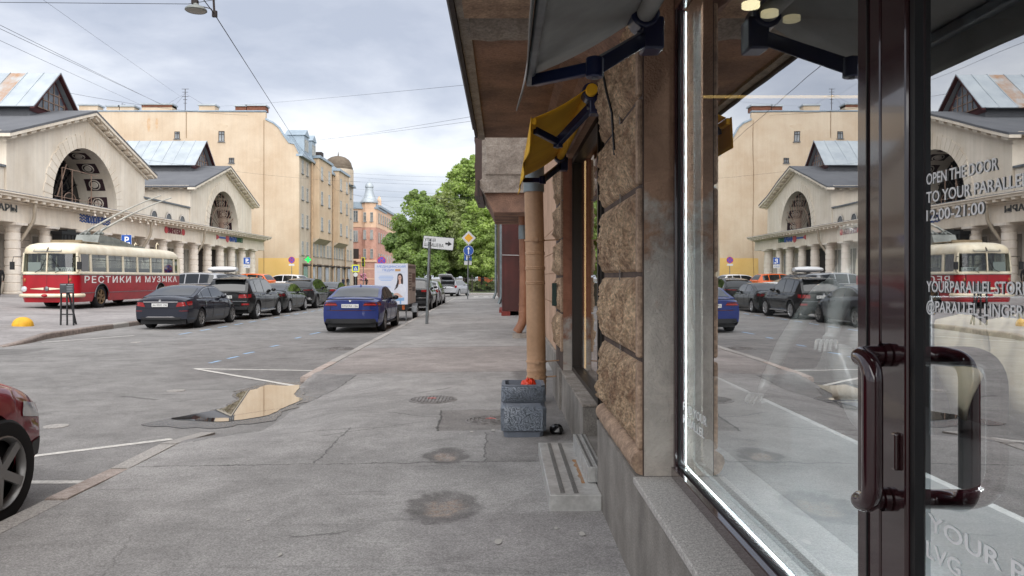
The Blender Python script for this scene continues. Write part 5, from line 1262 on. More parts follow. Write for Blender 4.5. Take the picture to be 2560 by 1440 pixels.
# bumper, lamps, emblem
m = MB().tube([(x, y - .06 if y < .2 else y - .03, .60) for x, y in [(-1.3, .50), (-1.28, .2), (-1.05, .0), (-.5, -.09), (.0, -.12), (.5, -.09), (1.05, .0), (1.28, .2), (1.3, .5)]], .085, 10); o = m.build('bumper', M_cream, bus, 60)
o = MB().ball((0, -.25, .60), .13, 14, 8, .55).build('bumper_boss', M_bred, bus, 60)
for s in (-1, 1):
    MB().lathe([(.11, .05), (.13, 0), (.115, -.05), (.001, -.075)], (s * 1.0, fy(1.0) + .0, .88), 18, 'y').build('headlight', M_clear, bus, 60)
    MB().ball((s * .98, fy(.98) + .0, 1.27), .055, 10, 8, 1.5).build('indicator', mat('amber lens', 'b06a3a', .3), bus, 60)
    MB().ball((s * .95, .28, 2.64), .035, 8, 6).build('marker_lamp', M_plastic, bus, 60)
m = MB()
for s in (-1, 1): m.add([(s * .12, -.125, .945), (s * .72, -.075, .90), (s * .72, -.075, .885), (s * .12, -.125, .84)], [(0, 1, 2, 3)])
m.build('chrome_wing', M_cream, bus)
MB().lathe([(.001, -.03), (.08, -.025), (.10, 0)], (0, -.11, .893), 18, 'y').build('emblem', M_flash, bus, 60)
MB().bar((0, -.104, .7), (0, -.104, 1.5), .008, .004).build('panel_seam', M_boardd, bus)
MB().bar((.93, fy(.93) - .006, .72), (.93, fy(.93) - .006, 1.5), .07, .012).build('grey_strip', M_boardd, bus)
for a, b_ in (((-.25, 1.60), (-.02, 2.2)), ((.62, 1.58), (.14, 2.2))):
    m = MB().tube([(a[0] - .25, fy(.5) - .03, a[1]), (a[0], fy(.3) - .05, a[1] + .12), (b_[0], fy(0) - .03, b_[1])], .014, 6); m.build('wiper', M_plastic, bus, 60)
for s in (-1, 1):
    m = MB().tube([(s * 1.18, .1, 2.30), (s * 1.42, -.12, 2.28), (s * 1.45, -.14, 2.05)], .014, 6); m.box(s * 1.45 - .09, s * 1.45 + .09, -.19, -.13, 1.72, 2.06); m.build('mirror', M_plastic, bus)
text('РЕСТИКИ И МУЗЫКА', 'lettering', M_vinyl, bus, (1.256, .62, 1.14), (0, 1, 0), (0, 0, 1), .31, 9.5, .003, spacing=1.25, bold=.012)
o = MB().box(.22, 1.02, .16, .18, 1.62, 1.82).build('route_board', M_vinyl, bus, bevel=.03)
text('ЯЛТА', 'lettering', M_ink, o, (.64, .155, 1.655), (1, 0, 0), (0, 0, 1), .12, .55, .001, 'CENTER')
MB().box(-1.0, -.45, .22, .24, 1.62, 2.05).build('paper_notice', M_vinyl, bus)
# driver partition, curtain, seats, rails
MB().grid(14, 2, lambda i, j: (1.10 + .03 * math.sin(i * 40), lerp(.46, 1.12, i), lerp(1.55, 2.4, j))).build('curtain', mat('dark red curtain', '4a1216', .9), bus, 60)
m = MB().box(-1.1, .2, 1.2, 1.24, 1.0, 1.7); m.build('partition', M_cream, bus)
M_seat = mat('bus seat', '3a4a42', .7)
for y in (2.2, 3.3, 4.4, 5.5, 6.6, 7.7, 8.8, 9.7):
    for x in (-.75, .75):
        MB().box(x - .4, x + .4, y, y + .42, 1.0, 1.45).box(x - .4, x + .4, y + .36, y + .46, 1.45, 1.85).build('seat', M_seat, bus, bevel=.04)
m = MB()
for s in (-1, 1): m.cyl((s * .45, 1.4, 2.38), (s * .45, 10.2, 2.38), .016, n=6); m.cyl((s * 1.15, 1.4, 1.98), (s * 1.15, 10.2, 1.98), .014, n=6)
for y in (2, 4, 6, 8): m.cyl((.45, y, 1.0), (.45, y, 2.5), .016, n=6)
m.build('hand_rail', M_flash, bus)
tm, rm = wheel_meshes(.50, .30, (6, False), mat('rusty wheel disc', '8a7254', .6, .4, col2='5e4a36', vs=10))
for c in wy:
    for s in (-1, 1):
        t = inst(tm, 'tyre', bus, (s * 1.06, c, .50), (.3, 0, 0 if s > 0 else PI)); inst(rm, 'rim', t)
# roof gear
MB().prism([(2.3, 2.94), (7.6, 2.94), (7.6, 3.0), (5.5, 3.06), (2.3, 3.02)], 'x', -.62, .62).build('roof_walkway', M_silt, bus)
MB().prism([(3.0, 3.0), (6.9, 3.0), (4.6, 3.36), (3.2, 3.42)], 'x', -.55, .55).build('pole_base_box', M_silt, bus)
m = MB()
for k in range(4): m.box(-.60 + k * .34, -.36 + k * .34, 1.4, 3.0, 3.0, 3.03)
m.box(-.7, .7, 1.35, 1.45, 2.96, 3.08); m.build('roof_boards', mat('weathered boards', '8f8068', .8), bus)
for s, tip in ((-.32, (-.15, 11.2, 6.15)), (.32, (.55, 11.0, 6.0))):
    b0 = Vector((s, 3.7, 3.62)); t_ = Vector(tip)
    mid = b0.lerp(t_, .5) + Vector((0, 0, .25))
    pts = [b0.lerp(mid, k / 8).lerp(mid.lerp(t_, k / 8), k / 8) for k in range(9)]
    o = MB().tube(pts, [.055 - .0025 * k for k in range(9)], 8).build('trolley_pole', mat('pale pole paint', 'b9b7ac', .5), bus, 60)
    m = MB().tube([(s - .13, 3.25, 3.42), (s - .05, 3.9, 3.72), (s - .02, 4.4, 3.92)], .028, 6).tube([(s + .13, 3.25, 3.42), (s + .05, 3.9, 3.72), (s + .02, 4.4, 3.92)], .028, 6).cyl((s - .2, 3.6, 3.5), (s + .2, 3.6, 3.5), .06)
    m.build('pole_spring', M_silt, o, 60)
MB().tube([(.6, 9.0, 2.95), (.6, 9.0, 3.2), (.6, 9.12, 3.3), (.6, 9.24, 3.2)], .022, 6).tube([(-.6, 9.0, 2.95), (-.6, 9.0, 3.2), (-.6, 9.12, 3.3), (-.6, 9.24, 3.2)], .022, 6).build('pole_hook', M_cream, bus, 60)
bus.location = (BX, BY, pz(BX, BY + 5) - .02)
# ---------------------------------------------------------------- signs on the right pavement
M_post = mat('galvanised post', '83888a', .5, .5, col2='6b6f70', vs=4)
M_signw = mat('white sign face', 'd4d6d6', .4, var=.03); M_signback = mat('sign back', '7e8284', .5, .5)
M_signb = mat('traffic blue', (.012, .09, .42), .4, var=.03); M_signy = mat('traffic yellow', (.85, .42, .01), .4, var=.03); M_signr = mat('traffic red', (.55, .04, .05), .4, var=.03); M_lime = mat('fluorescent yellow', (.75, .78, .04), .45, var=.02)
def plate(parent, nm, pts, y, m_face, back=True, T=None, th=.006, d=0):
    mb = MB(); mb.T = T; mb.poly([(x, y - .001 * d, z) for x, z in pts]); o = mb.build(nm, m_face, parent)
    if back:
        mb = MB(); mb.T = T; mb.prism(pts, 'y', y + .001, y + .001 + th); mb.build(nm + '_back', M_signback, o)
    return o
def rrect(x0, x1, z0, z1, r, n=4):
    p = []
    for cx_, cz, a in ((x1 - r, z1 - r, 0), (x0 + r, z1 - r, PI/2), (x0 + r, z0 + r, PI), (x1 - r, z0 + r, 3*PI/2)):
        p += [(cx_ + r * math.cos(a + PI/2*k/n), cz + r * math.sin(a + PI/2*k/n)) for k in range(n + 1)]
    return p
px, py = gp(1067, 810, .1); pz0 = sw(px, py)
sg = thing('street_name_sign', 'tilted white street name sign on a grey post beside the kerb', 'street sign', (px, py, pz0))
MB().cyl((px, py, pz0 - .05), (px + .10, py, 2.93), .052, n=14).build('post', M_post, sg, 60)
Ts = Matrix.Translation((px + .40, py - .062, 2.88)) @ Matrix.Rotation(R(5.5), 4, 'Y') @ Matrix.Rotation(R(-12), 4, 'Z')
fc = plate(sg, 'sign_plate', rrect(-.55, .55, -.215, .215, .04), 0, mat('grey frame', '6c7070', .5), T=Ts)
fc2 = plate(sg, 'sign_face', rrect(-.535, .535, -.20, .20, .035), 0, M_signw, False, Ts, d=2)
rr_ = Ts.to_3x3()
def stext(s_, x, z, h, wd):
    text(s_, 'lettering', M_ink, fc2, Ts @ Vector((x, -.004, z)), rr_ @ Vector((1, 0, 0)), rr_ @ Vector((0, 0, 1)), h, wd, .0006, bold=.004)
stext('улица', -.50, .045, .13, .40); stext('ШАМШЕВА', -.50, -.14, .115, .70)
mb = MB(); mb.T = Ts; mb.poly([(.25, -.005, -.03), (.35, -.005, -.03), (.35, -.005, -.085), (.49, -.005, 0), (.35, -.005, .085), (.35, -.005, .03), (.25, -.005, .03)]); mb.build('arrow', M_ink, fc2)
qx, qy = gp(1169, 748, .1)
sg = thing('traffic_sign', 'post with yellow priority diamond over a blue arrow disc', 'traffic sign', (qx, qy, .1))
MB().cyl((qx, qy, .05), (qx + .07, qy, 4.9), .045, n=12).build('post', M_post, sg, 60)
dc = Vector((qx + .08, 0, 4.66))
def dia(r): return [(dc.x, dc.z + r), (dc.x - r, dc.z), (dc.x, dc.z - r), (dc.x + r, dc.z)]
plate(sg, 'diamond_plate', dia(.54), qy - .06, M_signw); plate(sg, 'diamond_centre', dia(.33), qy - .06, M_signy, False, d=3)
def disc(cx_, cz, r, n=28): return [(cx_ + r * math.cos(2*PI*k/n), cz + r * math.sin(2*PI*k/n)) for k in range(n)]
plate(sg, 'disc_plate', disc(qx + .07, 3.72, .385), qy - .06, M_signw); plate(sg, 'disc_face', disc(qx + .07, 3.72, .36), qy - .06, M_signb, False, d=3)
c_ = qx + .07
plate(sg, 'arrow', [(c_ - .035, 3.45), (c_ + .035, 3.45), (c_ + .035, 3.82), (c_ + .11, 3.82), (c_, 4.0), (c_ - .11, 3.82), (c_ - .035, 3.82)], qy - .06, M_vinyl, False, d=6)
plate(sg, 'parking_plate', [(c_ - .33, 2.98), (c_ + .23, 2.98), (c_ + .23, 3.52), (c_ - .33, 3.52)], qy + .06, M_signb)
plate(sg, 'parking_mark', [(c_ - .17, 3.04), (c_ - .1, 3.04), (c_ - .1, 3.2), (c_ + .1, 3.2), (c_ + .1, 3.27), (c_ - .1, 3.27), (c_ - .1, 3.4), (c_ - .17, 3.4)], qy + .06, M_vinyl, False, d=4)
plate(sg, 'arrow_plate', [(c_ - .33, 2.66), (c_ + .23, 2.66), (c_ + .23, 2.94), (c_ - .33, 2.94)], qy + .06, M_signw)
def parking_sign(label, u, v, y, ground):
    c = P(u, v, y); g = pz(c.x, y) if ground is None else ground
    t = thing('parking_sign', label, 'parking sign', (c.x, y, g))
    MB().cyl((c.x, y + .05, g), (c.x, y + .05, c.z + .4), .035, n=10).build('post', M_post, t, 60)
    pf = plate(t, 'plate', [(c.x - .35, c.z - .35), (c.x + .35, c.z - .35), (c.x + .35, c.z + .35), (c.x - .35, c.z + .35)], y, M_signw)
    plate(t, 'face', [(c.x - .33, c.z - .33), (c.x + .33, c.z - .33), (c.x + .33, c.z + .33), (c.x - .33, c.z + .33)], y, M_signb, False, d=4)
    text('P', 'lettering', M_vinyl, pf, (c.x - .12, y - .008, c.z - .22), (1, 0, 0), (0, 0, 1), .46, None, .001, bold=.02)
    plate(t, 'car_symbol', [(c.x + .02, c.z - .26), (c.x + .24, c.z - .26), (c.x + .24, c.z - .16), (c.x + .02, c.z - .16)], y, M_vinyl, False, d=7)
    q = plate(t, 'time_plate', [(c.x - .35, c.z - .74), (c.x + .35, c.z - .74), (c.x + .35, c.z - .40), (c.x - .35, c.z - .40)], y, M_signw)
    text('10-20 ч', 'lettering', M_signb, q, (c.x, y - .004, c.z - .62), (1, 0, 0), (0, 0, 1), .1, .5, .001, 'CENTER')
    return t
parking_sign('blue parking sign in front of the right end of the colonnade', 617, 652, 78, None)
parking_sign('blue parking sign standing behind the trolleybus roof', 316, 600, 50, None)
M_viol = mat('no stopping blue', (.10, .08, .50), .4)
def no_stop(label, u, v, y, g):
    c = P(u, v, y); t = thing('no_stopping_sign', label, 'traffic sign', (c.x, y, g)); r = .36
    MB().cyl((c.x, y + .05, g), (c.x, y + .05, c.z + .3), .035, n=10).build('post', M_post, t, 60)
    plate(t, 'disc', disc(c.x, c.z, r), y, M_signr); plate(t, 'face', disc(c.x, c.z, r * .84), y, M_viol, False, d=4)
    m = MB()
    for s in (-1, 1): m.bar((c.x - s * r * .6, y - .008, c.z - r * .6), (c.x + s * r * .6, y - .008, c.z + r * .6), r * .16, .002, up=(0, 1, 0))
    m.build('cross', M_signr, t)
    plate(t, 'tow_plate', [(c.x - .3, c.z - .62), (c.x + .3, c.z - .62), (c.x + .3, c.z - .42), (c.x - .3, c.z - .42)], y, M_signw)
    return t
no_stop('no stopping sign in front of the yellow house wall', 729, 650, 82, 0)
no_stop('no stopping sign just above the advertising trailer', 954, 652, 62, 0)
c = P(889, 671, 98); t = thing('crossing_sign', 'fluorescent pedestrian crossing sign in front of the pink corner house', 'traffic sign', (c.x, 98, 0))
MB().cyl((c.x, 98.05, 0), (c.x, 98.05, c.z + .4), .04, n=10).build('post', M_post, t, 60)
def sq(r): return [(c.x - r, c.z - r), (c.x + r, c.z - r), (c.x + r, c.z + r), (c.x - r, c.z + r)]
plate(t, 'border', sq(.48), 98, M_lime); plate(t, 'face', sq(.34), 98, M_signb, False, d=4); plate(t, 'triangle', [(c.x - .28, c.z - .26), (c.x + .28, c.z - .26), (c.x, c.z + .26)], 98, M_signw, False, d=8)
MB().tube([(c.x - .1, 97.985, c.z - .2), (c.x, 97.985, c.z - .05), (c.x + .1, 97.985, c.z - .2)], .025, 5).tube([(c.x, 97.985, c.z - .05), (c.x + .01, 97.985, c.z + .1)], .03, 5).build('walker', M_ink, t)
plate(t, 'round_plate', disc(c.x, c.z - .8, .28), 98, M_signw)
# ---------------------------------------------------------------- plaza things
x, y = gp(57, 817, .15); z = pz(x, y)
o = MB().lathe([(.30, -.03), (.30, .03), (.29, .09), (.25, .17), (.18, .235), (.09, .272), (.001, .283)], (0, 0, 0), 28).build('hemisphere_bollard', mat('yellow painted concrete', 'e2b030', .7, col2='cc9822', vs=6, fine=.15, fs=40), None, 60)
o.location = (x, y, z); tag(o, 'yellow concrete half-sphere bollard on the plaza', 'bollard')
x, y = gp(168, 813, .15); z = pz(x, y); M_slate = mat('slate menu board', '33363a', .6, col2='45484c', vs=5)
t = thing('menu_stand', 'dark easel menu stand on the plaza in front of the trolleybus', 'menu stand', (x, y, z))
MB().box(x - .225, x + .225, y - .03, y - .01, z + 1.05, z + 1.36).build('board', M_slate, t)
m = MB().box(x - .2, x - .02, y - .033, y - .031, z + 1.31, z + 1.335).box(x + .03, x + .19, y - .033, y - .031, z + 1.31, z + 1.335)
for k in range(4): m.box(x + .0, x + .19, y - .033, y - .031, z + 1.10 + k * .05, z + 1.115 + k * .05)
m.build('chalk_lines', mat('chalk', '9aa0a4', .8), t)
M_leg = mat('dark painted wood', '2e2f31', .7, bump=.1)
for a, b_ in (((x - .21, y), (x - .19, y)), ((x + .21, y), (x + .19, y)), ((x + .0, y), (x - .01, y)), ((x + .04, y + .45), (x, y + .02))):
    MB().bar((a[0], a[1], z), (b_[0], b_[1], z + 1.2), .05, .035).build('leg', M_leg, t)
MB().bar((x - .2, y, z + .36), (x + .2, y, z + .36), .03, .04).build('crossbar', M_leg, t)
x, y = -12.9, 27.2
t = MB().lathe([(.09, 0), (.09, .55), (.075, .6), (.001, .62)], (x, y, .14), 14).build('kerb_bollard', mat('grey cast bollard', '7d807c', .6), None, 50); tag(t, 'short grey bollard between the trolleybus and the navy sedan', 'bollard')
# ---------------------------------------------------------------- people
def figure(name, joints, bones, mats, face_mat, root=0, sub=1):
    me = bpy.data.meshes.new(name); me.from_pydata([j[:3] for j in joints], bones, [])
    o = bpy.data.objects.new(name, me); COL.objects.link(o)
    sk = o.modifiers.new('skin', 'SKIN'); sk.use_smooth_shade = True
    for i, j in enumerate(joints):
        sv = me.skin_vertices[0].data[i]; r_ = j[3]; sv.radius = (r_, j[4] if len(j) > 4 else r_); sv.use_root = (i == root)
    sb = o.modifiers.new('sub', 'SUBSURF'); sb.levels = sub; sb.render_levels = sub
    dg = bpy.context.evaluated_depsgraph_get(); me2 = bpy.data.meshes.new_from_object(o.evaluated_get(dg))
    bpy.data.objects.remove(o); me2.name = name
    me2.materials.clear()
    for m_ in mats: me2.materials.append(m_)
    for p in me2.polygons: p.material_index = face_mat(p.center); p.use_smooth = True
    o = bpy.data.objects.new(name, me2); COL.objects.link(o)
    return o
def person(label, loc, rz, top, legs, hair, skirt=False, h=1.0, stride=.12):
    skin = mat('skin', 'b98a72', .6)
    tm_, lm_, hm_, sm_ = mat('cloth ' + top, top, .9), mat('cloth ' + legs, legs, .9), mat('hair ' + hair, hair, .8), mat('shoes dark', '22201f', .7)
    J = [(0, 0, .95, .15, .11), (0, 0, 1.15, .13, .10), (0, 0, 1.40, .17, .11), (0, 0, 1.50, .06), (0, .01, 1.56, .055), (0, .01, 1.64, .09, .10), (0, 0, 1.72, .08),
         (.09, stride * .3, .90, .10), (.10, stride, .50, .068), (.10, stride * .7, .10, .045), (.10, stride * .7 + .14, .05, .04),
         (-.09, -stride * .3, .90, .10), (-.10, -stride * .4, .50, .068), (-.10, -stride * 1.6, .10, .045), (-.10, -stride * 1.6 + .14, .05, .04),
         (.20, 0, 1.40, .065), (.25, -.04, 1.13, .05), (.25, .04, .90, .04), (.245, .06, .80, .035), (-.20, 0, 1.40, .065), (-.25, .05, 1.13, .05), (-.25, .12, .92, .04), (-.245, .15, .83, .035)]
    E = [(0, 1), (1, 2), (2, 3), (3, 4), (4, 5), (5, 6), (0, 7), (7, 8), (8, 9), (9, 10), (0, 11), (11, 12), (12, 13), (13, 14), (2, 15), (15, 16), (16, 17), (17, 18), (2, 19), (19, 20), (20, 21), (21, 22)]
    if skirt:
        for k in (8, 12): J[k] = J[k][:3] + (.13,)
        for k in (9, 13): J[k] = J[k][:2] + (.12, .05)
    def fm(c):
        if c.z > 1.56: return 2 if (c.z > 1.68 or c.y < -.01) else 3
        if c.z > 1.49: return 3
        if abs(c.x) > .2 and c.z < .88: return 3
        if c.z > (.55 if skirt else .97) or abs(c.x) > .215: return 0
        return 4 if c.z < .09 else 1
    o = figure('person', J, E, [tm_, lm_, hm_, skin, sm_], fm); o.location = loc; o.rotation_euler = (0, 0, rz); o.scale = (h, h, h)
    return tag(o, label, 'person')
person('person in a long dark blue coat walking by the yellow house', (-26.9, 128, 0), R(170), '2b3350', '2b3350', '3a2e2a', True, .98)
person('person in dark jacket and grey trousers by the yellow house', (-26.2, 128.5, 0), 0, '24262a', '5d6268', '2a2422', False, 1.03)
person('person in dark clothes by the pink bouquet at the corner', (-22.6, 126, 0), R(30), '3a3034', '2c2c30', '2a2422', False, .98)
person('person in black at the left edge in front of the market', (-27.6, 41.6, pz(-27.6, 41.6)), R(60), '141416', '1a1a1c', '1c1816', False, 1.03)
bq = MB(); random.seed(5)
for k in range(26):
    a = random.uniform(0, 2*PI); rr = random.uniform(0, .6); bq.ball((rr * math.cos(a), rr * math.sin(a) * .6, 1.8 + random.uniform(-.45, .55)), random.uniform(.14, .22), 8, 6)
o = bq.build('balloon_bunch', mat('pink balloons', 'c98a9c', .5, col2='a8687e', vs=3), None, 60); o.location = (-23.1, 125.8, 0); tag(o, 'bunch of pink balloons at the street corner', 'balloons')
# seated mannequin in the shop window
M_mann = mat('white mannequin', '868886', .35, var=.02)
J = [(1.72, 3.75, 1.17, .15), (1.74, 3.78, 1.4, .12), (1.75, 3.80, 1.62, .14, .10), (1.75, 3.8, 1.74, .055), (1.74, 3.78, 1.88, .085, .1), (1.74, 3.78, 1.96, .07),
     (1.6, 3.55, 1.2, .09), (1.45, 3.28, 1.36, .065), (1.46, 3.1, 1.1, .05), (1.5, 2.95, 1.06, .035),
     (1.66, 3.9, 1.13, .09), (1.48, 4.2, 1.12, .065), (1.6, 4.5, 1.1, .045),
     (1.62, 3.62, 1.6, .055), (1.52, 3.48, 1.5, .042), (1.46, 3.36, 1.43, .03), (1.42, 3.32, 1.41, .034, .018),
     (1.66, 3.98, 1.6, .055), (1.5, 4.06, 1.32, .042), (1.40, 4.05, 1.12, .03), (1.36, 4.02, 1.07, .034, .018)]
E = [(0, 1), (1, 2), (2, 3), (3, 4), (4, 5), (0, 6), (6, 7), (7, 8), (8, 9), (0, 10), (10, 11), (11, 12), (2, 13), (13, 14), (14, 15), (15, 16), (2, 17), (17, 18), (18, 19), (19, 20)]
mn = figure('mannequin', J, E, [M_mann], lambda c: 0, 0, 2); tag(mn, 'white seated mannequin behind the shop window glass', 'mannequin')
for hx, hy, hz, dx, dy in ((1.42, 3.32, 1.41, -.5, -.85), (1.36, 4.02, 1.07, -.75, -.6)):
    d = Vector((dx, dy, -.25)).normalized(); s_ = d.cross(Vector((0, 0, 1))).normalized(); m = MB()
    for k in range(5):
        of = (k - 2) * .016; ln = (.055, .085, .092, .085, .065)[k]; a = Vector((hx, hy, hz)) + s_ * of + d * .015
        m.tube([a, a + d * ln * .5 + Vector((0, 0, .008)) + s_ * of * .2, a + d * ln + Vector((0, 0, -.018)) + s_ * of * .3], [.0095, .009, .006], 6)
    m.build('fingers', M_mann, mn, 60)
# ---------------------------------------------------------------- market hall
M_stucco = mat('cream stucco', 'eee4d4', .92, col2='ddd0bd', vs=.4, fine=.04, fs=20, bump=.08, bs=30, streak=.10)
M_stucco2 = mat('cream drum stone', 'ede5d9', .9, col2='ddd2c4', vs=.9, fine=.06, fs=20, streak=.15)
M_felt = mat('dark grey roofing felt', '5a5c61', .9, col2='66686c', vs=.4, fine=.08, fs=10)
M_tin = mat('galvanised roof sheet', 'b7bfc4', .5, .3, col2='a5aeb5', vs=.7, ov=.05)
M_tinrust = mat('rusty roof sheet', 'b3bcc0', .6, .3, col2='a88466', vs=1.1, stretch=(1, .35, 1))
M_plum = mat('plum coffer', '3f2a30', .8, var=.08)
M_barp = mat('pinkish grille paint', '9a7f6e', .6)
M_dkglass = mat('dark hall glass', '15191e', .12, spec=.8)
M_dkredw = mat('dark red boarding', '4b2224', .8, var=.15, vs=2)
MK = thing('market_hall', 'cream classical market hall with colonnade and two arched gables', 'market hall', (-31, 70, .7))
XM = -30.0; Y0, Y1 = 24.0, 94.6; ZB = .66
cols = [26.22 + 3.42 * i for i in range(20)]
# columns: rusticated drums
prof = [(.50, 0), (.52, .05), (.52, .14), (.47, .18)]
z = .2
while z < 3.9:
    zz = min(z + .52, 3.92); rr = .455 - .035 * (z / 4)
    prof += [(rr - .05, z), (rr, z + .03), (rr, zz - .06), (rr - .05, zz - .03)]; z = zz + .002
prof += [(.40, 3.94), (.40, 4.02), (.44, 4.04), (.44, 4.08), (.41, 4.1), (.46, 4.18), (.54, 4.26)]
colmesh = MB().lathe(prof, n=20).mesh('column', M_stucco2, 35)
capmesh = MB().box(-.58, .58, -.58, .58, 4.262, 4.42).mesh('capital', M_stucco2)
for y in cols:
    o = inst(colmesh, 'column', MK, (XM - .15, y, ZB)); inst(capmesh, 'capital', o)
# entablature
def seg(name, m_, *b, bevel=0): return wall(name, m_, *b, parent=MK, bevel=bevel)
ZA = ZB + 4.42
seg('architrave', M_stucco, (XM - .75, XM + .30, Y0, Y1, ZA + .002, ZA + .55))
seg('frieze', M_stucco, (XM - .75, XM + .26, Y0, Y1 - .04, ZA + .552, ZA + 1.15))
seg('cornice', M_stucco, (XM - .75, XM + .42, Y0, Y1 + .12, ZA + 1.152, ZA + 1.27))
seg('cornice', M_stucco, (XM - .8, XM + .98, Y0, Y1 + .7, ZA + 1.44, ZA + 1.60))
seg('cornice', M_stucco, (XM - .8, XM + 1.08, Y0, Y1 + .8, ZA + 1.602, ZA + 1.68))
bm_ = MB().box(0, .50, -.16, .16, 0, .165).mesh('bracket', M_stucco)
y = Y0 + .3
while y < Y1 + .4: inst(bm_, 'bracket', MK, (XM + .42, y, ZA + 1.271)); y += .855
ZC = ZA + 1.68
MB().prism([(XM + 1.08, ZC + .002), (XM + 1.0, ZC + .06), (XM - 3.6, ZC + .75), (XM - 3.6, ZC + .002)], 'y', Y0, Y1 + .8).build('colonnade_roof', M_felt, MK)
# wall behind the columns
XW = XM - 1.7
seg('wall', M_stucco, (XW - .4, XW, Y0, Y1, ZB - .4, ZA + .5))
seg('stylobate', M_gran, (XM - 1.7, XM + .55, Y0, Y1 + .3, ZB - .5, ZB - .002))
for i, y in enumerate(cols[:-1]):
    yc = y + 1.71
    pil = MB().box(XW + .002, XW + .16, y - .5, y + .5, ZB, ZA - .02).build('pilaster', M_stucco2, MK)
    zj = ZB + .5
    m = MB()
    while zj < ZA - .3: m.box(XW + .158, XW + .163, y - .5, y + .5, zj, zj + .03); zj += .5
    m.build('joint', mat('joint shadow line', '7f7566', .95), pil)
    if i in (15, 16): MB().box(XW + .002, XW + .05, yc - 1.1, yc + 1.1, ZB, ZA - .3).build('gate', M_boardd, MK)
    else:
        w_ = MB().box(XW + .002, XW + .07, yc - .95, yc + .95, ZB + 1.0, ZA - .45).build('window', M_stucco2, MK)
        MB().box(XW + .071, XW + .08, yc - .78, yc + .78, ZB + 1.15, ZA - .6).build('pane', mat('dim shop glass', 'a59e92', .25, col2='7b766d', vs=.7, spec=.6), w_)
        MB().box(XW + .081, XW + .1, yc - .04, yc + .04, ZB + 1.15, ZA - .6).build('mullion', M_stucco2, w_)
seg('end_wall', M_stucco, (XM - 30, XW - .41, 24, 24.4, ZB - .4, 9.1)); seg('end_wall', M_stucco, (XM - 12, XW - .41, Y1 - .4, Y1, ZB - .4, ZA + .5))
# connecting wall with lunettes
XC = XM - 3.6
seg('attic_wall', M_stucco, (XC - .5, XC, 70.9, 81.4, ZC, 9.15)); seg('attic_coping', M_flash, (XC - .6, XC + .15, 70.9, 81.4, 9.152, 9.3))
seg('attic_wall', M_stucco, (XC - .5, XC, 24, 51.2, ZC, 9.15)); seg('attic_coping', M_flash, (XC - .6, XC + .15, 24, 51.2, 9.152, 9.3))
seg('hall_roof', M_felt, (XC - 26, XC - .6, 71, 81.3, 8.9, 9.1)); seg('hall_roof', M_felt, (XC - 26, XC - .6, 24, 51.1, 8.9, 9.1))
for y in (73.2, 76.4, 79.6, 28, 31.2, 34.4, 41, 44.2, 47.4):
    o = MB().lathe([(.78, 0), (.62, 0), (.62, .06), (.78, .06)], (XC, y, 7.55), 14, 'x', 0, PI).build('lunette_window', M_stucco2, MK)
    MB().poly([(XC + .015, y + .62 * math.cos(PI * k / 12), 7.55 + .62 * math.sin(PI * k / 12)) for k in range(13)]).build('pane', M_dkglass, o)
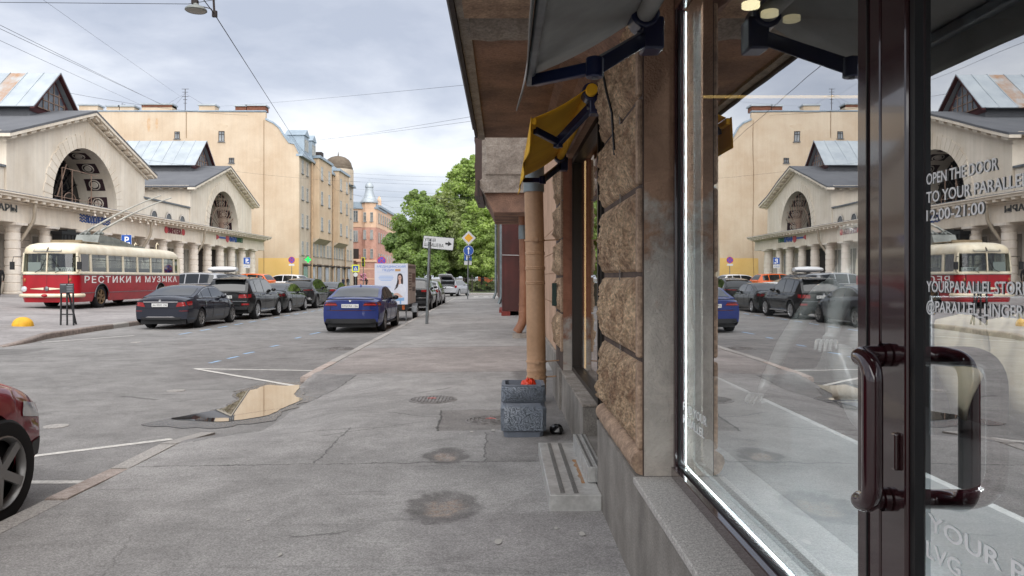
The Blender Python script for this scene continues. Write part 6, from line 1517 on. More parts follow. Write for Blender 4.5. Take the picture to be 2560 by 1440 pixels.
def transept(yc, fan):
    XF = XM - 3.5; hwid = 9.9; ze_, za_ = 11.35, 14.75; rA = 4.75; zc_ = 7.32; dep = 3.2
    # gable wall with the arch opening
    angs = sorted(set([PI * k / 36 for k in range(37)] + [math.atan2(ze_ - zc_, hwid), PI - math.atan2(ze_ - zc_, hwid)]))
    def outer(a):
        c, s = math.cos(a), math.sin(a); best = 1e9
        if abs(c) > 1e-6: best = min(best, hwid / abs(c))
        sl_ = (za_ - ze_) / hwid     # roof: z = za - sl*|y|
        best = min(best, (za_ - zc_) / (s + sl_ * abs(c)))
        return (best * c, zc_ + best * s)
    m = MB(); A = [(rA * math.cos(a), zc_ + rA * math.sin(a)) for a in angs]; O = [outer(a) for a in angs]
    k = len(angs)
    m.add([(XF, yc + p[0], p[1]) for p in A] + [(XF, yc + p[0], p[1]) for p in O], [(i, i+1, k+i+1, k+i) for i in range(k-1)])
    m.box(XF - .4, XF, yc - hwid, yc - rA, ZC - .5, zc_); m.box(XF - .4, XF, yc + rA, yc + hwid, ZC - .5, zc_)
    m.build('gable_wall', M_stucco, MK)
    MB().grid(30, 2, lambda a, b: (XF - dep * b, yc + rA * math.cos(PI * a), zc_ + rA * math.sin(PI * a))).build('arch_vault', M_stucco, MK, 60)
    # voussoirs
    nv = 27
    for i in range(nv):
        a0, a1 = PI * (i + .04) / nv, PI * (i + .96) / nv; r1 = rA + (1.35 if i == nv // 2 else 1.0 + .12 * (i % 2))
        vs_ = []
        for x in (XF + .001, XF + .05):
            for r_, a in ((rA, a0), (r1, a0), (r1, a1), (rA, a1)): vs_.append((x, yc + r_ * math.cos(a), zc_ + r_ * math.sin(a)))
        MB().add(vs_, [(3,2,1,0), (4,5,6,7), (0,1,5,4), (1,2,6,5), (2,3,7,6), (3,0,4,7)]).build('voussoir', M_stucco, MK)
    # coffers with rosettes
    for i in range(9):
        a = PI * (i + .5) / 9; da = PI / 9 * .33
        o = MB().grid(4, 2, lambda s, t: (XF - lerp(.75, 2.35, t), yc + (rA - .02) * math.cos(a + da * (2*s-1)), zc_ + (rA - .02) * math.sin(a + da * (2*s-1)))).build('coffer', M_plum, MK)
        n_ = Vector((0, -math.cos(a), -math.sin(a))); c_ = Vector((XF - 1.55, yc, zc_)) - n_ * (rA - .03); e1 = Vector((1, 0, 0)); e2 = n_.cross(e1)
        m = MB(); 
        for r0, r1, h in ((.40, .48, .06), (.0, .28, .09)):
            p = [c_ + (e1 * math.cos(2*PI*q/14) + e2 * math.sin(2*PI*q/14)) * r + n_ * hh for r, hh in ((r1, .0), (r1, h), (max(r0, .001), h)) for q in range(14)]
            m.add(p, [(s*14+q, s*14+(q+1) % 14, (s+1)*14+(q+1) % 14, (s+1)*14+q) for s in range(2) for q in range(14)])
        m.build('rosette', M_stucco2, o)
    MB().poly([(XF - dep + .02, yc + rA * math.cos(PI * q / 30), zc_ + rA * math.sin(PI * q / 30)) for q in range(31)]).build('lunette_glass', M_dkglass, MK)
    m = MB(); xg = XF - dep + .1
    for q in range(1, 12): a = PI * q / 12; m.bar((xg, yc + .9 * math.cos(a), zc_ + .9 * math.sin(a)), (xg, yc + rA * math.cos(a), zc_ + rA * math.sin(a)), .07, .07)
    for r_ in (.9, 2.6, 3.9): m.tube([(xg, yc + r_ * math.cos(PI * q / 20), zc_ + r_ * math.sin(PI * q / 20)) for q in range(21)], .04, 5)
    m.build('lunette_bars', M_boardd, MK)
    xg = XF - .5; m = MB()
    if fan:
        for q in range(2, 13): a = PI * q / 14; m.bar((xg, yc + .5, zc_ + .1), (xg, yc + .5 + (rA * .98) * math.cos(a) , zc_ + rA * .95 * math.sin(a)), .06, .06)
        for r_ in (2.8,): m.tube([(xg, yc + r_ * math.cos(PI * q / 20), zc_ + r_ * math.sin(PI * q / 20)) for q in range(21)], .035, 5)
    else:
        for dy in (-2.6, -1.2, 1.6): m.bar((xg, yc + dy, zc_), (xg, yc + dy, zc_ + 2.9), .06, .06)
        m.bar((xg, yc - 3.6, zc_ + .6), (xg, yc + 3.4, zc_ + .6), .05, .05); m.bar((xg, yc - 3.2, zc_ + .6), (xg, yc - 2.0, zc_ + 3.2), .06, .06); m.bar((xg, yc - 2.6, zc_ + 2.9), (xg, yc + 2.6, zc_ + 2.9), .05, .05)
        for dy in (-1.5, 1.9): m.tube([(xg, yc + dy + .8 * math.cos(2*PI*q/16), zc_ + .55 + .5 * math.sin(2*PI*q/16)) for q in range(17)], .03, 5)
    m.build('arch_grille', M_barp, MK)
    # side walls, roof, raking cornice
    XBk = XM - 30
    for s in (-1, 1):
        m = MB(); y_ = yc + s * hwid; m.box(XBk, XF - .002, min(y_, y_ - s*.4), max(y_, y_ - s*.4), ZC - .5, ze_ + .15); m.build('side_wall', M_stucco, MK)
        m = MB(); m.box(XBk, XF + .1, min(y_ + s*.02, y_ + s*.7), max(y_ + s*.02, y_ + s*.7), ze_ - .02, ze_ + .2); m.build('eaves_cornice', M_stucco, MK)
        xx = XF - .8
        while xx > XF - 14: MB().box(xx - .2, xx + .2, min(y_ + s*.03, y_ + s*.55), max(y_ + s*.03, y_ + s*.55), ze_ - .2, ze_ - .022).build('bracket', M_stucco, MK); xx -= 1.1
        sl_ = (za_ - ze_) / hwid; e_ = .85
        P0 = (yc + s * (hwid + e_), ze_ - sl_ * e_ + .25); P1 = (yc, za_ + .25)
        MB().prism([P0, P1, (P1[0], P1[1] + .16), (P0[0], P0[1] + .16)], 'x', XBk, XF + .82).build('roof_slope', M_felt, MK)
        MB().prism([(P0[0], P0[1] - .22), (P1[0], P1[1] - .22), (P1[0], P1[1] - .002), (P0[0], P0[1] - .002)], 'x', XF + .02, XF + .80).build('raking_cornice', M_stucco, MK)
        MB().prism([(P0[0] - s*.5, P0[1] - .62 + sl_*.5), (P1[0], P1[1] - .62), (P1[0], P1[1] - .45), (P0[0] - s*.5, P0[1] - .45 + sl_*.5)], 'x', XF + .002, XF + .22).build('raking_moulding', M_stucco, MK)
        nb = 10
        for i in range(nb):
            t_ = (i + .6) / nb; y_ = lerp(P0[0], P1[0], t_); z_ = lerp(P0[1], P1[1], t_) - .222; hh = .30
            MB().prism([(y_ - hh, z_ - hh * (-s) * -1 * 0 - sl_ * hh * (-s) * -1 * 0 - .2 - s * sl_ * (-hh)), (y_ + hh, z_ - .2 - s * sl_ * hh), (y_ + hh, z_ - s * sl_ * hh - .002), (y_ - hh, z_ - s * sl_ * (-hh) - .002)], 'x', XF + .1, XF + .66).build('bracket', M_stucco, MK)
    # lantern
    XL = XM - 6.2; zr, zb_ = 18.1, 14.7; hl = 3.5
    MB().box(XBk, XL - .05, yc - 2.9, yc + 2.9, 13.2, 15.2).build('lantern_base', M_felt, MK)
    for s in (-1, 1):
        np_ = 14
        for i in range(np_):
            xa, xb_ = XL + .6 - i * 1.35, XL + .6 - (i + 1) * 1.35 + .012
            rusty = (yc < 70 and i == 2)
            o = MB().prism([(yc + s * hl, zb_), (yc, zr), (yc, zr + .07), (yc + s * (hl + .05), zb_ + .05)], 'x', xb_, xa).build('roof_panel', M_tinrust if rusty else M_tin, MK)
            MB().bar((xa, yc + s * hl, zb_ + .09), (xa, yc, zr + .11), .05, .07).build('standing_seam', M_tin, o)
        MB().prism([(yc + s * hl, zb_ - .12), (yc, zr - .12), (yc, zr), (yc + s * hl, zb_)], 'x', XL + .3, XL + .62).build('barge_board', M_dkredw, MK)
    MB().poly([(XL, yc - hl + .3, zb_ - .2), (XL, yc + hl - .3, zb_ - .2), (XL, yc, zr - .25)]).build('lantern_gable', M_dkredw, MK)
    o = MB().poly([(XL + .03, yc - 2.1, zb_ + .3), (XL + .03, yc + 2.1, zb_ + .3), (XL + .03, yc + .3, zr - .85), (XL + .03, yc - .3, zr - .85)]).build('lantern_window', mat('dusty lantern glass', '5f6670', .25, col2='3c424a', vs=1.3, spec=.7), MK)
    m = MB()
    for dy in (-1.4, -.7, 0, .7, 1.4): m.bar((XL + .06, yc + dy, zb_ + .3), (XL + .06, yc + dy, zr - .75 - abs(dy) * 1.05), .06, .05)
    for zz in (zb_ + .3, zb_ + 1.0, zb_ + 1.7): m.bar((XL + .06, yc - (zr - zz - .6) * .85, zz), (XL + .06, yc + (zr - zz - .6) * .85, zz), .05, .06)
    m.build('glazing_bar', M_barp, o)
transept(61.2, False); transept(91.4, True)
# drainpipes, spotlights and the black unit on the colonnade
M_mpipe = mat('cream drainpipe', 'b3a795', .7)
for i, u in enumerate((78, 372, 506)):
    y = YX(u, XM + .5); t = thing('drainpipe', ('cream bent drainpipe at the left end of the colonnade', 'cream bent drainpipe in the middle of the colonnade behind the bus', 'cream bent drainpipe near the right end of the colonnade')[i], 'drainpipe', (XM, y, ZA))
    MB().tube(arcpath([(XM + .75, y, ZC - .3), (XM + .62, y + .1, ZA + .2), (XM - .3, y - .3, ZA - 1.6), (XM - .9, y - .5, ZB)], .3), .11, 10).build('pipe', M_mpipe, t, 60)
for i in range(8):
    y = 54.2 + i * 1.35; t = thing('facade_spotlight', ('first', 'second', 'third', 'fourth', 'fifth', 'sixth', 'seventh', 'eighth')[i] + ' small spotlight from the left on the market cornice', 'spotlight', (XM + .8, y, ZC - .3), group='spotlights on the market cornice')
    MB().tube([(XM + .8, y, ZC - .25), (XM + .9, y, ZC - .5)], .02, 6).lathe([(.03, 0), (.10, -.16)], (XM + .92, y, ZC - .5), 10).build('lamp', M_stucco2, t, 60)
y = YX(157, XM + .4)
t = thing('black_container', 'black ribbed container mounted high on the market colonnade', 'container', (XM, y, ZA - 2))
MB().prism([(y - 1.05, ZA - 2.7), (y + 1.05, ZA - 2.7), (y + 1.15, ZA - .5), (y - 1.15, ZA - .5)], 'x', XM + .35, XM + 1.0).build('body', M_black, t)
MB().box(XM + .3, XM + 1.06, y - 1.25, y + 1.25, ZA - .5, ZA - .3).box(XM + .4, XM + 1.0, y - .5, y + .5, ZA - .298, ZA - .15).build('lid', M_black, t)
for k in range(5): MB().box(XM + 1.0, XM + 1.04, y - .9 + k * .42, y - .8 + k * .42, ZA - 2.6, ZA - .55).build('rib', M_black, t)
# lettering signs on the frieze (face +x, read along +y)
XS = XM + .275; r3, u3 = (0, 1, 0), (0, 0, 1)
def sgn(name, label): return thing(name, label, 'shop sign', (XS, 60, ZA + .8))
t = sgn('shop_sign', 'grey relief letters at the left end of the market frieze')
text('АКСЕССУАРЫ', 'lettering', mat('grey sign letters', '55595a', .6), t, (XS, YX(42, XS), ZA + .62), r3, u3, .42, 5.6, .03, 'RIGHT', bold=.01)
t = sgn('shop_sign', 'blue letters between wave marks on the market frieze'); ya, yb = YX(190, XS), YX(280, XS); M_sb = mat('blue sign letters', '31559a', .5)
text('ВОДОЛЕЙ', 'lettering', M_sb, t, (XS, (ya + yb) / 2, ZA + .58), r3, u3, .5, (yb - ya) * .46, .03, 'CENTER', bold=.015)
for c0 in (ya + .45, yb - 1.5):
    m = MB()
    for k in range(3): m.tube([(XS + .02, c0 + .1 * q, ZA + .62 + k * .2 + .07 * math.sin(q * 1.5)) for q in range(13)], .045, 5)
    m.build('wave_mark', M_sb, t, 60)
t = sgn('shop_sign', 'dark red wine shop letters between two red discs on the frieze'); ya, yb = YX(415, XS), YX(458, XS); M_sr = mat('crimson sign letters', '7d1f33', .5)
text('ВИНОТЕКА', 'lettering', M_sr, t, (XS, (ya + yb) / 2, ZA + .6), r3, u3, .5, (yb - ya) * .78, .03, 'CENTER', bold=.015)
for c0 in (ya, yb): MB().lathe([(.001, .05), (.30, .05), (.30, 0)], (XS, c0, ZA + .85), 14, 'x').build('disc', M_signr, t)
t = sgn('shop_sign', 'red, blue and green lettered sign at the right end of the frieze'); ya, yb = YX(541, XS), YX(604, XS)
MB().prism([(ya, ZA + .6), (ya + .7, ZA + .8), (ya + .7, ZA + .95), (ya, ZA + 1.1)], 'x', XS, XS + .04).build('arrow', M_signr, t)
MB().box(XS, XS + .04, ya + .75, ya + 2.6, ZA + .78, ZA + .96).build('bar', M_signb, t)
MB().lathe([(.001, .05), (.42, .05), (.42, 0)], (XS, ya + 3.1, ZA + .85), 14, 'x').build('disc', M_signr, t)
text('ФАРМ', 'lettering', M_signb, t, (XS, ya + 3.7, ZA + .58), r3, u3, .55, 2.2, .04, bold=.02)
text('МАРКЕТ', 'lettering', mat('green sign letters', '1d6b45', .5), t, (XS, ya + 6.0, ZA + .62), r3, u3, .48, yb - ya - 6.0 + .4, .04, bold=.02)
# ---------------------------------------------------------------- yellow apartment building
M_ochre = mat('ochre firewall', 'd8c7b0', .93, col2='c8b298', vs=.22, fine=.03, fs=6, streak=.05, bump=.1, bs=10)
M_ochre2 = mat('pale yellow painted wall', 'e6c27c', .9, col2='deb86f', vs=.3)
M_facade = mat('beige facade stucco', 'cbbdab', .92, col2='bbac99', vs=.5, fine=.06, fs=15, streak=.15)
M_zroof = mat('blue grey zinc roof', 'a0afbb', .5, .3, col2='8d9ca8', vs=.7)
M_frame = mat('white window frame', 'c2c2bd', .6); M_winglass = mat('pane with painted sky', '4a5054', .1, col2='b4b8ba', vs=.22, spec=.9)  # pale tone in the pane colour stands in for reflected sky
M_brickch = mat('brick chimney', '8a5a46', .9, var=.2, vs=3)
YG, XR = 110.0, -29.5
AP = thing('apartment_building', 'tall ochre apartment house with blank gable wall and stepped chimneys', 'building', (XR, YG, 0))
def gz(v): return H - (v - V0) * YG / F
def gx(u): return (u - U0) * YG / F
prf = [(gx(-60), -.1), (XR, -.1), (XR, gz(385)), (gx(736), gz(361)), (gx(722), gz(358)), (gx(710), gz(342)), (gx(697), gz(321)), (gx(683), gz(309)), (gx(664), gz(300)), (gx(664), gz(281)), (gx(-60), gz(278))]
MB().prism(prf, 'y', YG, YG + .6).build('gable_wall', M_ochre, AP)
cp = prf[2:9]
m = MB()
for (a, za), (b, zb_) in zip(cp, cp[1:]):
    m.add([(a, YG - .12, za + .02), (b, YG - .12, zb_ + .02), (b, YG + .75, zb_ + .02), (a, YG + .75, za + .02), (a, YG - .12, za + .3), (b, YG - .12, zb_ + .3), (b, YG + .75, zb_ + .3), (a, YG + .75, za + .3)], [(0,1,2,3), (7,6,5,4), (0,4,5,1), (1,5,6,2), (2,6,7,3), (3,7,4,0)])
m.build('gable_coping', M_zroof, AP)
MB().box(gx(-60), gx(664), YG - .08, YG + .7, gz(279), gz(276)).build('parapet_coping', M_zroof, AP)
for a, b, v0, v1 in ((197, 244, 278, 264), (266, 297, 278, 267), (299, 335, 278, 267), (354, 430, 278, 262), (497, 537, 278, 264), (588, 615, 278, 266), (617, 663, 278, 265)):
    o = MB().box(gx(a), gx(b), YG + .02, YG + 1.6, gz(v0) + .06, gz(v1)).build('chimney', M_ochre if b < 600 else M_brickch, AP)
    MB().box(gx(a) - .15, gx(b) + .15, YG - .13, YG + 1.75, gz(v1) + .002, gz(v1) + .22).build('chimney_cap', M_tin, o)
MB().box(gx(354), gx(430), YG - .02, YG + 1.65, gz(268), gz(263)).build('rusty_band', M_brickch, AP)
MB().poly([(gx(646), YG - .03, .0), (XR - .02, YG - .03, .0), (XR - .02, YG - .03, gz(645)), (gx(646), YG - .03, gz(645))]).build('painted_dado', M_ochre2, AP)
def win(parent, c, w_, h_, ax, name='window', sill=True, dark=M_winglass, fr=M_frame):
    """window facing -y ('y') or +x ('x'); c = centre of opening on the wall plane"""
    x, y, z = c
    def bx(m, u0, u1, z0, z1, d0, d1): return m.box(x + u0, x + u1, y - d1, y - d0, z + z0, z + z1) if ax == 'y' else m.box(x + d0, x + d1, y + u0, y + u1, z + z0, z + z1)
    a, b = w_ / 2, h_ / 2; m = MB(); t = .07
    bx(m, -a, -a + t, -b, b, .004, .06); bx(m, a - t, a, -b, b, .004, .06); bx(m, -a + t, a - t, b - t, b, .004, .06); bx(m, -a + t, a - t, -b, -b + t, .004, .06)
    bx(m, -t / 2, t / 2, -b + t, b - t, .02, .05); bx(m, -a + t, a - t, b * .35, b * .35 + t, .02, .05)
    o = m.build(name, fr, parent)
    bx(MB_ := MB(), -a + t * .5, a - t * .5, -b + t * .5, b - t * .5, .008, .016); MB_.build('pane', dark, o)
    if sill: bx(MB_ := MB(), -a - .1, a + .1, -b - .1, -b - .002, .004, .16); MB_.build('sill', M_flash, o)
    return o
for u, v, w_, h_ in ((443, 338, .75, 1.05), (554, 341, .85, 1.5), (579, 401, .75, .75)): win(AP, (gx(u), YG, gz(v)), w_, h_, 'y', fr=M_boardd)
MB().poly([(gx(375) + 1.1 * math.cos(k) * (1 + .3 * math.sin(3 * k)), YG - .012, gz(315) + .8 * math.sin(k) * (1 + .3 * math.cos(5 * k))) for k in [2*PI*q/24 for q in range(24)]]).build('stain', mat('plaster stain', 'cdb9a0', .95, col2='d6c4ac', vs=1.5), AP)
MB().poly([(gx(552) + .9 * math.cos(k) * (1 + .3 * math.sin(4 * k)), YG - .012, gz(318) + .55 * math.sin(k)) for k in [2*PI*q/24 for q in range(24)]]).build('stain', MATS['plaster stain'], AP)
MB().cyl((gx(466), YG - .06, gz(278)), (gx(466), YG - .06, gz(345)), .035, n=6).cyl((gx(660), YG - .05, gz(300)), (gx(660), YG - .05, gz(700)), .03, n=6).build('cable', mat('brown cable', '8f7250', .8), AP)
for u, v, rx, rz in ((372, 310, .25, 1.2), (392, 309, .2, .8), (640, 400, .6, .25), (600, 470, 1.2, .2), (690, 330, .35, .5)):
    MB().poly([(gx(u) + rx * math.cos(k) * (1 + .5 * noise.noise(Vector((k * 3, u, 0)))), YG - .013, gz(v) + rz * math.sin(k) * (1 + .5 * noise.noise(Vector((k * 3, v, 4))))) for k in [2*PI*q/24 for q in range(24)]]).build('stain', mat('rust stain on plaster', 'caa884', .95, col2='d4bda2', vs=1.8) if u < 400 else MATS['plaster stain'], AP)
# street side
YE = 150.0; EV = gz(385)
MB().box(gx(-60), XR - .002, YG + .602, YE, -.1, EV - .3).build('block', M_facade, AP)
MB().box(XR, XR + .05, YG + .3, YE, 4.9, 5.2).build('band_course', M_facade, AP)
MB().box(XR - .4, XR + .55, YG - .05, YE, EV - .28, EV + .05).build('cornice', M_zroof, AP)
MB().prism([(XR + .5, EV + .052), (XR - 1.5, EV + 2.6), (XR - 6, EV + 5.2), (XR - 44, EV + 5.4), (XR - 44, EV + .052)], 'y', YG + .61, YE).build('roof', M_zroof, AP)
rowz = (6.1, 10.15, 14.2, 18.05)
bays = [(117.6, 126.2), (131.6, 140.2)]
for a, b in bays:
    o = MB().box(XR + .002, XR + 1.1, a, b, 7.8, EV + .6).build('bay', mat('ochre bay stucco', 'd3bda2', .92, col2='c6ae92', vs=.5, streak=.12), AP)
    MB().box(XR + .002, XR + 1.35, a - .25, b + .25, EV + .602, EV + 1.0).build('bay_cornice', M_zroof, o)
    MB().prism([(XR, 7.798), (XR + 1.1, 7.798), (XR, 7.0)], 'y', a, b).build('bay_bracket', M_facade, o)
    for z in rowz[1:]:
        for yy in (a + 1.7, a + 6.7): win(AP, (XR + 1.1, yy, z), 1.25, 2.1, 'x')
for yy in (111.9, 114.6, 128.0, 129.9, 142.3, 144.6, 147.4):
    for z in rowz: win(AP, (XR, yy, z), 1.05, 2.0, 'x')
for yy in (118.4, 120.8, 123.2, 125.4, 132.8, 135.0, 137.2, 139.4): win(AP, (XR, yy, rowz[0]), .95, 1.9, 'x')
for i, yy in enumerate((113.2, 117.8, 122.0, 127, 131.5, 136, 140.5, 145)):
    o = MB().box(XR + .002, XR + .12, yy - 1.35, yy + 1.35, .1, 3.9).build('shopfront', mat('shopfront surround', '8f7d66', .8), AP)
    MB().box(XR + .121, XR + .14, yy - 1.1, yy + 1.1, .35, 3.4).build('pane', mat('green lit pharmacy glass', '3f8a63', .15, spec=.7) if i == 0 else M_winglass, o)
    MB().box(XR + .121, XR + .7, yy - 1.4, yy + 1.4, 3.5, 3.72).build('canopy', M_boardd, o)
M_ppipe = mat('ochre street downpipe', 'c4a685', .6)
for i, yy in enumerate((116.4, 130.8, 141.2)):
    t = thing('downpipe', ('nearest', 'middle', 'farthest')[i] + ' ochre downpipe on the street side of the yellow house', 'downpipe', (XR + .3, yy, 0)); MB().cyl((XR + .28, yy, .2), (XR + .28, yy, EV - .2), .14, n=10).build('pipe', M_ppipe, t, 60)
for i, (yy, w_) in enumerate(((113.2, 2.6), (117.6, 2.2))):
    o = MB().box(XR - 2.4, XR + .25, yy - w_ / 2, yy + w_ / 2, EV + .06, EV + 3.1).build('dormer', M_zroof, AP)
    MB().prism([(yy - w_ / 2 - .2, EV + 3.1), (yy + w_ / 2 + .2, EV + 3.1), (yy, EV + 4.1)], 'x', XR - 2.6, XR + .4).build('dormer_roof', M_zroof, o)
    for d in (-.55, .55): win(AP, (XR + .25, yy + d, EV + 1.7), .8, 1.7, 'x', sill=False)
MB().box(XR - .6, XR + .4, 122, 123.4, EV + 1.0, EV + 2.3).build('roof_box', M_boardd, AP)
dm = MB().lathe([(2.75, 0), (2.75, .5), (2.6, .6), (2.6, .8), (2.45, 1.35), (2.05, 1.95), (1.4, 2.4), (.7, 2.62), (.12, 2.7), (.08, 3.2), (.001, 3.7)], (XR - 2.0, 145.5, EV + 2.7), 24).build('dome', mat('rusty brown dome', '5c4f42', .75, .1, col2='6f6456', vs=1.5), AP, 50)
MB().lathe([(2.9, 0), (2.9, 2.9)], (XR - 2.0, 145.5, EV - .2), 20).build('dome_drum', M_facade, AP)
t = thing('pharmacy_cross', 'green lit pharmacy cross on the yellow house corner', 'sign', (XR + .8, 112.5, 4.4))
MB().prism([(XR + a * .42 + .7, 4.4 + b * .42) for a, b in ((-.33, -1), (.33, -1), (.33, -.33), (1, -.33), (1, .33), (.33, .33), (.33, 1), (-.33, 1), (-.33, .33), (-1, .33), (-1, -.33), (-.33, -.33))], 'y', 112.3, 112.45).build('cross', mat('lit green cross', '20d860', .5, emit='1fe060', es=.35), t)
MB().box(XR, XR + .9, 112.36, 112.4, 4.5, 4.6).build('arm', M_post, t)
c = P(908, 656, 100); t = thing('traffic_light', 'traffic light with pale green backing beside the crossing sign', 'traffic light', (c.x, 100, 0))
MB().cyl((c.x, 100.1, 0), (c.x, 100.1, c.z + .5), .05, n=10).build('post', M_post, t, 60)
MB().box(c.x - .22, c.x + .22, 100.0, 100.03, c.z - .55, c.z + .65).build('backing', M_lime, t)
MB().box(c.x - .14, c.x + .14, 99.8, 99.999, c.z - .48, c.z + .58).build('housing', M_plastic, t)
for k, m_ in enumerate((mat('signal green lens', '1f5a44', .3), mat('signal amber lens', '6a4a18', .3), mat('signal red lens', '5a1c1c', .3))): MB().lathe([(.001, -.03), (.1, 0)], (c.x, 99.79, c.z - .3 + k * .35), 14, 'y').build('lens', m_, t)
# roof antenna mast
c = P(463, 275, 112); t = thing('antenna_mast', 'tall lattice aerial mast on the ochre house roof', 'antenna', (c.x, 112, gz(279)))
m = MB().cyl((c.x, 112, gz(285)), (c.x, 112, gz(214)), .05, n=6).build('mast', M_boardd, t)
for v, w_ in ((214, .5), (222, .42), (233, .5), (241, .3), (250, .25)): MB().bar((c.x - w_, 112, gz(v)), (c.x + w_, 112, gz(v)), .05, .05).build('crossarm', M_boardd, t)
m = MB()
for dx, v in ((-5, 278), (5, 278), (-2.5, 278)): m.tube([(c.x, 112, gz(225)), (c.x + dx, 112, gz(v))], .012, 4)
m.build('guy_wire', M_boardd, t)
t = thing('antenna_mast', 'small bent aerial on the ochre house roof, left of the tall mast', 'antenna', (gx(288), 112, gz(270)))
MB().tube([(gx(288), 112, gz(272)), (gx(288), 112, gz(250)), (gx(298), 112, gz(256))], .04, 5).build('mast', M_boardd, t)
# ---------------------------------------------------------------- pink corner house with turret
M_pinkb = mat('red brick cladding', 'c59a8a', .9, col2='b48777', vs=1.2, fine=.12, fs=8); M_pinks = mat('peach stucco', 'e3c2a6', .92, col2='d5b296', vs=.5)
YP = 165.0; px_ = lambda u: (u - U0) * YP / F; pzv = lambda v: H - (v - V0) * YP / F
PK = thing('pink_corner_house', 'pink brick corner house with a pointed grey turret', 'building', (px_(910), YP, 0))
MB().box(px_(860), px_(941), YP + .02, YP + 14, pzv(568), pzv(522)).build('upper_wall', M_pinks, PK)
MB().box(px_(860), px_(941), YP, YP + 14, -.1, pzv(569)).build('lower_wall', M_pinkb, PK)
MB().box(px_(855), px_(943), YP - .3, YP + 14, pzv(522) + .002, pzv(518)).build('cornice', M_zroof, PK)
MB().prism([(px_(855), pzv(518) + .01), (px_(943), pzv(518) + .01), (px_(935), pzv(505)), (px_(862), pzv(505))], 'y', YP, YP + 14).build('roof', M_zroof, PK)
cx_, cy_ = px_(922), YP + .6; rT = 1.62
MB().lathe([(rT, -.1), (rT, pzv(569))], (cx_, cy_, 0), 8, a0=R(22.5), a1=R(382.5)).build('turret_lower', M_pinkb, PK)
MB().lathe([(rT, pzv(569) + .01), (rT, pzv(507))], (cx_, cy_, 0), 8, a0=R(22.5), a1=R(382.5)).build('turret_upper', M_pinks, PK)
MB().lathe([(rT + .35, pzv(507)), (rT + .3, pzv(503)), (1.25, pzv(492)), (.95, pzv(480)), (.82, pzv(469)), (.95, pzv(468)), (.95, pzv(465)), (.8, pzv(460)), (.35, pzv(455)), (.06, pzv(453)), (.03, pzv(446))], (cx_, cy_, 0), 12).build('turret_roof', M_tin, PK, 40)
for z in (pzv(543), pzv(587), pzv(634)):
    for a in (-.72, .78):
        win(PK, (cx_ + a, cy_ - rT * .924, z), .62, 2.0, 'y')
for u, v in ((889, 540), (889, 590)): win(PK, (px_(u), YP + (.02 if v < 560 else 0), pzv(v)), 1.0, 2.4, 'y')
o = MB().box(px_(880), px_(903), YP - .9, YP - .002, pzv(652), pzv(648)).build('balcony', M_pinks, PK)
m = MB()
for k in range(16): m.bar((px_(880) + k * .13, YP - .85, pzv(648)), (px_(880) + k * .13, YP - .85, pzv(638)), .025, .025)
m.bar((px_(880), YP - .85, pzv(638)), (px_(903), YP - .85, pzv(638)), .05, .05); m.build('railing', M_boardd, o)
MB().box(px_(883), px_(897), YP - .02, YP - .001, pzv(647), pzv(622)).build('loggia', M_boardd, PK)
MB().box(px_(884), px_(897), YP - .03, YP - .001, .1, pzv(675)).build('doorway', M_boardd, PK)
for v in (672, 697): MB().box(px_(896), px_(938), YP - 1.1, YP - .6, pzv(v + 1.5), pzv(v - 1)).build('pale_band', M_pinks, PK)
MB().box(px_(896), px_(941), YP - 1.05, YP - .002, -.1, pzv(655)).build('ground_floor', M_pinkb, PK)
MB().box(px_(893), px_(943), YP - 1.3, YP - .001, pzv(655) + .002, pzv(651)).build('string_course', M_pinks, PK)
XQ = px_(941); YQ = 205
MB().box(XQ - 12, XQ - .003, YP + 14.01, YQ, -.1, 17.2).build('side_block', M_pinks, PK)
MB().box(XQ, XQ + .08, YP + 6, YQ, 3.6, 8.0).build('brick_panel', M_pinkb, PK)
MB().box(XQ, XQ + .08, YP + 6, YQ, 9.6, 12.6).build('brick_panel', M_pinkb, PK)
MB().box(XQ - 1, XQ + .5, YP + 2, YQ, 17.21, 17.7).build('side_cornice', M_zroof, PK)
MB().lathe([(.5, 0), (.45, 1.6), (.2, 2.2), (.001, 2.4)], (XQ - .2, YP + 5, 17.6), 10).build('gable_knob', M_pinks, PK)
for yy in [YP + 3 + 3.1 * k for k in range(12)]:
    for z in (6.0, 10.6, 14.9): win(PK, (XQ + .085, yy, z), 1.2, 2.2, 'x')
# ---------------------------------------------------------------- trees in the park
M_bark = mat('bark', '3e342b', .95, var=.25, vs=4, bump=.6, bs=12)
def leaf_mat(name, c1, c2):
    m = mat(name, c1, .55, col2=c2, vs=.35, island=.38, spec=.35)
    nt = m.node_tree; L = nt.links; b = nt.nodes['Principled BSDF']; o = nt.nodes['Material Output']
    src = b.inputs['Base Color'].links[0].from_socket
    t = nd(nt, 'ShaderNodeBsdfTranslucent'); sc2 = nd(nt, 'ShaderNodeVectorMath', operation='MULTIPLY'); L.new(src, sc2.inputs[0]); sc2.inputs[1].default_value = (1.25, 1.35, .6); L.new(sc2.outputs[0], t.inputs[0])
    mx_ = nd(nt, 'ShaderNodeMixShader'); mx_.inputs[0].default_value = .5; L.new(b.outputs[0], mx_.inputs[1]); L.new(t.outputs[0], mx_.inputs[2]); L.new(mx_.outputs[0], o.inputs[0])
    return m
LEAF = [leaf_mat('maple leaves', (.28, .37, .13), (.21, .30, .10)), leaf_mat('bright lime leaves', (.37, .46, .15), (.28, .38, .12)), leaf_mat('olive brown leaves', (.30, .34, .15), (.25, .31, .13)), leaf_mat('deep green leaves', (.21, .30, .11), (.17, .25, .10))]
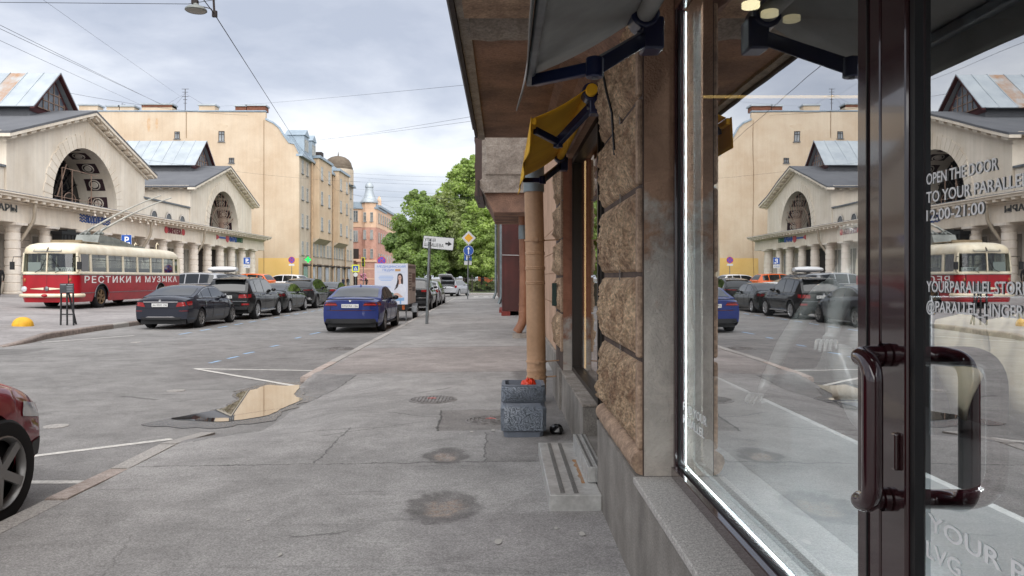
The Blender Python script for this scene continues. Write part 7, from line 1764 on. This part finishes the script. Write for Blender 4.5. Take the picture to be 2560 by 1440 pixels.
def tree(name, label, x, y, h, crown, lm, seed, nleaf, ls=.30, trunk=.22):
    rnd = random.Random(seed); t = thing(name, label, 'tree', (x, y, .12))
    top = max(c[2] for c in crown); m = MB()
    m.tube([(x, y, .05), (x + .1, y, h * .25), (x - .1, y + .1, h * .5), (x, y, h * .8)], [trunk, trunk * .8, trunk * .55, trunk * .15], 9)
    clumps = []
    for cx_, cy_, cz, rx, rz in crown:
        m.tube([(x, y, max(1.6, cz * .45)), ((x * .5 + cx_ * .5), (y + cy_) / 2, cz * .75), (cx_, cy_, cz)], [trunk * .4, trunk * .25, .03], 6)
        for k in range(30):
            a, b = rnd.uniform(0, 2*PI), math.acos(rnd.uniform(-1, 1)); q = rnd.uniform(.35, 1.12)
            clumps.append((cx_ + rx * q * math.sin(b) * math.cos(a), cy_ + rx * q * math.sin(b) * math.sin(a), cz + rz * q * math.cos(b), min(rx, rz) * rnd.uniform(.28, .5)))
    m.build('trunk', M_bark, t, 60)
    vs_, fs = [], []; per = max(20, nleaf // len(clumps))
    for cx_, cy_, cz, r in clumps:
        for k in range(per):
            a, b = rnd.uniform(0, 2*PI), math.acos(rnd.uniform(-1, 1)); q = r * rnd.uniform(.35, 1) ** .5
            d = Vector((math.sin(b) * math.cos(a), math.sin(b) * math.sin(a), math.cos(b) * .75)); p = Vector((cx_, cy_, cz)) + d * q
            nrm = (d + Vector((rnd.uniform(-1, 1), rnd.uniform(-1, 1), rnd.uniform(0, 1.4))) * .75).normalized()
            e1 = nrm.orthogonal().normalized(); e1.rotate(Matrix.Rotation(rnd.uniform(0, 6.28), 3, nrm)); e2 = nrm.cross(e1); s = ls * rnd.uniform(.55, 1.15)
            o = len(vs_); dr = nrm * (-.25 * s)
            vs_ += [p - e1 * s * .5, p + e2 * s * .42 + dr, p + e1 * s * .62 + dr * .6, p - e2 * s * .42 + dr]; fs.append((o, o+1, o+2, o+3))
    me = bpy.data.meshes.new('crown'); me.from_pydata(vs_, [], fs); me.materials.append(lm)
    o = bpy.data.objects.new('crown', me); COL.objects.link(o); attach(o, t)
    return t
def cr_(u, v, y, ru, rv): p = P(u, v, y); s = y / F; return (p.x, p.y, p.z, ru * s, rv * s)
def tx(u, y): return (u - U0) * y / F
tree('maple_tree', 'dense green maple tree left of the tall park tree', tx(1040, 90), 90, 11, [cr_(1040, 560, 90, 56, 62), cr_(1085, 545, 91, 40, 50), cr_(1010, 610, 89, 30, 50), cr_(1075, 600, 90, 45, 60), cr_(1030, 655, 88, 42, 36), cr_(1045, 500, 91, 34, 26), cr_(998, 660, 90, 18, 36)], LEAF[0], 1, 24000, .34)
tree('maple_tree', 'tall bright lime tree rising above the other park trees', tx(1160, 108), 108, 18, [cr_(1165, 440, 108, 40, 42), cr_(1190, 420, 108, 22, 26), cr_(1150, 480, 108, 42, 40), cr_(1180, 520, 108, 46, 44), cr_(1130, 470, 109, 20, 20)], LEAF[1], 2, 20000, .42)
tree('maple_tree', 'broad green maple in the middle of the park edge', tx(1120, 93), 93, 11.5, [cr_(1110, 540, 93, 46, 52), cr_(1160, 590, 93, 44, 60), cr_(1130, 585, 92, 44, 52), cr_(1095, 520, 93, 28, 26), cr_(1150, 540, 93, 34, 34), cr_(1120, 640, 92, 44, 36)], LEAF[2], 3, 20000, .34)
tree('maple_tree', 'green maple with pale leaf tips beside the right hand buildings', tx(1205, 86), 86, 11, [cr_(1205, 560, 86, 44, 56), cr_(1235, 540, 87, 34, 50), cr_(1225, 600, 85, 30, 56), cr_(1185, 620, 86, 38, 48), cr_(1215, 660, 85, 34, 32), cr_(1180, 545, 87, 24, 24)], LEAF[1], 4, 20000, .32)
tree('maple_tree', 'deep green tree standing behind the priority sign', tx(1165, 97), 97, 10, [cr_(1165, 600, 97, 50, 50), cr_(1150, 660, 96, 52, 34), cr_(1200, 665, 96, 50, 34)], LEAF[3], 5, 16000, .4)
tree('lime_tree', 'low green tree behind the advertising trailer', tx(1075, 86), 86, 5.5, [cr_(1070, 655, 86, 34, 28), cr_(1045, 672, 86, 20, 20), cr_(1095, 670, 86, 24, 22)], LEAF[0], 6, 9000, .3, .12)
tree('park_tree', 'dark green tree at the back of the park', tx(1010, 112), 112, 11, [cr_(1010, 600, 112, 40, 50), cr_(1060, 620, 114, 50, 60), cr_(1110, 630, 114, 50, 50), cr_(1230, 600, 114, 60, 70)], LEAF[3], 7, 20000, .5)
for i, u in enumerate((1120, 1152, 1186, 1218, 1244)):
    rnd = random.Random(i + 20); c = cr_(u, 716, 84.5 + rnd.uniform(0, 2), 20, 13)
    t = tree('shrub', ('first', 'second', 'third', 'fourth', 'fifth')[i] + ' green shrub behind the park railing, counted from the left', c[0], c[1], 1.2, [c], LEAF[3] if i % 2 else LEAF[2], 30 + i, 3000, .24, .05); t['category'] = 'shrub'; t['group'] = 'shrubs behind the park railing'
# something brick-coloured deep in the park
KB = thing('park_kiosk', 'small orange brick building glimpsed through the park trees', 'building', (tx(1150, 125), 125, .15)); MB().box(tx(1195, 125), tx(1232, 125), 125, 129, .1, 3.4).build('wall', mat('orange brick', 'b0623a', .9, var=.15), KB); MB().box(tx(1193, 125), tx(1234, 125), 124.8, 129.2, 3.41, 3.6).build('roof', M_felt, KB)
# park railing
RL = thing('park_railing', 'dark iron railing along the park edge', 'railing', (0, 82, .14))
xa, xb_ = tx(1120, 82), 14.0; m = MB(); n = int((xb_ - xa) / .16)
for k in range(n): m.box(xa + k * .16 - .012, xa + k * .16 + .012, 81.99, 82.01, .2, 1.75)
o = m.build('bars', M_black, RL); o['kind'] = 'stuff'
for z in (.3, 1.6): MB().box(xa, xb_, 81.975, 82.025, z, z + .05).build('rail', M_black, RL)
k = xa
while k < xb_: MB().box(k - .06, k + .06, 81.92, 82.08, .1, 2.0).build('post', M_boardd, RL); k += 2.6
# ---------------------------------------------------------------- street lamp on span wires, cables
def cable(label, pts, r=.012, sag=0.0):
    pts = [Vector(p) for p in pts]; path = []
    for a, b in zip(pts, pts[1:]):
        for i in range(12):
            t_ = i / 12; p = a.lerp(b, t_); p.z -= sag * 4 * t_ * (1 - t_); path.append(p)
    path.append(pts[-1]); o = MB().tube(path, r * .48, 5).build('overhead_cable', mat('grey cable', '3c3f44', .7), None, 60)
    return tag(o, label, 'cable', 'overhead cables')
lp = P(490, 22, 15.0)
nodep = P(536, 35, 15.0)
t = thing('hanging_street_lamp', 'grey disc street lamp hanging from the span wire', 'street lamp', tuple(lp))
MB().lathe([(.001, .10), (.05, .10), (.07, .05), (.16, .03), (.205, -.01), (.21, -.035), (.19, -.05)], tuple(lp), 28).build('housing', mat('grey lamp housing', '8d928f', .5, .3), t, 60)
MB().lathe([(.19, -.045), (.1, -.055), (.001, -.058)], tuple(lp), 28).build('diffuser', mat('pale diffuser', 'aaa9a0', .4), t, 60)
MB().box(lp.x - .08, lp.x + .04, lp.y - .04, lp.y + .04, lp.z + .09, lp.z + .17).tube([lp + Vector((.1, 0, .05)), lp + Vector((.3, 0, .0)), nodep], .01, 5).build('clamp', M_boardd, t)
MB().tube([nodep + Vector((-.02, 0, .35)), nodep, nodep + Vector((.04, 0, -.02))], .022, 6).box(nodep.x - .04, nodep.x + .05, nodep.y - .03, nodep.y + .03, nodep.z - .06, nodep.z + .06).build('hanger', M_boardd, t)
zt = P(0, 5, 15).z
cable('near horizontal span wire carrying the street lamp', [P(-900, -2, 15.0), P(470, 10, 15.0), P(545, -2, 15.0), P(900, -90, 14)], .013)
far = P(840, 475, 100)
cable('thick cable running from the street lamp down to the yellow house', [P(420, -120, 13.0), nodep, P(745, 362, 60), far], .02)
cable('cable from the yellow house towards the pink corner house', [far, P(925, 497, 120), P(985, 520, 150)], .03)
for i, (a, b, ya, yb, r) in enumerate((((-40, 38), (405, 262), 40, 112, .03), ((-40, 48), (420, 268), 40, 112, .03), ((-40, 78), (352, 262), 40, 112, .025), ((100, -10), (450, 240), 50, 112, .02), ((170, 232), (620, 288), 70, 109, .03), ((540, 266), (1190, 210), 109, 30, .014), ((780, 352), (1200, 288), 109, 30, .014), ((800, 348), (1200, 300), 109, 30, .014), ((560, 230), (1180, 340), 60, 100, .0))):
    if r == 0: continue
    cable(('upper of the pair of cables crossing the left sky', 'lower of the pair of cables crossing the left sky', 'single cable crossing the left sky below the pair', 'faint cable high over the left sky', 'sagging cable from the market roof across the ochre wall', 'cable from the ochre roof to the stone building eaves', 'upper cable of the lower pair right of the ochre house', 'lower cable of the lower pair right of the ochre house')[i], [(P(*a, ya) + (P(*a, ya) - P(*b, yb)) * .9) if i < 4 else P(*a, ya), P(*b, yb)], r, .4 if i == 4 else .1)
for i, v in enumerate((432, 441, 452, 470, 486, 505, 520)):
    cable(('highest', 'second highest', 'third highest', 'middle', 'third lowest', 'second lowest', 'lowest')[i] + ' of the thin trolley wires in front of the distant clouds', [P(860, v, 95), P(1260, v + (18 if i % 2 else 12) * (1 if i < 5 else -1), 70)], .016, .15)
cable('cable hanging across the market gables', [P(0, 335, 60), P(520, 420, 80), P(900, 455, 100)], .018, .2)
